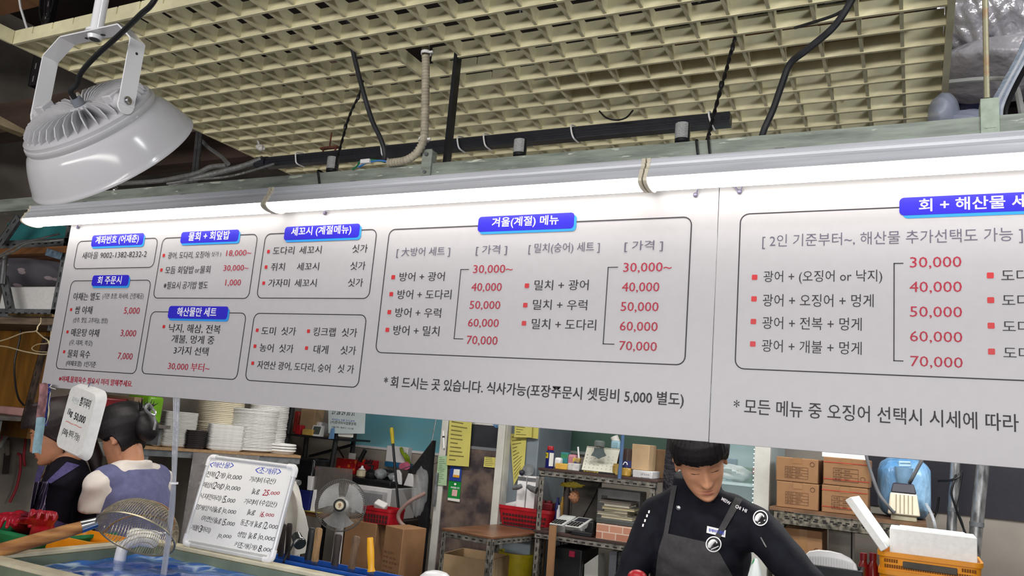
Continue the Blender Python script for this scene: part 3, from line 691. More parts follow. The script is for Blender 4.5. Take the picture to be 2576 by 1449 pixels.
# little cylinders standing on the beam
LABEL = M('printed_grey_label', (176, 178, 178), .5, var=.2, scale=160, stretch=(1, 1, 3))
for (x, y0, y1), lab in (((835, 397, 432), 'first black labelled cylinder standing on the beam, left of the wires'), ((1307, 353, 392), 'second black labelled cylinder, midway along the beam'), ((1716, 312, 355), 'third black labelled cylinder, nearest the right light joint')):
    b = P(x, y1, BY + .03); tp = P(x, y0, BY + .03); b.z = CZ + .7408; h = tp.z - b.z; h = max(h, .045)
    t_ = thing('sensor_cylinder', lab, 'sensor', b, 'labelled cylinders on the beam')
    obj('body', MB().lathe([(.014, .006), (.0185, .010), (.0185, h), (.017, h + .002)], b, None, 20), BLKMET, t_)
    obj('label', MB().lathe([(.0189, .018), (.0189, h - .001)], b, None, 20, cap=False, a0=radians(200), a1=radians(330)), LABEL, t_)
    mb = MB().bx(b.x - .05, b.x + .05, b.y - .009, b.y + .009, b.z, b.z + .003).cyl((b.x, b.y, b.z + .003), (b.x, b.y, b.z + .008), .012); 
    for s in (-1, 1): mb.cyl((b.x + s * .038, b.y, b.z + .003), (b.x + s * .038, b.y, b.z + .007), .005, n=8)
    obj('foot', mb, BLACK, t_)
# bits caught in the grille
c = P(655, 371, 2.35); mb = MB().ell(c, (.028, .01, .014), Matrix.Rotation(.3, 3, 'Y'), 14, 8); mb.ell(c + V((.01, -.005, -.006)), (.014, .012, .012), None, 10, 6); mb.tube([c, V((c.x - .02, c.y, gz + .003))], .004, 6)
obj('plastic_scrap', mb, film('white_scrap', (230, 226, 224), .95, .5, .6, 40), None, 'small white plastic scrap stuck in the grille near the trunking end', 'scrap')
cable('thin black wire loop sagging below the grille at mid right', [(1508, 280, 2.2), (1525, 296, 2.15), (1550, 302, 2.15), (1575, 296, 2.15), (1592, 278, 2.2)], .0028, BLACK, 6, 'wire_loop', 'wire')
RUSTY = M('rusty_iron', (120, 72, 58), .8, .2, var=.3, scale=40)
c = P(829, 372, 2.35); mb = MB().box(c, (.085, .016, .008)); 
for s in (-1, 1): mb.cyl(c + V((s * .03, 0, 0)), c + V((s * .03, 0, -.018)), .004, n=8)
mb.tube([c, V((c.x, c.y, gz + .003))], .003, 6)
obj('rusty_hanger_clip', mb, RUSTY, None, 'small rusty hanger clip under the grille above the first cylinder', 'clip')

# ---------------------------------------------------------------- right hand ceiling void
FOILM = M('silver_foil', (226, 224, 230), .2, .45, var=.12, scale=5, bump=.5, bscale=24)
def lumpy(c, r, seed, amp=.12, nu=48, nv=32):
    rnd = random.Random(seed); ph = [(rnd.uniform(2, 7), rnd.uniform(2, 7), rnd.uniform(2, 7), rnd.uniform(0, 6)) for _ in range(7)]
    mb = MB().ell(c, r, None, nu, nv); out = []
    for p in mb.v:
        d = V(p) - V(c); k = V((d.x / r[0], d.y / r[1], d.z / r[2]))
        n = sum(sin(a * k.x * 1.5 + b * k.y * 1.5 + e * k.z * 1.5 + f) for a, b, e, f in ph) / 7
        out.append(tuple(V(c) + d * (1 + amp * n * 1.6)))
    mb.v = out; mb.sm = 80; return mb
apole = thing('rack_post', 'dark perforated angle post with tangled wires above the grille corner', 'post', P(95, 40, 1.75))
pa = P(102, 60, 1.75); mb = MB(); angle_iron(V((pa.x, pa.y, gz + gh + .01)), V((pa.x, pa.y, CZ + 2.25)), .05, .003, (1, 0, 0), (0, 1, 0), mb=mb); obj('angle_post', mb, [BLKMET, M('pale_slot', (120, 118, 116), .8)], apole)
mb = MB()
for k in range(3): mb.tube(spline([pa + V((-.02 + .02 * k, -.02, .3)), pa + V((.05 + .03 * k, -.04, .02)), pa + V((.10, -.03, .05 * k)), pa + V((.04, -.02, .4))], 8), .004, 6)
obj('tangled_wire', mb, BLACK, apole); obj('white_stay', MB().tube([P(72, 84, 1.8), P(52, 20, 1.8), P(40, -60, 1.8)], .005, 6), WPLAS, apole)
c = P(2530, -20, 2.7)
def crink(u, v):
    a = 2 * pi * v; r = .15 - .05 * max(0, .12 - u) / .12
    r += .012 * abs(sin(u * 31 + 2.2 * sin(a * 2))) + .010 * abs(sin(a * 6 + u * 17 + sin(u * 40))) + .007 * abs(sin(u * 73 - a * 4)) - .016
    return c + V((-.19 + .95 * u, .08 + r * cos(a), r * sin(a) - .04 * u))
mb = MB().grid(crink, 220, 130); mb.add([crink(0, k / 130) for k in range(130)], [tuple(range(130))])
duct = obj('foil_duct', mb, FOILM, None, 'crinkled silver foil wrapped duct at the top right corner', 'duct', smooth=80)
duct2 = obj('foil_duct', lumpy(P(2535, 172, 2.85), (.24, .18, .085), 4, .10), M('smoky_plastic_wrap', (216, 212, 218), .28, .05, var=.2, scale=5, bump=1.0, bscale=13), None, 'smoky plastic-wrapped bundle sagging below the silver foil duct', 'duct')
obj('duct_strap', MB().tube([P(2530, 100, 2.78), V((P(2530, 100, 2.78).x, 2.78, CZ + 2.25))], .01, 6), STEEL, duct)
obj('duct_strap', MB().tube([P(2530, 150, 2.85), V((P(2530, 150, 2.85).x + .02, 2.85, CZ + 2.25))], .006, 6), STEEL, duct2)
TAPEG = film('grey_film_strip', (168, 180, 196), .75, .15, .6, 30)
for i in range(5):
    o_ = i * 7
    cable(('clear plastic-wrapped wires slanting down to the beam at far right, strand %s' % ('nearest the rod', 'second from the rod', 'in the middle', 'second from the edge', 'nearest the edge')[i]), [(2600 + o_, 60 + i * 4, 2.1), (2560 + o_, 150, 2.05), (2525 + o_, 215, 2.0), (2500 + o_, 262 + i * 2, 1.95), (2496 + o_, 300, 1.92)], .008, [TAPEG, M('white_wire', (214, 218, 226), .3), TAPEG, M('white_wire', (205, 212, 224), .3), BLACK][i], 6, 'hanging_wire', 'wire', 'wires slanting to the beam at far right')
cable('pale grey cable running level between the grille and the rusty rod', [(2371, 208, 2.5), (2400, 205, 2.5), (2450, 200, 2.5), (2500, 198, 2.48), (2535, 200, 2.4), (2556, 220, 2.25), (2565, 255, 2.1), (2572, 292, 1.95)], .007, M('pale_grey_cable', (178, 180, 176), .5), 8)
TARP = M('blue_tarpaulin', (24, 62, 150), .5, var=.3, scale=10, bump=.4, bscale=12)
x0, x1, a, b = rect(2340, 196, 2530, 222, 3.0)
obj('blue_tarpaulin', MB().sheet(lambda u, v: (x0 + (x1 - x0) * u, 3.05 + .02 * sin(u * 9), a + (b - a) * v + .015 * sin(u * 7)), 20, 3, (0, .25, .0)), TARP, None, 'folded blue tarpaulin lying high up behind the pale grey cable', 'tarpaulin')
x2 = x1
BAGC = film('cloudy_bag_film', (176, 184, 204), .6, .3, .1, 5)
obj('plastic_bundle', lumpy(P(2374, 290, 2.4), (.04, .08, .055), 2, .06, 28, 18), BAGC, None, 'cloudy plastic bag bundle beside the grille side board', 'plastic bag')
obj('plastic_bundle', lumpy(P(2434, 320, 2.4), (.075, .06, .045), 9, .12, 28, 18), BAGC, None, 'low cloudy plastic bag resting behind the beam left of bracket', 'plastic bag')
DB = M('dark_blue_board', (44, 50, 84), .7, var=.2)
x0, x1, a, b = rect(2330, 222, 2600, 340, 3.3)
obj('storage_deck', MB().bx(x0 - .3, 1.6, 2.15, 3.4, CZ + .86 - .12, CZ + .75), DB, None, 'dark blue storage deck above the kitchen behind the bracket', 'deck')
pbox('storage_bin', 'dark navy bin standing on the high deck beside the grille', 'bin', (2376, 150, 2415, 212), 3.0, .2, NAVYP, z0=CZ + .751, bev=.02)
# ---------------------------------------------------------------- fish tank, water, filter
TZ = CZ - .515
IVO = M('ivory_fibreglass', (214, 206, 178), .4, var=.1, scale=14)
BLUEI = M('blue_tank_lining', (44, 104, 170), .4, var=.2, scale=6)
tx0, tx1, ty0, ty1 = -2.53, -1.25, 1.60, 2.215
tank = obj('fish_tank', MB().bx(tx0, tx0 + .035, ty0, ty1, .0, TZ).bx(tx1 - .035, tx1, ty0, ty1, 0, TZ).bx(tx0 + .035, tx1 - .035, ty0, ty0 + .035, 0, TZ).bx(tx0 + .035, tx1 - .035, ty1 - .035, ty1, 0, TZ), M('pale_green_tank_wall', (120, 132, 112), .5, var=.12, scale=8), None, 'ivory rimmed fish tank of blue rippling water at lower left', 'fish tank')
rim = MB()
for q in ((tx0 - .02, tx0 + .03, ty0 - .02, ty1 + .02), (tx1 - .03, tx1 + .02, ty0 - .02, ty1 + .02), (tx0 + .03, tx1 - .03, ty1 - .03, ty1 + .02), (tx0 + .03, tx1 - .03, ty0 - .02, ty0 + .03)): rim.bx(*q, TZ + .0005, TZ + .014)
obj('rim', rim, IVO, tank, bev=.003)
obj('lining', MB().bx(tx0 + .036, tx1 - .036, ty0 + .036, ty1 - .036, TZ - .5, TZ - .42), BLUEI, tank)
WAT = M('rippling_water', (40, 120, 214), .12, var=.1, scale=5, bump=.35, bscale=9, spec=.8, col2=(20, 70, 150))
n_, l_ = WAT.node_tree.nodes, WAT.node_tree.links
vo = n_.new('ShaderNodeTexVoronoi'); vo.feature = 'DISTANCE_TO_EDGE'; vo.inputs['Scale'].default_value = 9
nz = n_.new('ShaderNodeTexNoise'); nz.inputs['Scale'].default_value = 5; nz.inputs['Detail'].default_value = 2
mxv = n_.new('ShaderNodeMix'); mxv.data_type = 'VECTOR'; mxv.inputs[0].default_value = .25
l_.new(n_['Texture Coordinate'].outputs['Object'], nz.inputs['Vector']); l_.new(n_['Texture Coordinate'].outputs['Object'], mxv.inputs[4]); l_.new(nz.outputs['Color'], mxv.inputs[5]); l_.new(mxv.outputs[1], vo.inputs['Vector'])
cr = n_.new('ShaderNodeValToRGB'); cr.color_ramp.elements[0].position = .02; cr.color_ramp.elements[1].position = .10
cr.color_ramp.elements[0].color = S(190, 214, 236); cr.color_ramp.elements[1].color = S(30, 96, 190)
l_.new(vo.outputs['Distance'], cr.inputs['Fac']); 
mm = n_.new('ShaderNodeMix'); mm.data_type = 'RGBA'; l_.new(n_['Color Ramp'].outputs['Color'], mm.inputs[6]); l_.new(cr.outputs['Color'], mm.inputs[7])
n3 = n_.new('ShaderNodeTexNoise'); n3.inputs['Scale'].default_value = 2.6; l_.new(n_['Texture Coordinate'].outputs['Object'], n3.inputs['Vector'])
c3 = n_.new('ShaderNodeValToRGB'); c3.color_ramp.elements[0].position = .45; c3.color_ramp.elements[1].position = .58; l_.new(n3.outputs['Fac'], c3.inputs['Fac']); l_.new(c3.outputs['Color'], mm.inputs[0])
l_.new(mm.outputs[2], n_['Principled BSDF'].inputs['Base Color'])
WZ = TZ - .028
obj('water', MB().grid(lambda u, v: (tx0 + .036 + (tx1 - tx0 - .072) * u, ty0 + .036 + (ty1 - ty0 - .072) * v, WZ + .004 * sin(u * 37 + v * 9) * sin(v * 23 + u * 5)), 60, 30), WAT, tank, kind='stuff')
# white filter pipe lying across the tank corner
t_ = thing('filter_pipe', 'white filter sponge on a bent white pipe in the tank corner', 'filter', P(305, 1385, 2.0))
e = P(322, 1352, 2.06); f = P(303, 1400, 2.02); f.z = WZ - .1
obj('pipe', MB().tube(spline([f, V((f.x, f.y, TZ - .01)), V((f.x + .004, f.y + .01, TZ + .022)), V((f.x + .03, f.y + .03, TZ + .036)), e + V((.02, 0, .02))], 6), .019, 16), WPLAS, t_)
sa, sb = P(330, 1346, 2.06), P(394, 1341, 2.08); sa.z = sb.z = TZ + .045
obj('sponge', MB().tube([sa, sa.lerp(sb, .05), sa.lerp(sb, .95), sb], [.018, .029, .029, .02], 20), FOAM, t_)
cable('thin white air hose from the filter sponge along the tank corner', [(394, 1342, 2.08), (420, 1340, 2.1), (432, 1330, 2.15)], .004, WPLAS, 6, 'air_hose', 'hose')

# ---------------------------------------------------------------- strainer net
HW = M('worn_wood_handle', (196, 142, 84), .45, var=.3, scale=7, stretch=(1, 1, 7), col2=(128, 76, 40))
net = thing('strainer_net', 'wire mesh fish strainer with a long wooden handle resting on the tank', 'strainer', P(300, 1360, 1.9))
A = P(-160, 1432, 1.50); B_ = P(204, 1326, 1.83); Cc = P(244, 1314, 1.87)
obj('handle', MB().tube([A, A.lerp(B_, .3), A.lerp(B_, .9), B_], [.021, .0225, .0215, .019], 16), HW, net)
obj('ferrule', MB().tube([B_, B_.lerp(Cc, .1), Cc], [.0205, .0205, .0165], 16), CHROME, net)
R1, R2 = P(243, 1322, 1.87), P(439, 1366, 1.98)
cN_ = (R1 + R2) / 2; e1 = (R2 - R1); rad = e1.length / 2; e1.normalize()
top = P(322, 1262, 1.96); nrm = (top - cN_); nrm = (nrm - e1 * nrm.dot(e1)).normalized(); e2 = nrm.cross(e1).normalized()
hgt = (top - cN_).dot(nrm) * .98
nrm = (nrm + e2 * .0).normalized()
def dome(a, h):                             # a angle round the ring, h 0 rim .. 1 top
    r = cos(h * pi / 2) ** .75; return cN_ + (e1 * cos(a) + e2 * sin(a) * .82) * (rad * r) + nrm * (hgt * sin(h * pi / 2))
ring = [dome(2 * pi * k / 48, 0) for k in range(49)]
obj('rim_ring', MB().tube(ring, .003, 8), M('dull_brass_wire', (176, 166, 140), .35, .7), net)
MESHM = M('brassy_wire_mesh', (206, 194, 166), .35, .8, var=.2, scale=40)
mb = MB(); nW = 34
for fam in range(2):
    for k in range(1, nW):
        s = -1 + 2 * k / nW; pts = []
        for i in range(33):
            q = (-1 + 2 * i / 32) * math.sqrt(max(0, 1 - s * s))
            x, y = (s, q) if fam == 0 else (q, s)
            rr = math.sqrt(x * x + y * y); h = 1 - (min(rr, 1) ** 1.7); hh = math.asin(min(1, h)) / (pi / 2)
            pts.append(cN_ + e1 * (x * rad) + e2 * (y * rad * .82) + nrm * (hgt * math.sqrt(max(0, 1 - rr ** 2.4))))
        mb.tube(pts, .0011, 4, cap=False)
obj('mesh_bowl', mb, MESHM, net)
mb = MB()
for yy in (-.35, .4):
    pts = []
    for i in range(33):
        q = (-1 + 2 * i / 32) * math.sqrt(1 - yy * yy); rr = math.sqrt(q * q + yy * yy)
        pts.append(cN_ + e1 * (q * rad) + e2 * (yy * rad * .82) + nrm * (hgt * math.sqrt(max(0, 1 - rr ** 2.4)) + .003))
    mb.tube(pts, .003, 6)
obj('support_rib', mb, M('rusty_wire', (150, 112, 76), .5, .5), net)

# ---------------------------------------------------------------- whiteboard on the tank rim
wy0 = ty1 - .012
bl = P(463, 1366, wy0); br = P(697, 1418, wy0)
def solve_top(px, py, X):
    a, b = 1.8, 3.5
    for _ in range(50):
        m_ = (a + b) / 2
        if P(px, py, m_).x > X: a = m_
        else: b = m_
    return P(px, py, (a + b) / 2)
zb_ = TZ + .0148
tl = P(522, 1141, wy0 + .065); tr = P(737, 1170, wy0 + .065)
xc = (bl.x + br.x + tl.x + tr.x) / 4; wW = ((br.x - bl.x) + (tr.x - tl.x)) / 2
wo = V((xc - wW / 2, wy0, zb_)); hV = V((0, .065, (tl.z + tr.z) / 2 - zb_)); wH = hV.length; hV.normalize(); uV = V((1, 0, 0)); nV = uV.cross(hV)
wbd = thing('whiteboard', 'small whiteboard with handwritten shellfish prices leaning on the tank rim', 'whiteboard', wo + uV * wW / 2)
def wpt(u, v, d=0): return wo + uV * u + hV * v + nV * d
obj('writing_surface', MB().hexa([wpt(.008, .008, .0), wpt(wW - .008, .008, .0), wpt(wW - .008, wH - .008, .0), wpt(.008, wH - .008, .0)], [wpt(.008, .008, -.008), wpt(wW - .008, .008, -.008), wpt(wW - .008, wH - .008, -.008), wpt(.008, wH - .008, -.008)]), M('whiteboard_enamel', (244, 244, 241), .5, var=.03, scale=5), wbd)
ALF = M('white_aluminium_frame', (214, 216, 218), .35, .2, var=.05)
def edge(p, q, r=.0085): return MB().tube([wpt(*p, -.003), wpt(*q, -.003)], r, 12)
for p, q in (((.008, .03), (.008, wH - .03)), ((wW - .008, .03), (wW - .008, wH - .03)), ((.03, .008), (wW - .03, .008)), ((.03, wH - .008), (wW - .03, wH - .008))):
    obj('frame_rail', edge(p, q), ALF, wbd)
for sx, sz in ((0, 0), (1, 0), (0, 1), (1, 1)):
    c = (.022 if not sx else wW - .022, .022 if not sz else wH - .022); s1, s2 = (-1 if not sx else 1), (-1 if not sz else 1)
    pts = [wpt(c[0] + s1 * .014 * sin(a) + s1 * 0, c[1] + s2 * .014 * cos(a), -.003) for a in [pi / 2 * k / 6 for k in range(7)]]
    pts = [wpt(c[0] - s1 * .02, c[1] + s2 * .014, -.003)] + pts + [wpt(c[0] + s1 * .014, c[1] - s2 * .02, -.003)]
    obj('corner_cap', MB().tube(pts, .0105, 12), WPLAS, wbd)
obj('pen_tray', MB().hexa([wpt(.03, .015, .0), wpt(wW - .03, .015, .0), wpt(wW - .03, .022, .0), wpt(.03, .022, .0)], [wpt(.03, .015, .004), wpt(wW - .03, .015, .004), wpt(wW - .03, .021, .003), wpt(.03, .021, .003)]), film('clear_pen_tray', (220, 222, 220), .5, .2, .1), wbd)
# back prop foot so the board leans
obj('prop', MB().tube([wpt(wW / 2, wH * .5, -.01), V((xc, wy0 + .03, TZ + .016))], .004, 6), ALF, wbd)
def wpx(x, y):                              # photo point to board coordinates
    d = ray(x, y); t = (wo - CAM).dot(nV) / d.dot(nV); p = CAM + d * t - wo; return p.dot(uV), p.dot(hV)
def z3(x, y): return 350 + x / 3.0889, 980 + y / 3.0889
def hand(mb, rnd, body, x0, y0, x1, y1, h, bold=-.004):
    """handwriting: each character set on its own with a little wobble"""
    (u0, v0), (u1, v1) = wpx(*z3(x0, y0)), wpx(*z3(x1, y1)); hh = wpx(*z3((x0 + x1) / 2, (y0 + y1) / 2 - h / 2))[1] - wpx(*z3((x0 + x1) / 2, (y0 + y1) / 2 + h / 2))[1]
    ws = [.35 if c in ' .(),' else (.3 if c == '1' else (.6 if c in '<>' else (.7 if c in '023456789kg' else 1.0))) for c in body]; tot = sum(ws); k = 0
    for c, q in zip(body, ws):
        if c != ' ':
            a = u0 + (u1 - u0) * ((k + (.1 if c == '1' else 0)) / tot); b = u0 + (u1 - u0) * ((k + q * .92) / tot); vm = v0 + (v1 - v0) * (k / tot) + rnd.uniform(-.05, .05) * hh
            s = 1.25 if ord(c) < 256 and c.isdigit() and c != '0' else (.7 if c == '0' else 1)
            if c == '1': b = a + (b - a) * .45
            if c in '.,': text(mb, c, lambda u, v: wpt(u, v, .0006), a, a + .004, vm - hh * .5, vm - hh * .3, bold)
            else: text(mb, c, lambda u, v: wpt(u, v, .0006), a, b, vm - hh * .5 * s, vm + hh * .5 * s, bold, slant=rnd.uniform(.05, .25))
        k += q
rnd = random.Random(3)
mb = MB(); hand(mb, rnd, '<해산물>', 552, 580, 738, 588, 44); hand(mb, rnd, '<조개류>', 905, 625, 1105, 640, 48); obj('blue_handwriting', mb, INKB, wbd, smooth=0)
mb = MB()
for q in (('전복(2개) 10.000', 525, 655, 800, 685, 48), ('해삼(120g) 10.000', 497, 735, 788, 772, 46), ('낙지(한마리) 15.000', 478, 822, 748, 868, 46), ('멍게(양식)1kg 10.000', 445, 910, 755, 955, 44), ('(자연산)1kg 15.000', 488, 995, 745, 1048, 44), ('개불(3마리)', 408, 1065, 556, 1098, 46), ('10.000', 612, 1135, 720, 1142, 38), ('가리비 (국산)', 860, 695, 1062, 715, 46), ('1kg', 878, 790, 936, 800, 42), ('가리비 (수입산)', 818, 865, 1072, 895, 46), ('1kg', 842, 950, 902, 960, 42), ('동조개 1kg 12.000', 790, 1030, 1080, 1070, 46), ('생합 1kg 10.000', 765, 1120, 1058, 1162, 46), ('키조개(1개) 8.000', 742, 1200, 1042, 1252, 44)): hand(mb, rnd, *q)
obj('handwriting', mb, INK, wbd, smooth=0)
mb = MB(); hand(mb, rnd, '25.000', 965, 800, 1095, 805, 40, .004); hand(mb, rnd, '16.000', 940, 968, 1052, 975, 38, .004); obj('red_handwriting', mb, INKR, wbd, smooth=0)

# ---------------------------------------------------------------- foam tray price sign under the board corner
fx = [P(*p, 1.875) for p in ((187, 984), (243, 992), (207, 1139), (134, 1118))]
fo = (fx[0] + fx[1] + fx[2] + fx[3]) / 4; fW, fH = .172, .218
Rz = Matrix.Rotation(radians(-6), 3, 'Z'); Ry_ = Matrix.Rotation(radians(9), 3, 'Y')
fu, fv = Rz @ Ry_ @ V((1, 0, 0)), Rz @ Ry_ @ V((0, 0, 1)); fn = fu.cross(fv)
def fpt(u, v, d=0): return fo + fu * u + fv * v + fn * d
t_ = thing('foam_price_tray', 'white foam tray used as a handwritten price tag under the board corner', 'price tag', fo)
mb = MB()
lay = [(fW / 2, fH / 2, .026, 0), (fW / 2 - .001, fH / 2 - .001, .026, .002), (fW / 2 + .013, fH / 2 + .012, .034, -.026), (fW / 2 + .015, fH / 2 + .014, .036, -.028)]
rings = []
for a, b, r, d in lay: rings.append([fpt(u, v, d) for u, v in rrect(-a, a, -b, b, r)])
n = len(rings[0]); vs = [p for q in (rings[1], rings[0], rings[2], rings[3]) for p in q]
mb.add(vs, [tuple(range(n))] + [(k * n + i, k * n + (i + 1) % n, (k + 1) * n + (i + 1) % n, (k + 1) * n + i) for k in range(3) for i in range(n)] + [tuple(3 * n + i for i in range(n - 1, -1, -1))])
obj('tray', mb, FOAM, t_, smooth=40)
mb = MB(); f = lambda u, v: fpt(u, v, .0026)
text(mb, '참가자미', f, -.005, .062, .052, .085, .02, slant=.1); text(mb, '1kg', f, -.062, -.030, .002, .030, .022, slant=.1); text(mb, '50,000', f, -.016, .056, -.004, .026, .022)
text(mb, '(500g 부터 가능)', f, -.064, .050, -.066, -.036, .012, slant=.1)
obj('handwriting', mb, INK, t_, smooth=0)
mb = MB(); text(mb, '~~', f, -.06, .045, -.018, -.013, .01); obj('red_scribble', mb, M('pale_red_ink', (226, 140, 132), .6), t_, smooth=0)
mb = MB(); text(mb, '자연산', f, -.058, -.012, .052, .074, .0); obj('faded_handwriting', mb, M('faded_ink', (186, 204, 204), .6), t_, smooth=0)
p = fpt(0, fH / 2 + .01, -.01); obj('hook', MB().tube(spline([p, p + V((0, .004, .014)), V((p.x, SY - .002, zb + .03))]), .002, 6), TIE, t_)
# paper strip hanging at the very corner of the board
SHAPE = [(112, 966), (114, 1000), (108, 1040), (103, 1085), (96, 1140)]
t_ = thing('packaging_strip', 'pink and pale blue printed packaging strip hanging off the board corner', 'packaging', P(110, 966, 1.86))
Wd = .03
def strip_fn(pl, wpx_, dy):
    pts = spline([P(x, y, dy) for x, y in pl], 5); k = len(pts) - 1
    def fn(u, v):
        q = pts[int(round(v * k))]; return V((q.x + (u - .5) * wpx_, q.y - .012 * abs(u - .5), q.z + .004 * sin(u * 3)))
    return fn, k
PKP = M('pink_print', (176, 126, 130), .5, var=.35, scale=30, stretch=(1, 1, 1))
fn_, k = strip_fn([(113, 966), (111, 1000), (106, 1035), (103, 1062)], .042, 1.862); obj('upper_wrapper', MB().sheet(fn_, 4, k, (0, .004, 0)), PKP, t_)
fn_, k = strip_fn([(106, 1052), (102, 1085), (97, 1120), (95, 1142)], .046, 1.856); obj('lower_label', MB().sheet(fn_, 4, k, (0, .003, 0)), M('pale_blue_print', (150, 186, 200), .5, var=.12, scale=50), t_)
fn_, k = strip_fn([(119, 968), (119, 1000), (114, 1040), (110, 1072)], .008, 1.868); obj('blue_edge', MB().sheet(fn_, 2, k, (0, .012, 0)), M('blue_print', (50, 66, 150), .4), t_)
fn_, k = strip_fn([(126, 990), (122, 1020), (122, 1045), (113, 1072)], .014, 1.876); obj('torn_paper', MB().sheet(fn_, 2, k, (0, .002, 0)), M('cream_paper', (220, 214, 180), .8), t_)
mb = MB().tube(spline([P(118, 978, 1.87), P(126, 972, 1.868), P(130, 968, 1.88), P(128, 974, 1.898)]), .0016, 6); mb.tube([P(126, 975, 1.868), P(140, 979, 1.868)], .0014, 5); obj('twist_tie', mb, WPLAS, t_)
# clear cable strands hanging beside the second woman
mb = MB()
for i, dx in enumerate((-4, 0, 4)):
    mb.tube(spline([P(444 + dx * 1.4, 996, SY + .01), P(443 + dx, 1060, SY + .012), P(440 + dx, 1130, SY + .015), P(437 + dx * .6, 1215, SY + .02), P(433 + dx, 1270, SY + .04), P(428 + dx, 1320, SY + .05), V((P(424 + dx, 1370, SY + .06).x, SY + .06, WZ - .05))], 6), .0046, 8)
t_ = obj('clear_hose', mb, film('clear_hose_film', (190, 194, 204), .5, .2, .3, 20), None, 'bundle of clear hoses hanging from the board down into the tank', 'hose')
mb = MB().lathe([(.011, -.003), (.014, -.003), (.014, .003), (.011, .003)], P(437, 1215, SY + .02), None, 14, cap=False); obj('cable_tie', mb, WPLAS, t_, 'white cable tie')

# ---------------------------------------------------------------- front work counter with the knife rack
CTZ = CZ - .62
obj('work_counter', MB().bx(-2.3, 1.0, 2.27, 2.60, CTZ - .05, CTZ).bx(-2.3, 1.0, 2.29, 2.58, 0, CTZ - .05), M('steel_counter', (160, 164, 168), .3, .7), None, 'long stainless work counter between the tank and the cook', 'counter')
ra, rb = P(690, 1404, 2.30), P(1010, 1449, 2.30)
rz = ra.z
rk = obj('knife_rack', MB().bx(-2.08, rb.x + .25, 2.30, 2.306, CTZ + .0005, rz).bx(-2.08, rb.x + .25, 2.40, 2.406, CTZ + .0005, rz).bx(-2.08, -2.074, 2.306, 2.40, CTZ + .0005, rz).bx(rb.x + .244, rb.x + .25, 2.306, 2.40, CTZ + .0005, rz).bx(-2.074, rb.x + .244, 2.306, 2.40, CTZ + .0005, CTZ + .008), BLUEP, None, 'long blue plastic trough holding the knives behind the whiteboard', 'knife rack', bev=.002)
def knife(lab, xa, ya, xb, yb, Y, r, col, shape=None, tip=None):
    a, b = P(xa, ya, Y), P(xb, yb, Y); t_ = thing('kitchen_knife', lab, 'knife', V((b.x, b.y, CTZ + .03)), 'knives in the blue trough')
    d = (a - b); pts = [b + d * k for k in (0, .12, .35, .6, .85, .96, 1.0)]; sh = shape or (1.0, 1.0, .92, .98, 1.05, 1.0, .7)
    mb = MB(); mb.tube(pts, [r * s for s in sh], 12)
    c0 = b; R_ = Matrix.Identity(3)
    mb.v = [tuple(V((x, c0.y + (y - c0.y) * .62 + 0, z))) for x, y, z in mb.v]
    obj('handle', mb, col, t_)
    mb = MB().hexa([b + V((-r, -.001, .004)), b + V((r, -.001, .004)), b + V((r, .001, .004)), b + V((-r, .001, .004))], [V((b.x - r * .6, b.y - .001, CTZ + .0085)), V((b.x + r * .6, b.y - .001, CTZ + .0085)), V((b.x + r * .6, b.y + .001, CTZ + .0085)), V((b.x - r * .6, b.y + .001, CTZ + .0085))]); obj('blade', mb, CHROME, t_)
DKW = M('dark_worn_wood', (58, 46, 44), .6, var=.3, scale=12, stretch=(4, 4, 1)); LTW = M('pale_worn_wood', (170, 134, 92), .7, var=.25, scale=14, stretch=(5, 5, 1)); MDW = M('grey_brown_wood', (118, 94, 72), .7, var=.25, scale=14, stretch=(5, 5, 1)); YK = M('yellow_knife_plastic', (238, 172, 20), .35, var=.04)
knife('dark brown knife handle closest to the right of whiteboard', 714, 1318, 706, 1400, 2.34, .012, DKW)
knife('dark knife handle pair member, second from the whiteboard', 729, 1316, 722, 1404, 2.37, .012, DKW)
knife('black taped knife handle in the middle pair', 786, 1328, 774, 1408, 2.36, .014, BLACK)
knife('knife with a pale wooden grip and black collar', 803, 1328, 792, 1412, 2.33, .0145, LTW)
knife('dark knife handle with a steel rivet, left of the brown handle', 852, 1344, 842, 1422, 2.35, .0145, DKW)
knife('weathered brown wooden knife handle left of the yellow one', 898, 1349, 884, 1430, 2.34, .0145, MDW)
knife('bright yellow plastic knife handle standing in the blue trough', 931, 1352, 934, 1438, 2.33, .0125, YK, (1.25, .95, 1.05, 1.1, .95, .95, .8))
# clip-on spot lamp between the knives
c = P(752, 1362, 2.33); t_ = thing('clip_lamp', 'small black clip-on spot lamp beside the whiteboard corner', 'lamp', V((c.x, c.y, rz)))
dl = V((.75, -.35, -.45)).normalized(); Rq = dl.to_track_quat('Z', 'Y').to_matrix()
obj('housing', MB().lathe([(.010, -.035), (.017, -.032), (.019, 0), (.0205, .004), (.0205, .018), (.018, .018)], c, Rq, 20), M('dark_lamp_glass', (60, 66, 64), .25, .3), t_)
obj('bezel', MB().lathe([(.0208, .004), (.022, .006), (.022, .012), (.0208, .014)], c, Rq, 20, cap=False), CHROME, t_)
obj('stem', MB().tube(spline([c - dl * .034, c - dl * .045 + V((0, .01, -.02)), V((c.x - .03, 2.303, rz + .004)), V((c.x - .03, 2.303, rz - .01))]), .004, 6), BLACK, t_)
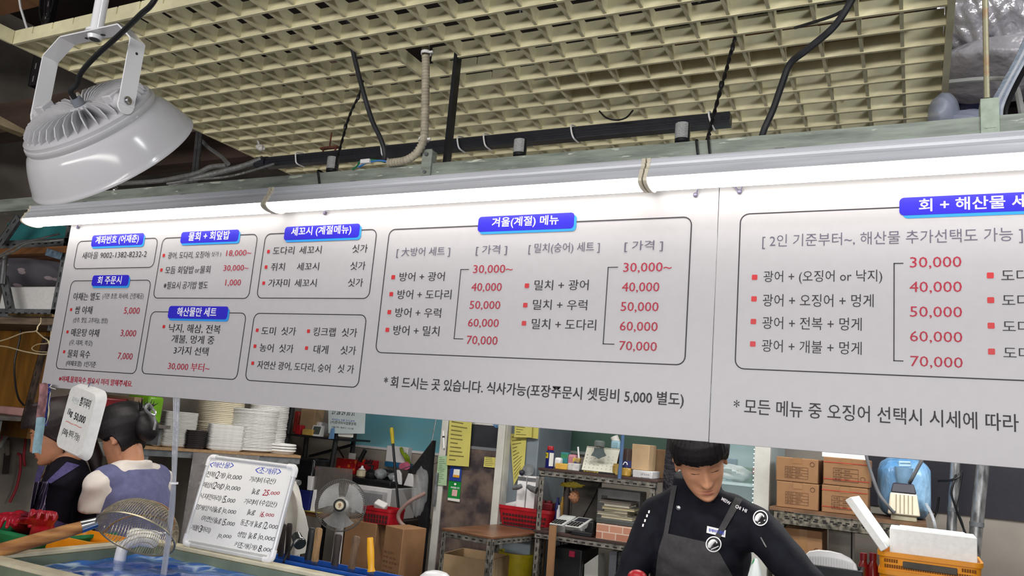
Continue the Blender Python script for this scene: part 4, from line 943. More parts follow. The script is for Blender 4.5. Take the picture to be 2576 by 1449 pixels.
# round white pot lid edge and a snack bag on the counter
c = P(1095, 1462, 2.42)
t_ = obj('rice_cooker', MB().lathe([(.10, 0), (.105, .05), (.10, .13), (.085, .17), (.06, .188), (.03, .195), (0, .196)], (c.x, c.y, CTZ + .0005), None, 32), WPLAS, None, 'white domed pot top just peeking in at bottom centre', 'pot')
s_ = (P(1095, 1436, 2.42).z - CTZ) / .196
for v in t_.data.vertices: v.co.z *= s_; v.co.x *= .62; v.co.y *= .62
c = P(1893, 1460, 2.45); cb = V((c.x, c.y, CTZ + .0005)); tp = P(1884, 1402, 2.45).z
BAGP = spots('snack_bag_print', (206, 214, 214), (46, 140, 84), 22, .42, .25, bump=.1)
def bagf(u, v):
    a = 2 * pi * u; wv_ = .065 * (1 - v) ** .8 + .006; return V((cb.x + wv_ * cos(a) + .008 * (v), cb.y + .4 * wv_ * sin(a), cb.z + (tp - cb.z) * v + .006 * sin(a * 3) * (1 - v)))
mb = MB().grid(bagf, 32, 12); mb.add([bagf(k / 32, 0) for k in range(32)], [tuple(range(32))]); mb.add([bagf(k / 32, 1) for k in range(32)], [tuple(range(32))])
obj('produce_bag', mb, BAGP, None, 'peaked clear bag with green and white print in front of cook', 'bag')
obj('red_round_thing', MB().ell(P(1603, 1452, 2.5), (.03, .03, .022), None, 16, 10).cyl(V((P(1603, 1452, 2.5).x, 2.5, CTZ + .0005)), P(1603, 1452, 2.5), .029, .027, 20), RED, None, 'red round-topped thing peeking in below the apron at the bottom edge', 'bottle')  # unidentified red shape; the bottle body under it is made up
# ================================================================ BACKGROUND, LEFT: storage rack by the left wall
RX0 = -4.6; ry = 2.45                        # rack plane facing the passage
def shelfz(px, py, Y): return P(px, py, Y).z
rack = thing('storage_rack', 'grey slotted-angle storage rack with wooden shelves at far left', 'rack', (-4.3, ry + .2, 0))
sA = P(60, 622, ry).z; sB = P(60, 798, ry).z
mb = MB()
for x in (-4.75, -3.72):
    for y in (ry + .02, ry + .75): obj('upright_post', angle_iron((x, y, sB - .06), (x, y, CZ + 1.2), .04, .003, (1 if x < -4.4 else -1, 0, 0), (0, 1 if y < ry + .4 else -1, 0)), [GREYM, HOLE], rack)
mb = MB()
for z in (sA, sB): angle_iron((-4.75, ry + .02, z), (-3.72, ry + .02, z), .045, .003, (0, 0, 1), (0, 1, 0), mb=mb)
obj('shelf_rail', mb, [GREYM, HOLE], rack)
PLK = M('brown_plank', (146, 98, 58), .75, var=.25, scale=6, stretch=(.5, 5, 5))
for z in (sA, sB): obj('shelf_board', MB().bx(XL + .001, -3.68, ry + .0, ry + .78, z - .035, z - .001), PLK if z == sA else M('weathered_board', (136, 118, 100), .8, var=.3, scale=8, stretch=(.5, 5, 5)), rack, bev=.002)
a, b = P(2, 600, ry - .03), P(36, 545, ry - .03); mb = MB(); angle_iron(P(-10, 610, ry - .03), P(40, 538, ry - .03), .05, .003, (1, 0, .3), (0, 1, 0), mb=mb); obj('diagonal_brace', mb, [GREYM, HOLE], rack)
mb = MB(); angle_iron(P(-4, 690, ry - .03), P(14, 780, ry - .03), .05, .003, (1, 0, .3), (0, 1, 0), mb=mb); obj('lower_brace', mb, [GREYM, HOLE], rack)
obj('corner_pole', MB().tube([P(13, 642, ry - .05), P(5, 715, ry - .05)], .014, 12), STEEL, rack)
TEAL = M('teal_plastic', (58, 142, 146), .45, var=.1)
def tub(name, lab, cat, px, Y, d, mat, taper=.85, z0=None, rim=.012, n=20, group=None, slots=0):
    x0, x1, a, b = rect(*px, Y)
    if z0 is not None: a = z0
    c = ((x0 + x1) / 2, Y + d / 2); w, h = (x1 - x0) / 2, b - a; dd = d / 2; t = .004
    def ring(kx, ky, z): return [V((c[0] + p, c[1] + q, z)) for p, q in rrect(-kx, kx, -ky, ky, min(kx, ky) * .35, 4)]
    L = [ring(w * taper, dd * taper, a), ring(w * .985, dd * .97, b - rim), ring(w, dd, b - rim), ring(w, dd, b), ring(w - t * 2, dd - t * 2, b), ring(w * taper - t, dd * taper - t, a + t)]
    k = len(L[0]); mb = MB(); mb.add([p for r in L for p in r], [tuple(range(k - 1, -1, -1))] + [(i * k + j, i * k + (j + 1) % k, (i + 1) * k + (j + 1) % k, (i + 1) * k + j) for i in range(5) for j in range(k)] + [tuple(5 * k + j for j in range(k))])
    o = obj(name, mb, mat, None, lab, cat, group, smooth=50)
    if slots:
        s = MB(); rows, cols = slots
        for i in range(cols):
            for j in range(rows):
                u = -.82 + 1.64 * (i + .5) / cols; v = (j + .6) / (rows + .8); kk = taper + (.985 - taper) * v; xx = c[0] + u * w * kk; zz_ = a + (h - rim) * v; yy = Y + dd - dd * (taper + (.97 - taper) * v) - .0008
                sw, sh = w * .62 / cols, (h - rim) * .3 / rows
                s.add([(xx - sw, yy, zz_ - sh), (xx + sw, yy, zz_ - sh), (xx + sw, yy, zz_ + sh), (xx - sw, yy, zz_ + sh)], [(0, 1, 2, 3)])
        obj('slots', s, M('slot_dark', (70, 24, 26) if mat in (RED,) else (96, 58, 20), .9), o, kind='stuff')
    return o
tub('plastic_basin', 'teal plastic basin upside down on the upper left rack shelf', 'basin', (0, 558, 108, 618), ry + .12, .4, TEAL, 1.12, sA + .001)
FANB = M('grey_fan_metal', (140, 136, 134), .5, .3)
c = P(138, 592, ry + .25); c.z = max(c.z, sA + .085)
t_ = thing('vent_fan', 'round ribbed metal vent fan behind the strip light end', 'fan', (c.x, c.y, sA + .001))
Rv = V((.5, -.85, .1)).to_track_quat('Z', 'Y').to_matrix()
obj('drum', MB().lathe([(.06, -.1), (.083, -.09), (.083, 0), (.075, .004)], c, Rv, 24), FANB, t_)
mb = MB()
for k in range(5): mb.lathe([(.012 + k * .014, .010), (.015 + k * .014, .014), (.018 + k * .014, .010)], c, Rv, 24, cap=False)
obj('guard', mb, CHROME, t_)
obj('base', MB().bx(c.x - .05, c.x + .05, c.y - .04, c.y + .04, sA + .001, c.z - .07), FANB, t_)
cable('upper of two grey cables swooping across the teal basin', [(-10, 648, ry - .08), (30, 625, ry - .08), (62, 610, ry - .08), (110, 598, ry - .06), (150, 588, ry - .02)], .005, FLEX, 6, group='grey cables across the teal basin')
cable('lower of two grey cables swooping across the teal basin', [(-10, 650, ry - .1), (35, 632, ry - .1), (70, 612, ry - .1), (120, 607, ry - .08), (160, 603, ry - .04)], .006, FLEX, 6, group='grey cables across the teal basin')
obj('tool_bag', MB().box((P(135, 640, ry - .008).x, ry - .008, P(135, 640, ry).z), (.11, .012, .035), Matrix.Rotation(.2, 3, 'Y')), M('faded_blue_tape', (110, 134, 154), .7, var=.3, scale=40), None, 'faded blue patch stuck on the edge of the brown shelf board', 'patch')
DOT = spots('grey_dotted_cloth', (92, 90, 98), (168, 154, 160), 10, .24, .9, (1, 1, 2.2))
o = obj('cloth_bundle', lumpy(P(85, 694, ry + .22), (.26, .16, .115), 6, .06), DOT, None, 'grey cloth bundle with pale pink dashes on the lower rack shelf', 'bundle'); 
o.location.z = P(85, 735, ry + .22).z + .0
lowz = min(v.co.z for v in o.data.vertices) + o.location.z
x0, x1, a, b = rect(8, 737, 190, 800, ry + .08)
slab = obj('foam_block', MB().bx(x0, x1 + .1, ry + .06, ry + .5, sB + .001, lowz - .002), FOAM, None, 'large white foam block under the dotted cloth bundle', 'foam block', bev=.006)
c = P(152, 690, ry + .0); 
mb = MB()
for k in range(9): mb.ell((c.x + .012 * sin(k * 2.4), c.y + .05 + .01 * cos(k * 1.7), c.z + .045 - k * .0115), (.022, .022, .014), None, 10, 6)
o = obj('bubble_wrap_roll', mb, film('bubble_wrap', (206, 200, 206), .85, .25, .8, 60), None, 'small roll of bubble wrap against the dotted bundle at the board edge', 'bubble wrap')
o.location.z = lowz
obj('old_tray', MB().box((P(80, 790, ry - .03).x, ry - .01, sB + .006), (.34, .06, .012), Matrix.Rotation(.0, 3, 'Y')), M('tarnished_brass', (128, 108, 70), .35, .7, var=.4, scale=16), None, 'tarnished metal strip lying on the lower rack shelf edge', 'strip')
# wire hangers and the brown panel
HNG = M('pale_hanger_wire', (226, 208, 170), .4, .3)
def hanger(lab, pl, r=.0032):
    return obj('wire_hanger', MB().tube(spline([P(*q) for q in pl], 5), r, 6), HNG, None, lab, 'hanger', 'wire hangers on the rack')
hanger('large pale wire hanger hooked on the lower rack shelf', [(103, 800, ry - .03), (102, 812, ry - .035), (95, 822, ry - .04), (90, 833, ry - .04), (60, 837, ry - .04), (20, 852, ry - .04), (-20, 866, ry - .04), (20, 873, ry - .04), (70, 886, ry - .04), (120, 890, ry - .04), (122, 860, ry - .04), (108, 848, ry - .04), (92, 834, ry - .04)])
hanger('smaller wire hanger loop behind the large one', [(128, 800, ry + .05), (128, 840, ry + .05), (122, 862, ry + .05), (95, 866, ry + .05), (80, 876, ry + .05), (92, 884, ry + .05), (124, 886, ry + .05)], .0026)
x0, x1, a, b = rect(-30, 806, 112, 1010, ry + .3)
obj('wood_panel', MB().bx(x0 - .3, x1, ry + .28, ry + .31, sB - .6, sB - .037), M('golden_brown_panel', (136, 92, 26), .6, var=.25, scale=4, stretch=(3, 3, .5)), None, 'golden brown wooden panel under the lower rack shelf', 'panel')
cable('black cable hanging down in front of the golden brown panel', [(52, 774, ry + .22), (52, 800, ry + .22), (50, 850, ry + .22), (37, 910, ry + .22), (38, 960, ry + .22), (46, 1000, ry + .22), (60, 1020, ry + .22)], .005, BLACK, 6)
mb = MB(); a_, b_ = P(108, 845, ry + .12), P(52, 1060, ry + .12); angle_iron(a_, b_, .04, .003, (1, 0, .3), (0, 1, 0), mb=mb)
obj('rusty_angle', mb, [M('rusty_angle_iron', (92, 76, 66), .8, .3, var=.4, scale=14), HOLE], None, 'rusty slotted angle slanting down past the golden brown panel', 'metal angle')

# ---------------------------------------------------------------- work wall behind the two women
WX = -4.0                                   # back shelf in front of the left wall
lz = PZ(300, 1062, CZ - .05).z
wsh = thing('wall_shelf', 'long cluttered wall shelf behind the two women', 'shelf', (-4.4, 3.4, CZ - .1))
shp = [PZ(60, 1082, CZ - .16), PZ(420, 1062, CZ - .16)]
SZ = CZ - .135
ye = PX(424, 1050, -4.05).y
obj('board', MB().bx(-4.93, -4.02, 2.3, ye, SZ - .02, SZ), M('grey_shelf_board', (112, 106, 102), .7, var=.25), wsh)
for q in (2.5, ye - .05): obj('bracket', MB().bx(-4.93, -4.05, q, q + .02, SZ - .12, SZ - .021), GREYM, wsh)
def at(px, py, X): return PX(px, py, X)
def xbox(name, lab, cat, px, X, dx, mat, z0=None, group=None, bev=.004):
    """box standing near the left wall: px = photo box, X = its front face"""
    ym = (px[1] + px[3]) / 2; xm = (px[0] + px[2]) / 2
    a, b = PX(px[0], ym, X), PX(px[2], ym, X); zl, zh = PX(xm, px[3], X).z, PX(xm, px[1], X).z
    if z0 is not None: zl = z0
    return obj(name, MB().bx(X - dx, X, a.y, b.y, zl, zh), mat, None, lab, cat, group, bev=bev)
xbox('wire_basket', 'dark red basket on the wall shelf, right of the foam price tray', 'basket', (248, 1002, 338, 1040), -4.25, .3, DRED, SZ + .001, bev=.01)
xbox('wooden_box', 'small wooden box on the wall shelf beside the dark red basket', 'box', (336, 1000, 372, 1038), -4.2, .25, M('pale_wood', (140, 116, 90), .7), SZ + .001)
xbox('plastic_tub', 'lime green plastic tub at the right end of the wall shelf', 'tub', (374, 998, 413, 1028), -4.15, .2, M('lime_plastic', (110, 168, 30), .4), SZ + .001, bev=.015)
c = PX(262, 1075, -4.3); 
t_ = thing('white_switch', 'white electric kettle base on the wall shelf edge beside the price tray', 'appliance', V((c.x, c.y, SZ + .001)))
obj('body', MB().lathe([(.05, 0), (.06, .02), (.055, .07), (.03, .09)], (c.x, c.y, SZ + .001), None, 20), WPLAS, t_); obj('handle', MB().tube(spline([(c.x, c.y + .055, SZ + .03), (c.x, c.y + .085, SZ + .05), (c.x, c.y + .05, SZ + .08)]), .007, 8), WPLAS, t_)
xbox('slotted_basket', 'pink slotted basket on the wall shelf behind the hanging strip', 'basket', (64, 1030, 150, 1062), -4.12, .3, M('pale_pink_plastic', (196, 150, 146), .5), SZ + .001, bev=.008)
for q, c_, lab in (((92, 1008, 104, 1032), (214, 92, 30), 'orange bottle standing in the pink slotted basket'), ((100, 1000, 114, 1032), (120, 150, 70), 'green bottle standing in the pink slotted basket'), ((124, 1015, 146, 1034), (190, 186, 180), 'white carton standing in the pink slotted basket')):
    o = xbox('bottle', lab, 'bottle', q, -4.2, .06, M('bottle_colour', c_, .4), SZ + .03, 'bottles in the pink basket', bev=.01)
t_ = thing('red_bucket', 'dark red bucket hanging at the left frame edge', 'bucket', PX(22, 1068, -4.6))
c = PX(20, 1045, -4.6); obj('body', MB().lathe([(.10, -.07), (.118, .06), (.122, .06), (.122, .075), (.112, .075), (.095, -.06)], c, None, 28), M('wine_red_plastic', (132, 20, 44), .35, var=.2), t_)
obj('red_cord', MB().tube(spline([c + V((0, .03, -.07)), PX(12, 1090, -4.62), PX(0, 1120, -4.65)]), .008, 6), RED, t_); obj('bail', MB().tube(spline([c + V((.0, -.115, .07)), c + V((-.1, 0, .16)), c + V((0, .115, .07))], 8), .003, 6), STEEL, t_)
obj('bucket_peg', MB().tube([c + V((-.1, 0, .158)), V((XL - .005, c.y, c.z + .17))], .006, 6), STEEL, t_)
# knives and red cords hanging on the wall
hk = thing('cleaver', 'dark cleaver hanging on the stained wall at the left edge', 'cleaver', PX(22, 1170, -4.9))
a_, b_, c_ = PX(18, 1108, -4.93), PX(18, 1142, -4.93), PX(12, 1194, -4.93)
obj('handle', MB().tube([PX(20, 1106, -4.93), PX(19, 1145, -4.93)], .016, 8), M('steel_dark', (96, 88, 78), .5, .4), hk); obj('blade', MB().hexa([PX(10, 1140, -4.935), PX(26, 1140, -4.935), PX(20, 1192, -4.935), PX(5, 1192, -4.935)], [q + V((.008, 0, 0)) for q in (PX(10, 1140, -4.935), PX(26, 1140, -4.935), PX(20, 1192, -4.935), PX(5, 1192, -4.935))]), M('blackened_steel', (44, 38, 36), .5, .4), hk)
obj('hook', MB().tube([PX(20, 1106, -4.93), V((XL - .005, PX(20, 1106, -4.93).y, PX(20, 1104, -4.93).z + .02))], .004, 6), STEEL, hk)
RCORD = M('red_cord', (138, 28, 40), .7)
for lab, pl in (('red cord hanging on the wall left of the first woman', [(62, 1085, -4.9), (64, 1110, -4.9), (60, 1150, -4.9), (63, 1170, -4.9), (61, 1168, -4.92)]), ('thin red cord trailing down the stained wall at left', [(52, 1150, -4.92), (50, 1190, -4.92), (40, 1230, -4.92), (24, 1264, -4.92)])):
    q = [PX(*p) for p in pl]; q.insert(0, V((XL - .004, q[0].y, q[0].z + .02))); obj('red_rope', MB().tube(spline(q), .008, 6), RCORD, None, lab, 'cord')
cable('grey hose lying over the wall hooks behind the first woman', [(0, 1125, 2.9), (20, 1090, 2.9), (45, 1070, 2.88), (70, 1068, 2.86), (100, 1080, 2.85)], .012, FLEX, 8, 'grey_hose', 'hose')
xbox('socket_box', 'pale double wall socket between the two women', 'socket', (240, 1112, 275, 1148), XL + .04, .039, M('pale_grey_plastic', (170, 172, 172), .5))
q = [PX(x, y, XL + .03) for x, y in ((250, 1148), (252, 1180), (247, 1215), (250, 1250))]; obj('socket_cable', MB().tube(spline(q), .006, 6), BLACK, None, 'black cable dropping from the wall socket between the women', 'cable')
# green net, orange board and yellow tubs in front of the women
pq = [(-40, 1330), (40, 1336), (100, 1352), (110, 1368), (60, 1392), (-40, 1398)]
gz_ = CZ - .46
tub('plastic_basin', 'bright green plastic basin at the left edge beside the tank', 'basin', (-90, 1334, 104, 1385), 1.98, .45, GRNP, .8)
legged('side_table', 'orange topped prep table at which the two women work', 'table', M('orange_board_surface', (206, 132, 24), .5, var=.1), (-3.75, -2.64, 1.75, 2.22, CZ - .60, CZ - .575), [(a, a + .05, b, b + .05) for a in (-3.7, -2.75) for b in (1.8, 2.12)])
tub('orange_tub', 'shallow orange tub between the first woman and the tank rim', 'tub', (98, 1352, 232, 1385), 2.02, .18, ORNG, .92, CZ - .574)
# ---------------------------------------------------------------- shelf with the foam trays
TSZ = CZ - .285
ta, tb = PZ(360, 1122, TSZ), PZ(757, 1146, TSZ); td = (tb - ta).normalized(); tn = V((-td.y, td.x, 0))
trk_ = thing('tray_shelf', 'tan topped shelf carrying stacks of white foam trays', 'shelf', V(((ta.x + tb.x) / 2, (ta.y + tb.y) / 2, 0)))
Rt = Matrix.Rotation(math.atan2(td.y, td.x), 3, 'Z'); tl_ = (tb - ta).length
obj('shelf_top', MB().box((ta + tb) / 2 + tn * .2 + V((0, 0, -.0095)), (tl_, .40, .018), Rt), TAN, trk_)
mb = MB()
for u in (.03, tl_ - .03):
    for v in (.03, .37): p = ta + td * u + tn * v; obj('leg', MB().box((p.x, p.y, (TSZ - .02) / 2), (.03, .03, TSZ - .021), Rt), GREYM, trk_)
mb = MB(); mb.box((ta + tb) / 2 + tn * .012 + V((0, 0, -.04)), (tl_, .004, .04), Rt); obj('front_rail', mb, GREYM, trk_)
cu = MB(); u0, u1 = .30 * tl_, .72 * tl_
cu.sheet(lambda u, v: ta + td * (u0 + (u1 - u0) * u) - tn * (.006 + .012 * sin(u * 38) * (.3 + v)) + V((0, 0, -.02 - (TSZ - .35) * v)), 60, 6, tn * .003)
obj('plastic_curtain', cu, film('grey_curtain_film', (150, 146, 146), .8, .25, .5, 10), None, 'grey translucent plastic curtain hanging below the tray shelf behind the whiteboard', 'curtain')
def tpos(px, v):                            # a place on the shelf top: photo column px, distance v back from the front edge
    d = ray(px, 1135); a = ta + tn * v; t = ((a.x - CAM.x) * td.y - (a.y - CAM.y) * td.x) / (d.x * td.y - d.y * td.x); return V((d.x * t, d.y * t, TSZ))
def stack(lab, c, n, dz, mk, mats, group, cat='foam tray', nm='foam_tray', yaw=0, jit=.002, z0=0):
    root = None; rnd = random.Random(len(lab))
    for k in range(n):
        if root is None:
            mb = MB(); mk(mb); o = obj(nm, mb, mats, None, None, cat, group, smooth=40); root = o
        else: o = root.copy(); C.objects.link(o)
        o.location = (c.x + rnd.uniform(-jit, jit), c.y + rnd.uniform(-jit, jit), TSZ + .0008 + z0 + k * dz); o.rotation_euler.z = yaw + rnd.uniform(-.02, .02)
        o['label'] = ('topmost ' + lab) if k == n - 1 else (('bottom ' + lab) if k == 0 else lab.replace('tray', 'tray between top and bottom', 1)); o['category'] = cat; o['group'] = group
def round_tray(R, h):
    return lambda mb: mb.lathe([(0, 0), (R * .82, 0), (R * .93, h * .55), (R, h * .62), (R, h * .8), (R * .96, h), (R * .9, h * .8), (R * .78, h * .25), (0, h * .25)], (0, 0, 0), None, 36, cap=False)
def rect_tray(w, d, h):
    def mk(mb):
        L = [rrect(-w * .42, w * .42, -d * .42, d * .42, .02), rrect(-w * .5, w * .5, -d * .5, d * .5, .02), rrect(-w * .5, w * .5, -d * .5, d * .5, .02), rrect(-w * .47, w * .47, -d * .47, d * .47, .02), rrect(-w * .40, w * .40, -d * .40, d * .40, .02)]
        zs = (0, h * .8, h, h, h * .3); k = len(L[0])
        mb.add([(p, q, z) for r, z in zip(L, zs) for p, q in r], [tuple(range(k - 1, -1, -1))] + [(i * k + j, i * k + (j + 1) % k, (i + 1) * k + (j + 1) % k, (i + 1) * k + j) for i in range(4) for j in range(k)] + [tuple(4 * k + j for j in range(k))])
    return mk
yw = math.atan2(td.y, td.x)
IVT = M('ivory_foam', (222, 214, 192), .8, var=.05)
def hpx(px, y0, y1, v): p = tpos(px, v); return P(px, y0, p.y).z - P(px, y1, p.y).z
def wpxm(x0, x1, v): return (tpos(x1, v) - tpos(x0, v)).dot(td)
h = hpx(437, 1034, 1122, .1)
stack('square white foam tray in the tall stack beside the clear hoses', tpos(438, .13), 26, h / 26.3, rect_tray(.21, .2, h / 26.3 * 1.7), FOAM, 'square trays in the left stack', yaw=yw)
h = hpx(540, 1004, 1130, .3)
stack('round ivory foam tray in the tall stack behind the black trays', tpos(540, .27), 28, h / 28.3, round_tray(.155, h / 28 * 2), IVT, 'round ivory trays at the back')
h = hpx(628, 1036, 1140, .16)
stack('large round white foam tray in the front round stack', tpos(629, .17), 26, h / 26.3, round_tray(.165, h / 26 * 2), FOAM, 'large round trays in the front stack')
h = hpx(662, 1018, 1140, .3)
stack('round white foam tray in the stack at the back right', tpos(664, .33), 28, h / 28.3, round_tray(.14, h / 28 * 2), FOAM, 'round trays at the back right')
h = hpx(560, 1078, 1142, .06)
stack('rectangular white foam tray in the front stack of the shelf', tpos(562, .06), 18, h / 18.3, rect_tray(.24, .11, h / 18 * 1.7), FOAM, 'rectangular trays in front', yaw=yw)
h = hpx(480, 1084, 1130, .06)
stack('black foam tray in the short stack left of the rectangular trays', tpos(484, .07), 9, h / 9.3, rect_tray(.13, .12, h / 9 * 1.4), M('black_foam', (58, 52, 54), .5, var=.3), 'black trays in front', yaw=yw)
stack('shallow round white foam tray at the right end of shelf', tpos(706, .12), 3, .019, round_tray(.105, .03), FOAM, 'shallow trays at the right end')
mb = MB().box(tpos(390, .1) + V((0, 0, .041)), (.07, .1, .08), Rt)
obj('paper_cup_pack', mb, IVT, None, 'pale pack of paper napkins at the left end of tray shelf', 'napkins', bev=.015)

# ================================================================ BACKGROUND, CENTRE
# black metal stand with small things on it
BSX0, BSX1, _, _ = rect(733, 1000, 838, 1130, 5.3)
stz = P(780, 1096, 5.25).z
st = thing('black_metal_stand', 'tall black metal stand with one small shelf in the corner', 'stand', ((BSX0 + BSX1) / 2, 5.4, 0))
mb = MB()
def leg(px0, py0, px1, py1, Y, r=.018):
    a, b = P(px0, py0, Y), P(px1, py1, Y); d = a - b; t = (CZ + .4 - b.z) / d.z; top_ = b + d * t; t0 = (0.0 - b.z) / d.z; q = b + d * max(t0, -9); q = V((b.x, b.y, 0)); return [V((top_.x, Y, top_.z)), b, V((b.x, Y, 0))]
for nm, q in (('leg', leg(735, 1030, 720, 1115, 5.25)), ('leg', leg(772, 1098, 766, 1150, 5.55)), ('leg', leg(848, 1090, 832, 1180, 5.25)), ('leg', leg(892, 1090, 886, 1140, 5.6))):
    obj(nm, MB().tube(q, .02, 6), BLKMET, st)
p0, p1 = P(724, 1096, 5.25), P(850, 1100, 5.25)
obj('shelf_plate', MB().bx(p0.x, p1.x + .05, 5.22, 5.62, stz - .015, stz), BLKMET, st)
obj('cross_bar', MB().tube([P(778, 1148, 5.5), P(890, 1118, 5.5)], .012, 6), BLKMET, st)
obj('cross_bar', MB().tube([P(845, 1118, 5.3), P(864, 1150, 5.5)], .008, 6), BLKMET, st)
pbox('red_can', 'small red tin on the black stand shelf', 'tin', (743, 1069, 755, 1093), 5.26, .06, RED, z0=stz + .001)
pbox('carton', 'small open cardboard carton on the black stand shelf', 'carton', (754, 1028, 790, 1090), 5.36, .12, CARD2, z0=stz + .001)
pbox('yellow_sponge', 'flat yellow sponge lying on the black stand shelf', 'sponge', (760, 1080, 786, 1092), 5.25, .05, M('yellow_sponge', (206, 170, 90), .9), z0=stz + .001)
t_ = thing('small_clock', 'small white desk clock with grey screen on black stand', 'clock', P(796, 1092, 5.27))
x0, x1, a, b = rect(783, 1070, 808, 1093, 5.27); a = stz + .001
obj('case', MB().hexa([(x0, 5.26, a), (x1, 5.26, a), (x1, 5.31, a), (x0, 5.31, a)], [(x0 + .005, 5.285, b), (x1 - .002, 5.285, b), (x1 - .002, 5.31, b), (x0 + .005, 5.31, b)]), WPLAS, t_)
yq = lambda z: 5.26 + .025 * (z - a) / (b - a) - .001
obj('screen', MB().add([(x0 + .012, yq(a + .014), a + .014), (x1 - .012, yq(a + .014), a + .014), (x1 - .012, yq(b - .008), b - .008), (x0 + .014, yq(b - .008), b - .008)], [(0, 1, 2, 3)]), M('grey_lcd', (88, 100, 96), .3), t_)
pbox('white_bottle', 'white capped bottle standing behind the desk clock', 'bottle', (794, 1061, 806, 1076), 5.4, .04, WPLAS, z0=stz + .001, bev=.012)
o = obj('plastic_bag', lumpy(P(815, 1062, 5.45), (.05, .04, .055), 3, .15, 20, 14), CLEAR, None, 'clear plastic bag on the stand behind the wall calendar', 'plastic bag'); o.location.z = stz + .002
pbox('red_detergent', 'red and white detergent bottle at the left of black stand', 'bottle', (738, 1034, 752, 1068), 5.45, .05, M('red_white_bottle', (190, 60, 56), .4), z0=stz + .001, bev=.015)
# wall calendar sheet hung on the stand
t_ = thing('wall_calendar', 'white wall calendar sheet showing dates twenty-seven to thirty-one', 'calendar', P(872, 1090, 5.2))
cal = [(826, 1000), (921, 1000), (917, 1091), (826, 1090)]
q = [P(*p, 5.2) for p in cal]; obj('sheet', MB().hexa(q, [p + V((0, .002, 0)) for p in q]), M('calendar_paper', (200, 214, 216), .8, var=.04), t_)
def flat(Y, d=.0012): return lambda u, v: V((u, Y - d, v))
def ftext(mb, body, x0, y0, x1, y1, h, Y, bold=0, f=None):
    a, b = P(x0, y0, Y), P(x1, y1, Y); hh = (P((x0 + x1) / 2, (y0 + y1) / 2 - h / 2, Y).z - P((x0 + x1) / 2, (y0 + y1) / 2 + h / 2, Y).z) / 2; f = f or flat(Y)
    n = max(len(body), 1); zl, zr = a.z, b.z
    def g(u, v): return f(u, v + (zl - zr) / 2 * (1 - 2 * (u - a.x) / max(b.x - a.x, 1e-6)))
    zc = (zl + zr) / 2; text(mb, body, lambda u, v: f(u, v), a.x, b.x, zc - hh, zc + hh, bold)
mb = MB(); ftext(mb, '27 28 29 30 31', 835, 1038, 892, 1040, 10, 5.2, .01); ftext(mb, '(사)한국외식업중앙회', 832, 1063, 896, 1066, 9, 5.2, .01); ftext(mb, '서울지회 / 종로구 / 인사동', 834, 1075, 890, 1077, 4, 5.2)
obj('printing', mb, INK, t_, smooth=0); mb = MB(); ftext(mb, '회원업소 전용 안내 달력', 835, 1056, 892, 1058, 4, 5.2); obj('blue_printing', mb, INKB, t_, smooth=0)
obj('top_cord', MB().tube([P(872, 1002, 5.201), V((P(872, 1002, 5.201).x, 5.23, CZ + .4))], .002, 5), BLACK, t_)
pbox('paper_sheet', 'blank white paper hanging below the wall calendar', 'paper', (851, 1084, 889, 1099), 5.215, .002, PAPER, bev=0)
t_ = obj('clothes_peg', MB().hexa([P(833, 1078, 5.18), P(840, 1076, 5.18), P(838, 1104, 5.18), P(826, 1104, 5.18)], [p + V((0, .012, 0)) for p in (P(833, 1078, 5.18), P(840, 1076, 5.18), P(838, 1104, 5.18), P(826, 1104, 5.18))]), M('light_blue_peg', (110, 150, 196), .4), None, 'light blue clip pinned to the black stand under the calendar', 'clip')
# blue poster and white board strip on the back wall
YW = YB - .001
pst = MB(); x0, x1, _, _ = rect(890, 1000, 1102, 1130, YW); a = (P(900, 1118, YW).z + P(1064, 1136, YW).z) / 2; b = P(1000, 1010, YW).z
PSTM = M('sea_blue_poster', (120, 192, 214), .35, var=.3, scale=3, stretch=(1, 1, 3), col2=(130, 190, 200), bump=.02)
t_ = obj('sea_poster', MB().bx(P(885, 1080, YW).x, P(1120, 1120, YW).x, YW - .004, YW, a, b), PSTM, None, 'large pale blue sea poster on the back wall', 'poster')
obj('bottom_rail', MB().bx(P(885, 1080, YW).x, P(1120, 1120, YW).x, YW - .012, YW, a - .02, a - .0005), WPLAS, t_)
# the back bench
bz = P(880, 1222, 5.3).z
BEN = M('dark_bench', (62, 52, 46), .6, var=.2)
b0_, b1_ = P(862, 1240, 5.28).x, P(985, 1240, 5.2).x
legged('back_bench', 'dark wooden bench along the back wall behind the fan', 'bench', BEN, (b0_, b1_, 5.26, 5.8, CZ - .78, CZ - .74), [(a, a + .05, b, b + .05) for a in (b0_ + .03, b1_ - .08) for b in (5.3, 5.72)])
BZ = CZ - .739
t_ = thing('microwave', 'white microwave oven on the back bench right of the fan', 'microwave', P(940, 1275, 5.28))
x0, x1, a, b = rect(862, 1222, 981, 1282, 5.28); obj('body', MB().bx(x0, x1, 5.29, 5.65, BZ + .001, b), WPLAS, t_, bev=.006); obj('door', MB().bx(x0 + .13, x1 - .03, 5.282, 5.289, BZ + .03, b - .03), M('pale_grey_door', (196, 196, 200), .35), t_, bev=.004); obj('window', MB().bx(x0 + .16, x1 - .07, 5.279, 5.2818, BZ + .05, b - .05), M('microwave_window', (150, 150, 156), .2), t_, bev=.002)
MWZ = b
tray = obj('black_tray', MB().bx(x0 + .0, x1 - .02, 5.30, 5.62, MWZ + .001, MWZ + .05), BLACK, None, 'black tray of pans lying on top of the microwave', 'tray', bev=.01)
PT = MWZ + .051
giftm = spots('red_gift_paper', (172, 26, 30), (210, 110, 40), 22, .28, .35, bump=.05)
pbox('gift_box', 'red patterned box with an open white lid above the fan', 'box', (845, 1154, 895, 1180), 5.5, .14, giftm, z0=P(870, 1192, 5.45).z)
gz0 = P(870, 1192, 5.45).z
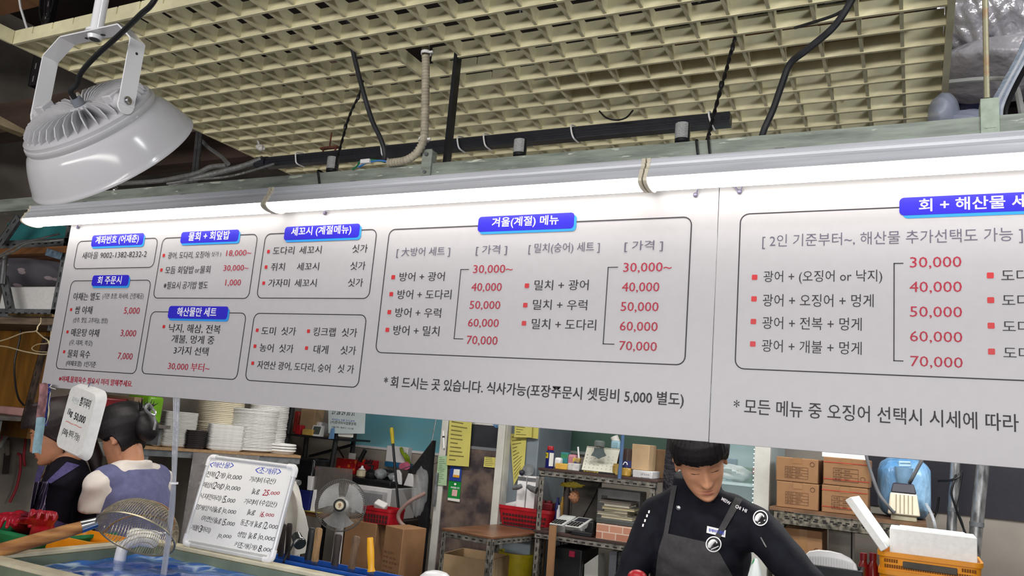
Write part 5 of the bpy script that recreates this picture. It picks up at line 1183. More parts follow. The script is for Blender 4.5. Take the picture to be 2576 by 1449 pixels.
pbox('gift_box', 'taller red patterned box right of the open-lidded one', 'box', (897, 1156, 930, 1205), 5.48, .12, giftm, z0=gz0)
sh_ = obj('wall_ledge', MB().bx(P(838, 1190, 5.5).x, P(940, 1190, 5.5).x, 5.44, 5.849, gz0 - .02, gz0 - .001), BEN, None, 'dark wall ledge holding the red patterned boxes', 'ledge')
pbox('card_box', 'little white card standing in the open red box', 'card', (877, 1140, 893, 1156), 5.56, .01, PAPER, z0=P(885, 1156, 5.56).z - .002, bev=0)
t_ = thing('knife_block', 'dark knife block with black handles on the ledge end', 'knife block', P(920, 1180, 5.46)); c = P(918, 1160, 5.46)
obj('handle', MB().tube([P(905, 1160, 5.46), P(919, 1132, 5.46)], .018, 8), BLACK, t_); obj('block', MB().hexa([P(898, 1172, 5.44), P(934, 1168, 5.44), P(934, 1190, 5.44), P(900, 1192, 5.44)], [p + V((0, .03, 0)) for p in (P(898, 1172, 5.44), P(934, 1168, 5.44), P(934, 1190, 5.44), P(900, 1192, 5.44))]), DRED, t_)
for k in range(4): obj('small_handle', MB().tube([P(918 + k * 5, 1168, 5.455), P(923 + k * 5, 1156 + (k % 2) * 2, 5.455)], .006, 6), BLACK, t_)
c = P(932, 1212, 5.4); t_ = thing('pump_bottle', 'squat black pump bottle on the microwave tray', 'bottle', V((c.x, c.y, PT))); hh = P(932, 1170, 5.4).z - PT
obj('body', MB().lathe([(.045, 0), (.052, .01), (.052, hh * .45), (.03, hh * .62), (.014, hh * .68)], (c.x, c.y, PT), None, 20), BLACK, t_); obj('pump', MB().cyl((c.x, c.y, PT + hh * .66), (c.x, c.y, PT + hh * .95), .010).bx(c.x - .035, c.x + .012, c.y - .008, c.y + .008, PT + hh * .9, PT + hh), BLACK, t_)
c = P(908, 1205, 5.36); t_ = thing('kettle', 'cream and steel kettle with white lid on the microwave tray', 'kettle', V((c.x, c.y, PT)))
obj('body', MB().lathe([(.03, 0), (.042, .012), (.040, .05), (.02, .06), (0, .064)], (c.x, c.y, PT), None, 20), M('cream_enamel', (206, 196, 168), .3), t_); obj('lid', MB().lathe([(.03, .061), (.012, .074), (.008, .09), (0, .092)], (c.x, c.y, PT), None, 16), WPLAS, t_)
for px, r, lab in (((958, 1186), (.055, .05, .04), 'crumpled clear plastic bag on the microwave tray'), ((990, 1204), (.05, .04, .03), 'pale blue plastic bag on the tray end')):
    o = obj('plastic_bag', lumpy(P(*px, 5.42), r, px[0], .18, 22, 14), CLEAR, None, lab, 'plastic bag'); o.location.z = PT
o = obj('black_cloth', lumpy(P(970, 1206, 5.5), (.07, .05, .04), 8, .12, 22, 14), BLACK, None, 'bunched black cloth beside the pump bottle', 'cloth'); o.location.z = PT
# wall shelf with white box, brush and tape roll
t_ = obj('white_case', MB().bx(*rect(958, 1122, 1013, 1166, 5.7)[:2], 5.77, 5.845, *rect(958, 1122, 1013, 1164, 5.7)[2:]), WPLAS, None, 'white plastic case with a blue base on back wall', 'case', bev=.008)
x0, x1, a, b = rect(956, 1164, 1014, 1176, 5.7); obj('blue_base', MB().bx(x0, x1, 5.765, 5.849, a, b), M('case_blue', (40, 110, 160), .4), t_)
t_ = thing('green_shears', 'lime green handled shears hung beside the white case', 'shears', P(1018, 1160, 5.7))
obj('handle', MB().tube(spline([P(1009, 1128, 5.75), P(1012, 1138, 5.72), P(1020, 1150, 5.72), P(1026, 1166, 5.75)]), .014, 8).tube(spline([P(1017, 1142, 5.74), P(1026, 1150, 5.72), P(1030, 1166, 5.75)]), .012, 8), M('lime_handle', (150, 180, 40), .4), t_); obj('peg', MB().tube([P(1014, 1140, 5.72), P(1014, 1140, 5.72) + V((0, YB - 5.72, 0))], .004, 6), STEEL, t_)
t_ = obj('tape_roll', MB().tube([P(1022, 1172, 5.72), P(1022, 1172, 5.84)], .033, 20), M('pink_tape', (210, 90, 130), .4), None, 'pink tape roll on the wall right of white case', 'tape'); obj('second_roll', MB().tube([P(1012, 1173, 5.70), P(1012, 1173, 5.845)], .028, 20), M('rose_tape', (196, 76, 116), .4), t_)
# mop
t_ = thing('floor_squeegee', 'long black stick with a yellow grip leaning before the poster', 'mop', V((P(1001, 1262, 5.15).x, 5.15, 0)))
a_, b_ = P(985, 1076, 5.15), P(1001, 1262, 5.15); e_ = b_ + (b_ - a_) * ((0 - b_.z) / (b_ - a_).z)
obj('stick', MB().tube([a_.lerp(b_, .1), b_ , V((e_.x, e_.y, 0.0))], .010, 8), BLKMET, t_); obj('grip', MB().tube([a_, a_.lerp(b_, .04), a_.lerp(b_, .22)], [.012, .016, .013], 10), M('yellow_grip', (196, 176, 40), .5), t_)
# white hooks / scoops hanging under the bag
for px, lab in (((998, 1200), 'left white plastic scoop hanging beside the stick'), ((1028, 1206), 'right white plastic scoop hanging beside the stick')):
    c = P(*px, 5.4); t_ = obj('plastic_scoop', MB().prism([(-.045, -.05), (.05, -.055), (.035, .03), (.012, .055), (-.01, .055), (-.02, .02)], c, (1, 0, 0), (0, 0, 1), (0, .02, 0)), WPLAS, None, lab, 'scoop', 'white scoops beside the stick', bev=.006); obj('hook_wire', MB().tube([c + V((0, .01, .05)), V((c.x, YB + .002, c.z + .14))], .003, 6), STEEL, t_)
# dark garment bag
GB = film('dark_garment_film', (46, 46, 52), .97, .2, .8, 9)
x0 = P(1040, 1200, 5.02)
gb = MB(); gp = [(1088, 1108), (1082, 1170), (1078, 1240), (1070, 1330), (1058, 1449), (1040, 1449), (1052, 1380), (1052, 1300), (1060, 1240), (1052, 1195), (1025, 1190), (1056, 1150)]
q = [P(x, y, 5.05) for x, y in gp]; n = len(q); gb.add(q + [p + V((0, .05, 0)) for p in q], [tuple(range(n)), tuple(range(2 * n - 1, n - 1, -1))] + [(i, (i + 1) % n, n + (i + 1) % n, n + i) for i in range(n)])
t_ = obj('garment_bag', gb, M('black_vinyl', (34, 34, 38), .3, var=.2, bump=.3), None, 'black vinyl bag hanging on the white frame of dark fridge', 'bag')
obj('clear_front', lumpy(P(1056, 1236, 4.98), (.06, .04, .17), 5, .12, 24, 18), film('thin_clear_film', (206, 210, 214), .2, .12, .4, 18), t_)
obj('hose_loop', MB().tube(spline([P(1070, 1240, 4.95), P(1030, 1262, 4.9), P(1004, 1290, 4.88), P(1006, 1312, 4.88), P(1030, 1330, 4.9), P(1062, 1332, 4.95)]), .014, 10), M('dusty_pink_hose', (150, 124, 118), .5), t_)
obj('hanger', MB().tube([P(1086, 1112, 5.07), V((P(1086, 1112, 5.07).x, 5.12, CZ + .2))], .004, 6), STEEL, t_)
# left of fan: blue tub, dark appliance, papers, cloth, plastic sheet
def tb_(px, Y): return P(*px, Y)
xx = obj('dark_appliance', MB().bx(P(748, 1180, 5.0).x, P(788, 1180, 5.0).x, 5.0, 5.2, CZ - .70, P(760, 1150, 5.0).z), M('glossy_black', (20, 21, 26), .2, var=.2), None, 'black appliance standing behind the whiteboard top corner', 'appliance', bev=.02)
b0_, b1_ = P(690, 1300, 4.9).x, P(862, 1300, 4.9).x
legged('side_bench', 'brown wooden side bench behind and left of the fan', 'bench', WOODB, (b0_, b1_, 4.9, 5.2, CZ - .735, CZ - .702), [(a, a + .05, b, b + .05) for a in (b0_ + .03, b1_ - .08) for b in (4.93, 5.12)])
SBZ = CZ - .7015
tub('blue_tub', 'navy blue tub on the side bench left of the fan', 'tub', (732, 1232, 782, 1290), 4.93, .13, NAVYP, .9, SBZ)
pbox('yellow_folder', 'flat yellow folder sticking out on the side bench left of fan', 'folder', (762, 1288, 800, 1298), 4.89, .25, M('yellow_folder', (190, 176, 60), .5), z0=SBZ, bev=.001)
t_ = tub('paper_cup', 'small white cup on top of the navy blue tub', 'cup', (772, 1198, 787, 1216), 4.97, .05, WPLAS, .8, P(757, 1232, 4.93).z + .001)
pbox('red_packet', 'red and blue packet standing behind the white cup', 'packet', (780, 1174, 797, 1200), 5.02, .05, M('red_blue_pack', (150, 30, 60), .4, col2=(40, 40, 140)), z0=P(760, 1150, 5.0).z - .08, bev=.002)
q = [P(x, y, 4.95) for x, y in ((794, 1172), (886, 1180), (882, 1300), (784, 1290))]
obj('acrylic_sheet', MB().hexa(q, [p + V((0, .006, 0)) for p in q]), film('grey_clear_panel', (120, 112, 108), .55, .15, .3, 20), None, 'grey translucent panel leaning behind the fan', 'panel')
q = [P(x, y, 4.93) for x, y in ((789, 1232), (793, 1232), (787, 1294), (779, 1294))]; q[2].z = q[3].z = SBZ + .001; obj('white_plank', MB().hexa(q, [p + V((0, .02, 0)) for p in q]), WPLAS, None, 'narrow white slat leaning between the blue tub and the fan', 'slat')
# white cloth behind whiteboard
CL = M('white_cloth', (214, 210, 202), .85, var=.08, bump=.2, bscale=14)
def clothf(u, v):
    y0_, y1_ = 1215, 1412; px = 712 + 55 * u * (.35 + .65 * math.sin(min(1, v * 1.6 + .1) * pi * .55)) + 2; py = y0_ + (y1_ - y0_) * v * (1 - .08 * u)
    return P(px, py, 2.95) + V((0, .035 * sin(u * 11 + v * 3), .01 * sin(u * 9)))
t_ = obj('hanging_cloth', MB().sheet(clothf, 24, 24, (0, .006, 0)), CL, None, 'white cloth draped over a stand just right of whiteboard', 'cloth', smooth=80)
p = P(722, 1212, 2.96); obj('stand_post', MB().tube([V((p.x, 2.99, p.z)), V((p.x, 2.99, 0))], .012, 8).tube([V((p.x - .03, 2.99, p.z)), V((p.x + .05, 2.99, p.z))], .012, 8), STEEL, t_)

# ---------------------------------------------------------------- the electric fan
fcx = P(857, 1271, 4.55); fR = (P(921, 1271, 4.55).x - P(791, 1271, 4.55).x) / 2 * .985
fz = P(857, 1420, 4.62)
fan = thing('electric_fan', 'white pedestal fan with grey wire guard and dark hub ring', 'fan', V((fcx.x, 4.64, 0)))
Rfan = V((.5, -.86, .10)).normalized().to_track_quat('Z', 'Y').to_matrix()
fR *= .80
mb = MB()
for k in range(84):
    a = 2 * pi * k / 84
    for sgn in (1, -1):
        pts = [fcx + Rfan @ V((cos(a + .25 * (1 - t) * 0) * r, sin(a) * r, sgn * z)) for t, r, z in ((0, fR * .24, .045), (.4, fR * .7, .040), (.8, fR * .96, .018), (1, fR, .003))]
        mb.tube(pts, .0009, 4, cap=False)
GUARD = M('grey_guard_wire', (176, 176, 172), .4, .5)
obj('wire_guard', mb, GUARD, fan)
obj('guard_rim', MB().tube([fcx + Rfan @ V((cos(2 * pi * k / 56) * fR, sin(2 * pi * k / 56) * fR, 0)) for k in range(57)], .0042, 8), M('dark_rim', (84, 86, 86), .4), fan)
obj('hub_ring', MB().lathe([(fR * .175, .046), (fR * .25, .048), (fR * .25, .056), (fR * .175, .058)], fcx, Rfan, 32, cap=False), BLACK, fan)
obj('hub_badge', MB().lathe([(0, .046), (fR * .178, .046), (fR * .178, .053), (0, .056)], fcx, Rfan, 32, cap=False), M('cream_badge', (214, 204, 180), .4), fan)
mb = MB(); text(mb, 'ಶ' if 0 else '9', lambda u, v: fcx + Rfan @ V((u, v, .0575)), -.008, .010, -.014, .014, .01); obj('badge_emblem', mb, M('brown_emblem', (150, 100, 60), .5), fan, smooth=0)
BLADE = film('smoky_blade', (206, 208, 212), .45, .2, .05)
for k in range(3):
    a0 = 2 * pi * k / 3 + .5
    def bf(u, v, a0=a0):
        r = fR * (.2 + .68 * v); a = a0 + (u - .5) * (1.25 + .35 * v); return fcx + Rfan @ V((cos(a) * r, sin(a) * r, -.012 + .03 * (u - .5)))
    obj('blade', MB().sheet(bf, 12, 10, (Rfan @ V((0, 0, .002)))), BLADE, fan, smooth=60)
obj('motor', MB().lathe([(.03, .02), (.05, .0), (.058, -.05), (.05, -.12), (.0, -.14)], fcx, Rfan, 24), WPLAS, fan)
back = fcx + Rfan @ V((0, 0, -.09)); pb = V((back.x, back.y, 0))
obj('pole', MB().tube([back + V((0, 0, -.03)), V((back.x, back.y, fcx.z - .2)), V((back.x, back.y, .03))], [.026, .03, .036], 14), WPLAS, fan)
obj('base', MB().lathe([(.19, .0), (.2, .012), (.17, .03), (.05, .045)], pb, None, 32), WPLAS, fan)
# red basket and cartons right of the fan
CT1 = P(930, 1310, 4.85).z
def crate_stack():
    pass
q = rect(868, 1312, 950, 1346, 4.9)
o = obj('carton', MB().bx(q[0], q[1] - .01, 4.9, 5.12, 0.45, q[3]), CARD, None, 'cardboard carton under the red basket right of the fan', 'carton', bev=.004)
topc = q[3]
obj('carton', MB().bx(q[0] - .02, q[1] - .02, 4.88, 5.12, 0.0, .449), CARDD, None, 'lower cardboard carton standing on the floor behind fan', 'carton', bev=.004)
t_ = tub('red_basket', 'red plastic basket on the carton right of the fan', 'basket', (908, 1278, 984, 1308), 4.9, .2, RED, .94, topc + .001, .02, slots=(2, 8))
o = obj('foam_piece', MB().box(P(958, 1272, 5.0), (.09, .06, .05), Euler((.5, .3, .2)).to_matrix()), FOAM, None, 'white foam packaging piece lying in the fan-side red basket', 'packaging', bev=.01)
o.location.z = P(964, 1290, 5.0).z
q = rect(958, 1326, 1024, 1449, 4.55); c = V(((q[0] + q[1]) / 2 + .01, 4.65, 0))
mb = MB().box((c.x, c.y, q[3] / 2), (q[1] - q[0] - .02, .2, q[3]), Matrix.Rotation(radians(-16), 3, 'Z'))
t_ = obj('carton', mb, CARD, None, 'tall cardboard carton with printed text before the dark fridge', 'carton', bev=.004)
mb = MB(); Rc = Matrix.Rotation(radians(-16), 3, 'Z'); nf = Rc @ V((0, -.1005, 0)); uf = Rc @ V((1, 0, 0)); o0 = V((c.x, c.y, 0)) + nf
for k in range(9): text(mb, ('배송 취급주의', '수량 20 EA', '품명 포장용기', '규격 대형')[k % 4], lambda u, v: o0 + uf * u + V((0, 0, v)), -.08, .02 + .03 * (k % 3), q[3] - .17 - k * .03, q[3] - .155 - k * .03)
obj('printing', mb, M('carton_print', (96, 70, 50), .8), t_, smooth=0)

# ---------------------------------------------------------------- dark marbled fridge with white frame
FY0 = 5.1
fa, fb_ = P(1090, 1300, FY0).x, P(1262, 1200, FY0).x
fr = thing('display_fridge', 'tall fridge with a dark marbled door and white side frames', 'fridge', ((fa + fb_) / 2, FY0 + .3, 0))
WF = M('white_fridge_frame', (206, 206, 200), .35, var=.06)
obj('cabinet', MB().bx(fa, fb_, FY0 + .02, FY0 + .65, 0.02, CZ + .35), WF, fr, bev=.006)
MARB = M('dark_marbled_film', (60, 54, 58), .16, var=.3, scale=8, col2=(112, 98, 90), detail=8, spec=.6, lo=.38, hi=.62)
dz1 = P(1180, 1128, FY0).z
obj('door_panel', MB().bx(fa + .05, fb_ - .05, FY0 + .004, FY0 + .0195, .1, dz1), MARB, fr)
obj('upper_window', MB().bx(fa + .05, fb_ - .05, FY0 + .010, FY0 + .0195, dz1 + .02, P(1180, 1066, FY0).z), M('dark_glass', (58, 60, 66), .1, var=.2, scale=4), fr)
obj('door_rail', MB().bx(fa + .03, fb_ - .03, FY0 + .002, FY0 + .019, dz1 - .002, dz1 + .018), M('grey_rail', (140, 142, 148), .4, .4), fr)
for s in (fa, fb_ - .055): obj('side_frame', MB().bx(s, s + .055, FY0 - .012, FY0 + .019, .03, CZ + .35), WF, fr, bev=.004)
obj('handle', MB().bx(fa + .004, fa + .022, FY0 - .04, FY0 - .013, P(1090, 1272, FY0).z, P(1095, 1188, FY0).z), GREYM, fr, bev=.004)
mb = MB(); ftext(mb, '냉장', 1205, 1058, 1240, 1060, 8, FY0 + .0185, .02, flat(FY0 + .0185)); c = P(1250, 1066, FY0 + .01)
mb.lathe([(.020, 0), (.028, .001)], c, V((0, -1, 0)).to_track_quat('Z', 'Y').to_matrix(), 24, cap=False); mb.lathe([(.008, 0), (.014, .001)], c, V((0, -1, 0)).to_track_quat('Z', 'Y').to_matrix(), 20, cap=False)
obj('header_logo', mb, M('logo_blue', (60, 130, 190), .4), fr, smooth=0)
def sheet_of(name, lab, cat, px, Y, mat, group=None, lines=0, lm=None, curl=.004, parts=None):
    q = [P(*p, Y) for p in px]
    o = obj(name, MB().sheet(lambda u, v: (q[0].lerp(q[1], u)).lerp(q[3].lerp(q[2], u), v) + V((0, -curl * (v ** 2) - .001, 0)), 6, 8, (0, .0008, 0)), mat, None, lab, cat, group, smooth=80)
    if lines:
        mb = MB(); rnd = random.Random(lines)
        for k in range(lines):
            v0 = .06 + .9 * k / lines * 1.0; u1 = rnd.uniform(.35, .85)
            f = lambda u, v: (q[0].lerp(q[1], u)).lerp(q[3].lerp(q[2], u), v) + V((0, -curl * v * v - .0018, 0))
            mb.add([f(.1, v0), f(u1, v0), f(u1, v0 + .25 / lines), f(.1, v0 + .25 / lines)], [(0, 1, 2, 3)])
        obj('printed_lines', mb, lm or M('faint_print', (120, 112, 60), .8), o, smooth=0)
    return o
sheet_of('yellow_order_sheet', 'long yellow order sheet taped on the dark fridge door', 'paper', ((1132, 1040), (1188, 1050), (1180, 1174), (1124, 1170)), FY0 - .016, YPAP, 'yellow sheets by the fridge', 11)
sheet_of('receipt', 'green receipt strips pinned left of the yellow order sheet', 'receipt', ((1103, 1146), (1127, 1147), (1124, 1222), (1097, 1219)), FY0 - .014, M('pale_green_paper', (168, 200, 160), .85), None, 14, M('green_print', (110, 140, 110), .8))
sheet_of('sticky_note', 'small yellow note with handwriting on the dark fridge door', 'note', ((1219, 1149), (1248, 1151), (1247, 1177), (1217, 1174)), FY0 + .001, YPAP, None, 5)
t_ = sheet_of('payment_card', 'blue payment poster below the yellow order sheet', 'poster', ((1133, 1172), (1162, 1176), (1160, 1212), (1130, 1208)), FY0 + .0, M('poster_blue', (38, 66, 150), .4))
def panel(px, Y, m, par, nm): q = [P(*p, Y) for p in px]; return obj(nm, MB().add(q, [(0, 1, 2, 3)]), m, par, smooth=0)
panel(((1142, 1180), (1157, 1181), (1155, 1202), (1139, 1200)), FY0 - .006, PAPER, t_, 'white_panel'); panel(((1141, 1194), (1156, 1196), (1155, 1202), (1139, 1200)), FY0 - .007, M('orange_band', (226, 160, 40), .5), t_, 'orange_band')
t_ = sheet_of('payment_card', 'green payment poster with white foot under the blue one', 'poster', ((1130, 1209), (1160, 1212), (1156, 1263), (1126, 1258)), FY0 + .0, M('poster_green', (20, 140, 60), .4))
panel(((1138, 1231), (1151, 1233), (1149, 1249), (1136, 1247)), FY0 - .0065, M('pink_square', (226, 180, 176), .6), t_, 'pink_panel'); panel(((1127, 1252), (1157, 1256), (1156, 1263), (1126, 1258)), FY0 - .0068, PAPER, t_, 'white_foot')
mb = MB(); ftext(mb, '추천합니다', 1134, 1226, 1156, 1228, 5, FY0 - .004, .02); c = P(1145, 1218, FY0 - .006); mb.ell(c, (.010, .0006, .008), None, 12, 6); obj('white_marks', mb, INKW, t_, smooth=0)
t_ = obj('marker_pen', MB().tube([P(1115, 1084, FY0 - .02), P(1117, 1128, FY0 - .02)], .008, 8), WPLAS, None, 'white marker pen stuck to the left fridge frame', 'pen'); obj('black_band', MB().tube([P(1115.5, 1097, FY0 - .02), P(1115.8, 1101, FY0 - .02)], .0088, 8), BLACK, t_)
# grey cabinet with yellow sheets beyond the fridge
CG = M('blue_grey_cabinet', (134, 146, 156), .45, var=.1, scale=4)
ca, cb_ = P(1277, 1200, 5.2).x, P(1352, 1150, 5.2).x
obj('grey_cabinet', MB().bx(ca, cb_, 5.2, 5.8, 0, CZ + .3), CG, None, 'blue-grey metal cabinet standing right of the dark fridge', 'cabinet', bev=.006)
sheet_of('yellow_order_sheet', 'long crumpled yellow sheet on the grey cabinet side', 'paper', ((1283, 1090), (1325, 1096), (1320, 1170), (1293, 1222)), 5.19, YPAP, 'yellow sheets by the fridge', 12)
sheet_of('yellow_order_sheet', 'upper yellow sheet overlapping at the grey cabinet top', 'paper', ((1296, 1056), (1339, 1064), (1338, 1101), (1294, 1100)), 5.17, YPAP, 'yellow sheets by the fridge', 6)
sheet_of('yellow_order_sheet', 'small yellow slip at the right of the grey cabinet', 'paper', ((1338, 1064), (1356, 1066), (1354, 1104), (1336, 1102)), 5.185, YPAP, 'yellow sheets by the fridge')
# knife-switch like twin white lockers
t_ = thing('switch_cabinet', 'twin white switch boxes with grey lever handles beside the cabinet', 'switch box', P(1325, 1260, 5.1))
x0, x1, a, b = rect(1299, 1197, 1345, 1262, 5.1)
for i, (u, v) in enumerate(((x0, (x0 + x1) / 2 - .004), ((x0 + x1) / 2 + .004, x1))): obj('box', MB().bx(u, v, 5.11, 5.199, a - .1, b), WPLAS, t_, bev=.003); obj('band', MB().bx(u, v, 5.108, 5.1098, b - .035, b - .01), GREYM, t_)
obj('lever', MB().tube([P(1290, 1228, 5.06), P(1302, 1226, 5.06), P(1312, 1222, 5.08)], [.012, .017, .015], 10), GREYM, t_); obj('lever', MB().tube([P(1328, 1224, 5.08), P(1338, 1230, 5.06), P(1350, 1234, 5.06)], [.015, .02, .024], 10), GREYM, t_)
obj('knob', MB().ell(P(1313, 1189, 5.1), (.02, .02, .02), None, 12, 8), M('navy_knob', (40, 44, 60), .4), t_); obj('round_cap', MB().tube([P(1329, 1182, 5.14), P(1329, 1182, 5.195)], .04, 20), GREYM, t_)
# green chalkboard on the back wall
x0, x1, a, b = rect(1349, 1020, 1548, 1136, YW); a = (P(1352, 1124, YW).z + P(1500, 1140, YW).z) / 2
t_ = obj('green_board', MB().bx(x0, x1 + .4, YW - .01, YW, a, CZ + .15), M('board_green', (84, 118, 104), .5, var=.1, scale=3), None, 'dull green chalkboard on the back wall above the shelf', 'chalkboard')
obj('board_rail', MB().bx(x0, x1 + .4, YW - .03, YW, a - .022, a - .001), M('pale_rail', (176, 186, 184), .4), t_)

# ---------------------------------------------------------------- shelf rack behind the cook, left part
RY0 = 4.82
ux = P(1358, 1185, RY0).x; vx = P(1650, 1215, RY0).x; z1s = (P(1370, 1183, RY0).z + P(1640, 1214, RY0).z) / 2; z2s = (P(1400, 1347, RY0).z + P(1580, 1373, RY0).z) / 2
rk2 = thing('shelf_rack', 'slotted-angle rack with dark brown shelves left of the cook', 'rack', ((ux + vx) / 2, RY0 + .2, 0))
mb = MB()
for x, s in ((ux, 1), (vx, -1)):
    for y, q in ((RY0, 1), (RY0 + .45, -1)): obj('upright_post', angle_iron((x, y, 0), (x, y, z1s), .034, .003, (s, 0, 0), (0, q, 0)), [RUST, HOLE], rk2)
for z in (z1s, z2s):
    mb = MB(); angle_iron((ux, RY0 - .004, z - .035), (vx, RY0 - .004, z - .035), .032, .003, (0, 0, 1), (0, 1, 0), mb=mb); obj('shelf_rail', mb, [RUST, HOLE], rk2)
    obj('shelf_board', MB().bx(ux - .01, vx + .01, RY0 - .008, RY0 + .46, z, z + .016), M('dark_brown_board', (70, 50, 46), .6, var=.2, scale=6), rk2, bev=.002)
T1, T2 = z1s + .0165, z2s + .0165
def sbox(name, lab, cat, px, dy, d, mat, z=None, **k): return pbox(name, lab, cat, px, RY0 + dy, d, mat, z0=T1 if z is None else z, **k)
c = P(1382, 1170, RY0 + .04); hh = P(1382, 1122, RY0 + .04).z - T1
t_ = thing('spray_can', 'blue lubricant spray can with red cap at the shelf end', 'spray can', V((c.x, c.y, T1)))
SPM = M('spray_blue', (32, 34, 104), .3, var=.06)
obj('can', MB().lathe([(.026, 0), (.028, .004), (.028, hh * .74), (.018, hh * .82), (.015, hh * .84)], (c.x, c.y, T1), None, 24), SPM, t_)
obj('cap', MB().lathe([(.021, hh * .825), (.021, hh * .97), (.019, hh), (0, hh)], (c.x, c.y, T1), None, 20), RED, t_)
obj('yellow_label', MB().lathe([(.0284, hh * .45), (.0284, hh * .70)], (c.x, c.y, T1), None, 12, cap=False, a0=radians(195), a1=radians(270)), YELP, t_)
obj('white_label', MB().lathe([(.0284, hh * .1), (.0284, hh * .7)], (c.x, c.y, T1), None, 12, cap=False, a0=radians(285), a1=radians(350)), PAPER, t_)
mb = MB(); text(mb, 'WD', lambda u, v: V((c.x + .0288 * cos(radians(233) + u / .028), c.y + .0288 * sin(radians(233) + u / .028), T1 + v)), -.012, .010, hh * .52, hh * .63, .02); obj('label_lettering', mb, INK, t_, smooth=0)
sbox('name_card_box', 'yellow box of cards on the shelf beside the spray can', 'box', (1396, 1166, 1426, 1183), .03, .08, M('amber_card', (212, 168, 74), .5))
sbox('tissue_pack', 'white printed tissue pack right of the yellow card box', 'pack', (1427, 1166, 1456, 1185), .04, .08, M('printed_white', (206, 206, 204), .6, var=.15, scale=60))
sbox('white_jar', 'small white jar behind the yellow card box', 'jar', (1394, 1151, 1410, 1165), .16, .05, WPLAS, bev=.012)
o = sbox('carton_bottle', 'little blue and green juice carton at the back of shelf', 'carton', (1410, 1138, 1428, 1163), .2, .06, M('blue_green_carton', (30, 130, 176), .5, col2=(60, 130, 70), scale=18, stretch=(.1, .1, 1)))
sbox('pink_bottle', 'pink bottle standing behind the tissue pack', 'bottle', (1427, 1143, 1448, 1164), .2, .06, M('pink_bottle', (208, 140, 156), .4), bev=.014)
sbox('yellow_packet', 'yellow and navy sachets leaning behind the tissue pack', 'sachet', (1440, 1152, 1458, 1166), .14, .03, M('yellow_navy', (220, 190, 40), .4, col2=(40, 44, 120), scale=30))
obj('toothbrush', MB().tube([V((P(1460, 1165, RY0 + .2).x, RY0 + .2, T1)), P(1454, 1124, RY0 + .2)], .006, 8), WPLAS, None, 'white stick standing between the sachets and desk calendar', 'stick')
# desk calendar
t_ = thing('desk_calendar', 'white spiral desk calendar with a black foot on the shelf', 'calendar', P(1508, 1190, RY0 + .05))
q = [P(x, y, RY0 + .04) for x, y in ((1470, 1121), (1553, 1130), (1546, 1188), (1463, 1179))]; lean = V((0, .05, 0))
zlow = T1 + .012
A4 = [V((q[3].x, RY0 + .04, zlow)), V((q[2].x, RY0 + .04, zlow)), V((q[1].x, RY0 + .09, (q[0].z + q[1].z) / 2)), V((q[0].x, RY0 + .09, (q[0].z + q[1].z) / 2))]
obj('page', MB().hexa(A4, [p + V((0, .003, .001)) for p in A4]), M('calendar_white', (206, 206, 192), .8, var=.03), t_)
obj('stand_board', MB().hexa([p + V((0, .004, -.006)) for p in A4[:2]] + [p + V((0, .004, 0)) for p in A4[2:]], [V((A4[0].x, RY0 + .16, zlow - .01)), V((A4[1].x, RY0 + .16, zlow - .01)), A4[2] + V((0, .012, 0)), A4[3] + V((0, .012, 0))]), BLACK, t_)
obj('foot', MB().bx(A4[0].x - .006, A4[1].x + .006, RY0 + .02, RY0 + .17, T1 + .0005, zlow - .0005), BLACK, t_)
mb = MB(); cf = lambda u, v: A4[0].lerp(A4[1], u).lerp(A4[3].lerp(A4[2], u), v) + V((0, -.001, 0))
for r in range(5):
    for c_ in range(7): text(mb, str(r * 7 + c_ + 1), cf, .06 + c_ * .13, .09 + c_ * .13, .62 - r * .13, .66 - r * .13)
obj('dates', mb, INKG, t_, smooth=0); mb = MB()
for k in range(22): u = .03 + .94 * k / 21; p = A4[3].lerp(A4[2], u); mb.tube([p + V((0, -.004, -.008)), p + V((0, -.002, .006)), p + V((0, .01, -.004))], .0014, 4)
obj('spiral', mb, BLACK, t_); mb = MB(); text(mb, '동해바다횟집', lambda u, v: V((u, RY0 + .0195, v)), A4[0].x + .02, A4[0].x + .12, T1 + .003, T1 + .010, .01); obj('foot_lettering', mb, M('gold_print', (220, 190, 70), .4), t_, smooth=0)
t_ = thing('hanging_ornament', 'dark grey glass ornament hung over the desk calendar top', 'ornament', P(1506, 1135, RY0 + .03))
cc_ = P(1508, 1117, RY0 + .05); obj('jar', MB().lathe([(.022, -.02), (.034, -.012), (.034, .012), (.026, .022)], cc_, None, 20), film('smoked_glass', (120, 128, 126), .7, .1, .1), t_)
obj('fan_shape', MB().prism([(-.05, -.028), (-.032, .0), (-.03, .02), (.03, .02), (.034, 0), (.05, -.02), (.02, -.034), (0, -.045), (-.02, -.034)], P(1506, 1136, RY0 + .02), (1, 0, 0), (0, 0, 1), (0, .01, 0)), M('slate_grey', (84, 96, 98), .4, var=.2), t_)
obj('hook', MB().tube([cc_ + V((0, .01, -.012)), A4[2].lerp(A4[3], .5) + V((0, .003, 0))], .003, 6), BLACK, t_)
obj('blue_pole', MB().tube([P(1568, 1080, RY0 - .02), P(1560, 1180, RY0 - .02)], .011, 10).tube([P(1560, 1176, RY0 - .02), P(1558, 1204, RY0 - .02)], .012, 10), M('steel_blue_pole', (78, 108, 148), .4, var=.1), None, 'steel blue pole standing in front of shelf left of the cook', 'pole')
c = P(1576, 1190, RY0 + .06); t_ = thing('coffee_jar', 'jar of brown powder with a navy wave label on the shelf', 'jar', V((c.x, c.y, T1))); hh = P(1576, 1128, RY0 + .06).z - T1
obj('base', MB().lathe([(.028, 0), (.032, .005), (.032, hh * .28), (.03, hh * .3)], (c.x, c.y, T1), None, 20), M('amber_honey', (170, 136, 60), .2), t_)
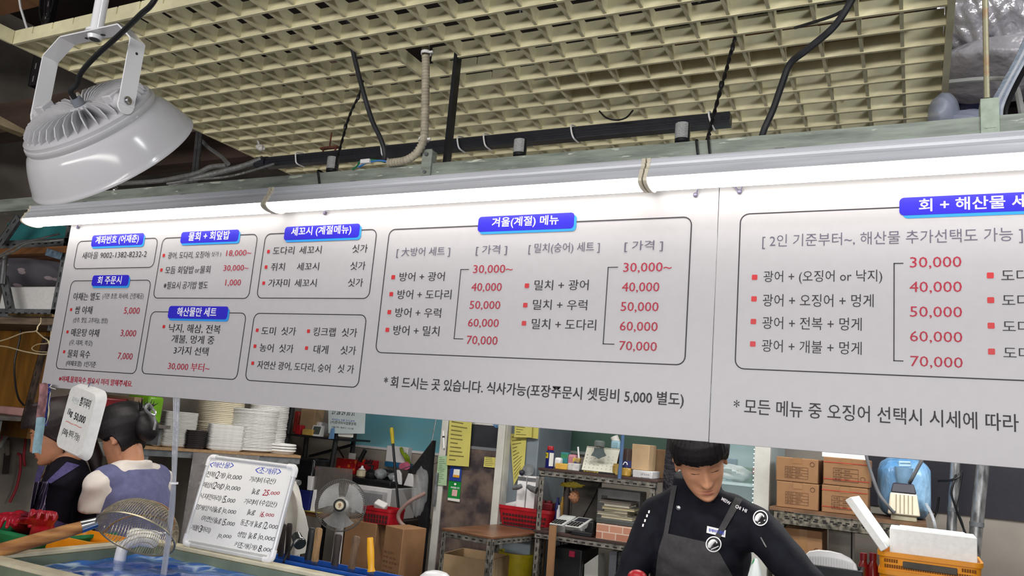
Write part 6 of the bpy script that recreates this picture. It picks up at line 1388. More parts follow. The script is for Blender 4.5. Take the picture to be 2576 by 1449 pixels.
obj('jar', MB().lathe([(.03, hh * .305), (.031, hh * .6), (.027, hh * .95), (.02, hh)], (c.x, c.y, T1), None, 20), M('brown_powder', (66, 52, 50), .25), t_); obj('label', MB().lathe([(.0315, hh * .32), (.0315, hh * .56)], (c.x, c.y, T1), None, 16, cap=False, a0=pi, a1=2 * pi), M('navy_label', (44, 48, 100), .4), t_)
mb = MB().tube(spline([(c.x - .014, c.y - .0325, T1 + hh * .40), (c.x - .004, c.y - .033, T1 + hh * .50), (c.x + .010, c.y - .0325, T1 + hh * .47), (c.x + .012, c.y - .033, T1 + hh * .41)]), .003, 5); obj('wave_mark', mb, INKW, t_)
c = P(1551, 1192, RY0 + .06); obj('honey_jar', MB().lathe([(.024, 0), (.028, .005), (.028, .055), (.022, .06), (.022, .07), (0, .07)], (c.x, c.y, T1), None, 20), M('amber_glass', (166, 138, 70), .2), None, 'squat amber jar beside the foot of desk calendar', 'jar')
x0, x1, a, b = rect(1590, 1118, 1634, 1182, RY0 + .06)
lb = sbox('labelled_box', 'flat white box with a printed label under the tall carton', 'box', (1591, 1184, 1641, 1209), .03, .16, M('label_white', (204, 204, 206), .6))
zt_ = P(1615, 1184, RY0 + .03).z
q = rect(1594, 1189, 1608, 1203, RY0 + .0285); mb = MB(); ftext(mb, 'CAT 5E 20 EA', 1612, 1192, 1634, 1195, 5, RY0 + .0285); ftext(mb, 'MADE IN KOREA', 1612, 1200, 1634, 1203, 4, RY0 + .0285); obj('printing', mb, INKG, lb, smooth=0)
obj('carton', MB().bx(x0, x1, RY0 + .05, RY0 + .2, zt_ + .001, b), CARD2, None, 'tall pale carton standing on the labelled white box', 'carton', bev=.003)
sbox('carton', 'dark open carton behind the tall pale carton', 'carton', (1634, 1130, 1672, 1212), .22, .2, CARDD)
sbox('paper_roll_holder', 'pale blue and white bottles behind the blue pole', 'bottle', (1535, 1108, 1558, 1150), .2, .06, M('pale_blue_bottle', (140, 176, 190), .4), bev=.012)
obj('paper_roll', MB().tube([V((P(1545, 1100, RY0 + .36).x, RY0 + .36, P(1545, 1098, RY0 + .36).z)), V((P(1580, 1130, RY0 + .36).x, RY0 + .36, T1 + .028))], .026, 16), PAPER, None, 'white paper roll slanting at the back of the shelf', 'paper roll')
# middle tier
t_ = None
for px, lab in (((1386, 1292, 1434, 1340), 'left card payment terminal with a white slip, on the middle tier'), ((1424, 1298, 1478, 1345), 'right card payment terminal with a dark screen, on the middle tier')):
    x0, x1, a, b = rect(*px, RY0 + .03); b = (b - T2) * .9 + T2
    t_ = thing('card_terminal', lab, 'card terminal', V(((x0 + x1) / 2, RY0 + .1, T2)), 'card terminals on the middle tier')
    w_ = (x1 - x0) * .36; cx_ = (x0 + x1) / 2; hT = b - T2; sk = .03
    lo_ = [V((cx_ - w_ - sk, RY0 + .02, T2 + .045)), V((cx_ + w_ - sk, RY0 + .02, T2 + .045)), V((cx_ + w_ + sk * .6, RY0 + .13, b)), V((cx_ - w_ + sk * .6, RY0 + .13, b))]
    obj('body', MB().hexa(lo_, [p + V((0, .035, -.03)) for p in lo_]), M('terminal_grey', (190, 192, 190), .4), t_, bev=.006)
    obj('foot', MB().bx(cx_ - w_ * .7, cx_ + w_ * .6, RY0 + .05, RY0 + .15, T2 + .0005, T2 + .05), M('terminal_foot', (150, 152, 150), .5), t_)
    nn = (lo_[1] - lo_[0]).cross(lo_[3] - lo_[0]).normalized(); nn = nn if nn.y < 0 else -nn
    g = lambda u, v, d=.001: lo_[0].lerp(lo_[1], u).lerp(lo_[3].lerp(lo_[2], u), v) + nn * d
    obj('screen', MB().add([g(.14, .52), g(.86, .52), g(.86, .9), g(.14, .9)], [(0, 1, 2, 3)]), M('white_slip', (190, 196, 192), .6) if 'left' in lab else M('dark_screen', (50, 52, 60), .15), t_)
    for r in range(3):
        for k in range(4): obj('key', MB().add([g(.12 + k * .2, .08 + r * .14), g(.26 + k * .2, .08 + r * .14), g(.26 + k * .2, .16 + r * .14), g(.12 + k * .2, .16 + r * .14)] + [g(.12 + k * .2, .08 + r * .14, .005), g(.26 + k * .2, .08 + r * .14, .005), g(.26 + k * .2, .16 + r * .14, .005), g(.12 + k * .2, .16 + r * .14, .005)], [(4, 5, 6, 7), (0, 1, 5, 4), (1, 2, 6, 5), (2, 3, 7, 6), (3, 0, 4, 7)]), BLACK, t_)
sbox('card_reader', 'flat black card reader lying before the right terminal', 'card reader', (1436, 1338, 1488, 1352), -.0, .06, BLACK, T2)
sbox('black_pouch', 'black pouch standing right of the card terminals', 'pouch', (1466, 1310, 1494, 1348), .1, .08, BLACK, T2, bev=.012)
BRK = M('brick_print_wrap', (170, 112, 92), .8); bN, bL = BRK.node_tree.nodes, BRK.node_tree.links
bt = bN.new('ShaderNodeTexBrick'); bt.inputs['Scale'].default_value = 6.5; bt.inputs['Color1'].default_value = S(168, 112, 90); bt.inputs['Color2'].default_value = S(188, 136, 112); bt.inputs['Mortar'].default_value = S(206, 186, 172); bt.inputs['Mortar Size'].default_value = .02; bt.inputs['Row Height'].default_value = .28; bt.inputs['Brick Width'].default_value = .55
mp2 = bN.new('ShaderNodeMapping'); mp2.inputs['Rotation'].default_value = (radians(90), 0, 0); bL.new(bN['Texture Coordinate'].outputs['Object'], mp2.inputs['Vector']); bL.new(mp2.outputs['Vector'], bt.inputs['Vector']); bL.new(bt.outputs['Color'], bN['Principled BSDF'].inputs['Base Color'])
x0, x1, a, b = rect(1499, 1322, 1600, 1362, RY0 + .0)
bb = obj('brick_print_box', MB().bx(x0, x1, RY0 - .0, RY0 + .3, T2 + .0005, b), BRK, None, 'low box wrapped in brick pattern paper on the middle tier', 'box', bev=.002)
BB = b
x0, x1, a, b2 = rect(1500, 1310, 1604, 1324, RY0 + .02)
pr = thing('receipt_printer', 'dark grey flat device between the brick box and book pile', 'device', V(((x0 + x1) / 2, RY0 + .1, BB)))
obj('body', MB().bx(x0, x1, RY0 + .01, RY0 + .3, BB + .0008, b2 + .004), M('dark_grey_plastic', (74, 78, 76), .5), pr, bev=.004); BB2 = b2 + .0045
BKC = [(206, 196, 168), (190, 184, 160), (196, 186, 160), (200, 190, 150), (210, 204, 186), (120, 112, 104)]
BKL = ['bottom-most thin cream book of the pile', 'grey-brown ledger second from the bottom of the pile', 'cream notebook in the middle of the pile', 'thick cream book above the middle of the pile', 'white paged book second from the top of the pile', 'curled notebook on top of the book pile']
hB = (P(1560, 1262, RY0 + .05).z - BB2) / 6
for k in range(6):
    rnd = random.Random(k + 20); t_ = thing('book', BKL[k] + ' on the rack', 'book', V((P(1558, 1290, RY0 + .15).x, RY0 + .15, BB2 + k * hB)), 'books piled on the dark device')
    c = V((P(1556 + rnd.uniform(-8, 8), 1290, RY0 + .15).x, RY0 + .15, BB2 + k * hB + hB / 2)); R_ = Matrix.Rotation(rnd.uniform(-.12, .12), 3, 'Z'); w_ = .175 + rnd.uniform(-.03, .03)
    obj('pages', MB().box(c, (w_, .19, hB * .7), R_), M('book_pages', BKC[k], .85, var=.15, scale=90, stretch=(.05, .05, 3)), t_)
    mb = MB().box(c + V((0, 0, hB * .42)), (w_ + .008, .2, hB * .1), R_).box(c - V((0, 0, hB * .42)), (w_ + .008, .2, hB * .1), R_); obj('cover', mb, M('book_cover', (176 - 14 * k, 170 - 14 * k, 152 - 12 * k), .6), t_)
t_ = thing('silver_appliance', 'silver grey appliance with a small panel behind the book pile', 'appliance', P(1550, 1290, RY0 + .32)); x0, x1, a, b = rect(1500, 1232, 1610, 1330, RY0 + .32)
obj('body', MB().bx(x0, x1, RY0 + .32, RY0 + .45, T2 + .0005, b), M('silver_grey_case', (132, 132, 132), .4, .3), t_, bev=.006); obj('panel', MB().bx(x0 + .03, x0 + .07, RY0 + .317, RY0 + .3198, b - .085, b - .045), M('dark_panel', (80, 76, 76), .5), t_)
t_ = thing('mesh_bag', 'orange mesh bag hanging with a yellow ribbon under top shelf', 'bag', P(1440, 1250, RY0 + .06))
c = P(1445, 1250, RY0 + .08); obj('bag', lumpy(c + V((0, 0, -.0)), (.035, .03, .04), 3, .2, 20, 14), spots('orange_mesh', (150, 104, 74), (110, 76, 60), 60, .3, .8), t_); obj('ribbon', lumpy(P(1440, 1220, RY0 + .06), (.07, .015, .016), 2, .4, 24, 12), M('dull_yellow_ribbon', (168, 150, 46), .6), t_); obj('string', MB().tube([c + V((0, 0, .03)), P(1438, 1222, RY0 + .06), V((P(1437, 1205, RY0 + .06).x, RY0 + .06, z1s + .002))], .003, 6), BLACK, t_)
for px, m, lab, z in (((1389, 1252, 1401, 1300), NAVYP, 'blue and white slim bottle behind the terminals', T2), ((1402, 1250, 1412, 1300), M('mustard_bottle', (176, 136, 50), .5), 'mustard slim bottle behind the terminals', T2), ((1412, 1210, 1428, 1300), M('brown_handle', (74, 66, 64), .6), 'dark grey stick tool standing behind the left terminal', T2), ((1405, 1270, 1415, 1310), WPLAS, 'white slim bottle in front of the mustard one', T2)):
    x0, x1, a, b = rect(*px, RY0 + .28); c = V(((x0 + x1) / 2, RY0 + .28 + (.05 if 'front' not in lab else -.03), z)); r = (x1 - x0) / 2; obj('slim_bottle', MB().lathe([(r, 0), (r, (b - z) * .75), (r * .5, (b - z) * .85), (r * .5, b - z)], c, None, 14), m, None, lab, 'bottle', 'slim things behind the terminals')
cable('black cable slanting down the plaster behind the terminals', [(1512, 1214, RY0 + .4), (1490, 1260, RY0 + .42), (1466, 1305, RY0 + .44), (1455, 1345, RY0 + .44)], .004, BLACK, 6)
obj('plaster_backing', MB().bx(ux + .04, P(1512, 1250, RY0 + .5).x, RY0 + .47, RY0 + .5, 0, z1s - .04), M('plaster_board', (112, 108, 102), .9, var=.25, scale=5), None, 'mottled grey board closing the back of the rack', 'board')
# under the shelf: black box, papers, bottle
x0, x1, a, b = rect(1392, 1378, 1462, 1449, RY0 + .05)
tb2 = obj('toolbox', MB().bx(x0, x1, RY0 + .06, RY0 + .36, 0.0, b), BLACK, None, 'black toolbox with a red latch under the rack', 'toolbox', bev=.01); obj('red_latch', MB().bx(x0 + (x1 - x0) * .55, x0 + (x1 - x0) * .75, RY0 + .05, RY0 + .0599, b - .05, b - .015), M('magenta_latch', (190, 40, 80), .4), tb2)
for lab, px, m, rz in (('white paper bag leaning under the rack beside the toolbox', ((1470, 1420), (1505, 1395), (1520, 1449), (1482, 1449)), PAPER, 0), ('grey plastic-wrapped roll standing under the rack', ((1534, 1386), (1552, 1388), (1548, 1449), (1530, 1449)), film('grey_wrap', (140, 142, 152), .9, .2, .4), 0), ('stack of grey wrapped film by the cook under the rack', ((1556, 1390), (1588, 1394), (1586, 1449), (1552, 1449)), M('grey_film_stack', (96, 94, 96), .3, var=.35, scale=40, stretch=(.3, .3, 3)), 0)):
    q = [P(x, y, RY0 + .1) for x, y in px]; q[2].z = q[3].z = 0.0; obj('wrapped_goods', MB().hexa(q, [p + V((0, .12, 0)) for p in q]), m, None, lab, 'package')
# ---------------------------------------------------------------- angle-iron table with the red basket
TBZ = CZ - .62
c1, c2, c3 = PZ(1238, 1351, TBZ), PZ(1112, 1328, TBZ), PZ(1378, 1325, TBZ); e1_, e2_ = (c2 - c1), (c3 - c1)
w_, d_ = e1_.length, e2_.length; e1_.normalize(); e2_ = V((e1_.y, -e1_.x, 0)) if V((e1_.y, -e1_.x, 0)).dot(e2_) > 0 else V((-e1_.y, e1_.x, 0)); d_ = min(d_, .58)
tbl = thing('worktable', 'slotted-angle table with a worn brown top holding the red basket', 'table', V((c1.x, c1.y, 0)) + e1_ * w_ / 2 + e2_ * d_ / 2)
def tq(u, v, z): return c1 + e1_ * u + e2_ * v + V((0, 0, z))
obj('table_top', MB().hexa([tq(0, 0, -.014), tq(w_, 0, -.014), tq(w_, d_, -.014), tq(0, d_, -.014)], [tq(0, 0, 0), tq(w_, 0, 0), tq(w_, d_, 0), tq(0, d_, 0)]), M('worn_brown_top', (124, 86, 62), .35, var=.2, scale=5), tbl, bev=.002)
mb = MB()
for p, q, sd in ((tq(0, .004, -.05), tq(w_, .004, -.05), e2_), (tq(.004, 0, -.05), tq(.004, d_, -.05), e1_), (tq(0, d_ - .004, -.05), tq(w_, d_ - .004, -.05), -e2_)): angle_iron(p, q, .034, .003, (0, 0, 1), sd, mb=mb)
obj('frame', mb, [RUST, HOLE], tbl)
for u, v in ((0, 0), (w_, 0), (w_, d_), (0, d_)):
    mb = MB(); p = tq(u, v, -.016); angle_iron(V((p.x, p.y, 0)), p, .035, .003, e1_ * (1 if u == 0 else -1), e2_ * (1 if v == 0 else -1), mb=mb); obj('leg', mb, [RUST, HOLE], tbl)
tp_ = PZ(1318, 1322, TBZ)
t_ = tub('red_basket', 'red slotted basket full of bottles on the angle-iron table', 'basket', (1246, 1277, 1390, 1316), tp_.y - .13, .26, RED, .86, TBZ + .001, .022, slots=(3, 14))
bx_ = V(t_.location)
BZB = P(1318, 1277, tp_.y).z
for px, r, m, lab, nm in (((1284, 1268), .026, WPLAS, 'white bottle lying at the left in the red table basket', 'plastic_bottle'), ((1306, 1266), .03, WPLAS, 'white jar on the heap in the red table basket', 'plastic_jar'), ((1328, 1262), .026, WPLAS, 'white bottle on top of the red table basket heap', 'plastic_bottle')):
    c = P(*px, tp_.y); obj(nm, MB().tube([c + V((-.055, 0, -.02)), c + V((-.04, 0, -.016)), c + V((.03, 0, .006)), c + V((.045, 0, .010)), c + V((.06, 0, .014))], [r * .85, r, r, r * .5, r * .5], 16), m, None, lab, 'bottle', 'white bottles in the red basket')
for px, dx, lab in (((1348, 1276), .1, 'red plastic caddy lying in the red table basket'), ((1380, 1274), .07, 'dark red lidded pot at the right of the table basket')):
    c = P(*px, tp_.y); obj('red_caddy', MB().box(c, (dx * 1.4, .1, .05)).box(c + V((-.03, -.02, .03)), (.03, .03, .02)).box(c + V((.015, -.02, .03)), (.03, .03, .02)), RED if dx > .08 else DRED, None, lab, 'caddy', bev=.006)
c = P(1296, 1316, tp_.y - .2); c = PZ(1272, 1317, TBZ + .001); obj('note_pad', MB().box(c + V((0, 0, .004)), (.13, .07, .006), Matrix.Rotation(.3, 3, 'Z')), M('pale_green_pad', (176, 190, 168), .8), None, 'pale green note pad lying before the red basket', 'note pad')
c = PZ(1322, 1324, TBZ + .001); obj('phone', MB().box(c + V((0, 0, .005)), (.14, .065, .009), Matrix.Rotation(-.1, 3, 'Z')), M('phone_black', (50, 46, 50), .2), None, 'dark phone lying before the red basket on the table', 'phone', bev=.003)
# under the table
q = rect(1115, 1385, 1280, 1449, c1.y - .02)
bq = [PZ(x, y, CZ - .80) for x, y in ((1112, 1392), (1232, 1412), (1282, 1396), (1166, 1378))]
mb = MB(); n = 4; ht_ = CZ - .80
for i in range(4):
    p, r = bq[i], bq[(i + 1) % 4]; nn = V((-(r - p).y, (r - p).x, 0)).normalized() * .006
    mb.hexa([V((p.x, p.y, .0)), V((r.x, r.y, .0)), V((r.x, r.y, .0)) + nn, V((p.x, p.y, .0)) + nn], [p, r, r + nn, p + nn])
mb.add([V((p.x, p.y, .3)) for p in bq], [(0, 1, 2, 3)])
obj('open_carton', mb, CARD2, None, 'open cardboard carton standing under the angle-iron table', 'carton')
c = PZ(1268, 1388, CZ - .79); t_ = obj('yellow_bucket', MB().lathe([(.10, 0), (.125, c.z - .02), (.14, c.z - .02), (.14, c.z), (.12, c.z), (.095, .02)], (c.x + .06, c.y + .1, 0), None, 32), YELP, None, 'yellow bucket behind the open carton under the table', 'bucket')
for lab, px, Y, m in (('folded flat cardboard leaning behind the table on the right', ((1305, 1350), (1372, 1340), (1362, 1449), (1298, 1449)), 5.25, CARDD), ('narrow printed cardboard leaning against the rack end', ((1382, 1322), (1398, 1322), (1392, 1449), (1376, 1449)), 4.78, CARD)):
    q = [P(x, y, Y) for x, y in px]; q[2].z = q[3].z = 0; o = obj('flat_cardboard', MB().hexa(q, [p + V((0, .02, 0)) for p in q]), m, None, lab, 'cardboard', 'cardboard leaning by the table')
# ---------------------------------------------------------------- glass door fridge behind the cook
GY = 5.05
ga, gb_ = P(1700, 1200, GY).x, P(1934, 1300, GY).x
gf = thing('glass_fridge', 'white glass-door drinks fridge with lit strip behind the cook', 'fridge', ((ga + gb_) / 2, GY + .3, 0))
INW = M('fridge_interior', (168, 184, 186), .4, var=.03)
obj('cabinet', MB().bx(ga, ga + .05, GY + .03, GY + .6, 0.02, CZ + .4).bx(gb_ - .07, gb_, GY + .03, GY + .6, .02, CZ + .4).bx(ga + .05, gb_ - .07, GY + .56, GY + .6, .02, CZ + .4).bx(ga + .05, gb_ - .07, GY + .03, GY + .56, .02, .1).bx(ga + .05, gb_ - .07, GY + .03, GY + .56, CZ + .35, CZ + .4), INW, gf)
s1 = P(1880, 1216, GY + .15).z
obj('shelf_plate', MB().bx(ga + .052, gb_ - .072, GY + .08, GY + .55, s1 - .016, s1), M('pale_shelf', (214, 234, 236), .3), gf)  # shelf plates in an even pale blue-white
obj('shelf_plate', MB().bx(ga + .052, gb_ - .072, GY + .08, GY + .55, CZ - .85, CZ - .836), M('pale_shelf', (214, 234, 236), .3), gf)
mb = MB().bx(ga, ga + .06, GY - .012, GY + .028, .03, CZ + .4).bx(gb_ - .09, gb_, GY - .012, GY + .028, .03, CZ + .4); obj('door_frame', mb, WF, gf, bev=.004)
obj('door_glass', MB().bx(ga + .06, gb_ - .09, GY, GY + .006, .05, CZ + .38), film('cool_glass', (196, 220, 222), .16, .04, 0), gf)
mb = MB(); 
for k in range(34): mb.bx(gb_ - .104, gb_ - .100, GY + .04, GY + .044, CZ - .6 + k * .026, CZ - .595 + k * .026)
obj('led_strip', mb, M('led_dots', (220, 255, 255), .4, emit=(215, 250, 255), estr=9), gf)
area('fridge_light', (ga + (gb_ - ga) * .5, GY + .3, CZ + .33), (0, 0, 0), .5, .3, .9, (.85, 1, 1))
c = P(1907, 1210, GY + .2); c.z = s1 + .0005; t_ = thing('cola_bottle', 'bottle of dark cola with red label in the glass fridge', 'bottle', c); hh = P(1907, 1149, GY + .2).z - s1
obj('bottle', MB().lathe([(.026, 0), (.032, .01), (.031, hh * .3), (.033, hh * .5), (.02, hh * .8), (.011, hh * .92)], c, None, 20), M('cola_dark', (58, 24, 22), .12), t_); obj('label', MB().lathe([(.0335, hh * .36), (.0338, hh * .62)], c, None, 20, cap=False), RED, t_); obj('cap', MB().lathe([(.013, hh * .92), (.013, hh), (0, hh)], c, None, 14), RED, t_)
o = obj('plastic_bag', lumpy(P(1848, 1198, GY + .2), (.1, .08, .05), 31, .2, 28, 18), M('white_bag', (224, 226, 224), .5, bump=.5, bscale=14), None, 'white plastic bag on the upper shelf of glass fridge', 'plastic bag'); o.location.z = s1 + .001
pbox('juice_carton', 'green carton on the fridge shelf between bag and cola', 'carton', (1862, 1176, 1892, 1200), GY + .32, .1, M('leaf_green', (80, 130, 80), .5), z0=s1 + .001)
pbox('blue_carton', 'blue carton at the back of the glass fridge', 'carton', (1826, 1154, 1850, 1196), GY + .4, .08, M('muted_blue', (80, 100, 140), .5), z0=s1 + .001)
# dark coat hanging between rack and fridge
q = [P(x, y, 4.95) for x, y in ((1680, 1085), (1700, 1085), (1700, 1449), (1660, 1449), (1668, 1200))]; n = 5
t_ = obj('hanging_apron', MB().add(q + [p + V((0, .05, 0)) for p in q], [tuple(range(n)), tuple(range(2 * n - 1, n - 1, -1))] + [(i, (i + 1) % n, n + (i + 1) % n, n + i) for i in range(n)]), M('black_vinyl_apron', (30, 28, 34), .3, bump=.3), None, 'black vinyl apron hanging between the rack and glass fridge', 'apron'); obj('hook', MB().tube([P(1690, 1088, 4.96), V((ga + .01, GY - .005, CZ + .12))], .004, 6), STEEL, t_)

# ================================================================ BACKGROUND, RIGHT: rack with brown cartons
KY = 4.9
kx0, kx1 = P(1936, 1280, KY).x, P(2331, 1318, KY).x; kz = (P(1940, 1274, KY).z + P(2325, 1318, KY).z) / 2
rk3 = thing('carton_rack', 'rusty slotted-angle rack carrying brown cartons at the right', 'rack', ((kx0 + kx1) / 2, KY + .25, 0))
obj('shelf_board', MB().bx(kx0, kx1, KY, KY + .5, kz - .018, kz), M('brown_plyboard', (124, 92, 66), .7, var=.2), rk3)
MOT = M('mottled_angle', (136, 130, 116), .6, .3, var=.45, scale=36)
mb = MB(); angle_iron((kx0 + .02, KY + .006, kz - .09), (kx1 - .02, KY + .006, kz - .09), .068, .003, (0, 0, 1), (0, 1, 0), mb=mb)
for k in range(int((kx1 - kx0) / .04)):
    u = kx0 + .04 + k * .04; mb.add([(u, KY + .0052, kz - .05), (u + .02, KY + .0052, kz - .05), (u + .02, KY + .0052, kz - .042), (u, KY + .0052, kz - .042)], [(0, 1, 2, 3)], 1)
obj('shelf_rail', mb, [MOT, HOLE], rk3)
for x, s in ((kx0 + .02, 1), (kx1 - .02, -1)):
    for y, q in ((KY + .005, 1), (KY + .49, -1)): mb = MB(); angle_iron((x, y, 0), (x, y, kz - .019), .05, .003, (s, 0, 0), (0, q, 0), mb=mb); obj('leg', mb, [MOT, HOLE], rk3)
obj('lower_board', MB().bx(kx0, kx1, KY, KY + .5, kz - .60, kz - .58), M('dark_plyboard', (84, 72, 66), .7), rk3)
LK = kz - .579
TAPE = M('packing_tape', (150, 112, 74), .25, var=.05)
PRT = M('brown_print', (104, 70, 50), .8)
REDL = M('red_print_line', (178, 70, 50), .7)
def brown_carton(lab, px, z0, dy, red, d=.3, zt=None):
    x0, x1, a, b = rect(*px, KY + dy); a = z0; b = zt or b
    o = obj('brown_carton', MB().bx(x0, x1, KY + dy, KY + dy + d, a, b), CARD, None, lab, 'carton', 'brown cartons on the right rack', bev=.005)
    w_, h_ = x1 - x0, b - a; F = lambda u, v: V((x0 + w_ * u, KY + dy - .0012, a + h_ * v))
    mb = MB(); mb.add([F(.4, 1), F(.62, 1), F(.62, .76), F(.4, .76)], [(3, 2, 1, 0)]); obj('tape', mb, TAPE, o, smooth=0)
    mb = MB(); G = lambda u, v: F(u, v) + V((0, -.0006, 0)); L0, L1, B0, B1 = .22, .76, .16, .62
    def ln(u0, v0, u1, v1, t=.006): mb.add([G(u0, v0), G(u1, v0), G(u1, v1), G(u0, v1)], [(0, 1, 2, 3)])
    rows = 3 if red else 4
    for r in range(rows + 1): v = B0 + (B1 - B0) * r / rows; ln(L0, v, L1, v + .012)
    for u in (L0, L0 + .17, L1): ln(u, B0, u + .008, B1)
    for r in range(rows):
        v = B0 + (B1 - B0) * (r + .25) / rows; v2 = B0 + (B1 - B0) * (r + .8) / rows
        text(mb, ('품명', '규격', '수량', '제조원')[r], G, L0 + .03, L0 + .15, v, v2, .01); text(mb, ('해물용기', '300g', '200개', '주식회사')[r], G, L0 + .24, L0 + .24 + .12 + .05 * (r % 2), v, v2, .01)
    mb.lathe([(.010, 0), (.013, .0005)], F(.86, .78 if not red else .3), V((0, -1, 0)).to_track_quat('Z', 'Y').to_matrix(), 12, cap=False)
    obj('printing', mb, PRT, o, smooth=0)
    if red:
        mb = MB()
        for v in (.80, .2): mb.add([G(0, v), G(1, v), G(1, v + .035), G(0, v + .035)], [(0, 1, 2, 3)])
        obj('red_lines', mb, REDL, o, smooth=0)
    return o
b1 = (P(2005, 1214, KY + .03).z)
brown_carton('lower left brown carton on the right rack, beside the glass fridge', (1953, 1213, 2059, 1282), kz + .0008, .03, False, zt=b1)
brown_carton('upper left brown carton on the right rack, beside the glass fridge', (1952, 1152, 2058, 1216), b1 + .001, .03, False)
b2_ = P(2125, 1224, KY + .03).z
brown_carton('lower red-lined brown carton, left of the blue bagged drum', (2067, 1220, 2183, 1294), kz + .0008, .03, True, zt=b2_)
brown_carton('upper red-lined brown carton, left of the blue bagged drum', (2071, 1153, 2187, 1224), b2_ + .001, .03, True)
brown_carton('brown carton on the lower tier of the right rack', (1971, 1332, 2068, 1410), LK, .05, False)
pbox('white_lid_sheet', 'white sheet standing on top of the red-lined cartons', 'sheet', (2068, 1136, 2178, 1152), KY + .2, .02, WPLAS, z0=P(2125, 1153, KY + .03).z + .001, bev=0)
# blue bagged drum and beige air pump
BBAG = M('blue_plastic_bag', (158, 200, 234), .3, var=.3, scale=5, bump=.9, bscale=20, col2=(76, 132, 184), stretch=(1, 1, .5))
x0, x1, a, b = rect(2207, 1155, 2342, 1282, KY + .3)
c = V(((x0 + x1) / 2, KY + .37, (kz + b) / 2)); t_ = thing('bagged_drum', 'tall water drum wrapped in a crinkled blue plastic bag', 'drum', V((c.x, c.y, kz)))
o = obj('blue_bag', lumpy(c, ((x1 - x0) / 2 * 1.1, .17, (b - kz) / 2 * 1.08), 12, .05, 56, 40), BBAG, t_)
for v in o.data.vertices:
    k = V(v.co) + ROOT[t_.name]; sx = (k.x - c.x) / ((x1 - x0) / 2); f_ = abs(sx)
    v.co.x = (c.x + (x1 - x0) / 2 * math.copysign(min(1, f_) ** .62, sx)) - ROOT[t_.name].x; sz = (k.z - c.z) / ((b - kz) / 2); v.co.z = c.z + (b - kz) / 2 * math.copysign(min(1, abs(sz)) ** .6, sz) - ROOT[t_.name].z + .002; v.co.y += .0
obj('handle', MB().tube([P(x, y, KY + .19) for x, y in ((2262, 1163), (2290, 1164), (2292, 1172), (2262, 1171), (2262, 1163))], .008, 8), M('pale_blue_handle', (176, 206, 226), .4), t_)
obj('fold_strip', MB().tube([P(2274, 1176, KY + .2), P(2272, 1216, KY + .2)], [.05, .035], 12), M('pale_blue_fold', (140, 180, 214), .3, var=.15), t_)
x0, x1, a, b = rect(2233, 1217, 2315, 1297, KY + .02); ap = thing('air_pump', 'beige finned air pump with dark top on the right rack', 'air pump', V(((x0 + x1) / 2, KY + .08, kz)))
BEI = M('beige_casing', (226, 216, 192), .45, var=.05); w_ = x1 - x0; cx_ = (x0 + x1) / 2; h_ = b - kz
obj('casing', MB().hexa([(x0 + .0, KY + .01, kz + h_ * .16), (x1 - .0, KY + .01, kz + h_ * .16), (x1, KY + .17, kz + h_ * .16), (x0, KY + .17, kz + h_ * .16)], [(x0 + w_ * .08, KY + .03, kz + h_ * .74), (x1 - w_ * .1, KY + .03, kz + h_ * .74), (x1 - w_ * .1, KY + .16, kz + h_ * .74), (x0 + w_ * .08, KY + .16, kz + h_ * .74)]), BEI, ap, bev=.008)
obj('dark_top', MB().hexa([(x0 + w_ * .09, KY + .031, kz + h_ * .745), (x1 - w_ * .11, KY + .031, kz + h_ * .745), (x1 - w_ * .11, KY + .16, kz + h_ * .745), (x0 + w_ * .09, KY + .16, kz + h_ * .745)], [(x0 + w_ * .16, KY + .05, kz + h_), (x1 - w_ * .2, KY + .05, kz + h_), (x1 - w_ * .2, KY + .15, kz + h_), (x0 + w_ * .16, KY + .15, kz + h_)]), M('dark_filter', (52, 50, 62), .5), ap, bev=.006)
obj('base', MB().bx(x0 + w_ * .1, x1 - w_ * .1, KY + .02, KY + .16, kz + .0008, kz + h_ * .155), M('grey_beige_base', (176, 170, 146), .5), ap, bev=.006)
mb = MB()
for k in range(5):
    u = .25 + k * .125; mb.hexa([(x0 + w_ * u, KY + .0085, kz + h_ * .22), (x0 + w_ * u + .004, KY + .0085, kz + h_ * .22), (x0 + w_ * u + .004, KY + .012, kz + h_ * .22), (x0 + w_ * u, KY + .012, kz + h_ * .22)], [(x0 + w_ * u, KY + .027, kz + h_ * .7), (x0 + w_ * u + .004, KY + .027, kz + h_ * .7), (x0 + w_ * u + .004, KY + .031, kz + h_ * .7), (x0 + w_ * u, KY + .031, kz + h_ * .7)])
obj('grooves', mb, M('groove_shadow', (150, 140, 114), .6), ap)
obj('outlet', MB().bx(x0 + w_ * .13, x0 + w_ * .24, KY - .006, KY + .012, kz + h_ * .17, kz + h_ * .26), M('outlet_grey', (96, 96, 94), .5), ap)
obj('hose', MB().tube(spline([V((x0 + w_ * .18, KY - .006, kz + h_ * .22)), P(2228, 1266, KY - .02), P(2210, 1240, KY - .01), P(2195, 1200, KY), P(2182, 1158, KY + .01), P(2174, 1120, KY + .02), P(2168, 1085, KY + .04)], 8), .009, 8), M('grey_hose', (104, 106, 110), .5), ap)
cable('grey hose rising behind the air pump over the blue bag', [(2288, 1215, KY + .09), (2294, 1204, KY + .06), (2308, 1178, KY + .06), (2322, 1150, KY + .07), (2330, 1110, KY + .1)], .010, M('grey_hose', (104, 106, 110), .5), 8, 'air_hose', 'hose')
cable('white tubing curling down from the right rack end', [(2330, 1268, KY + .1), (2338, 1282, KY + .05), (2346, 1300, KY + .02), (2352, 1322, KY + .0), (2354, 1345, KY + .02), (2352, 1400, KY + .05)], .008, CLEAR, 8, 'clear_tube', 'hose')
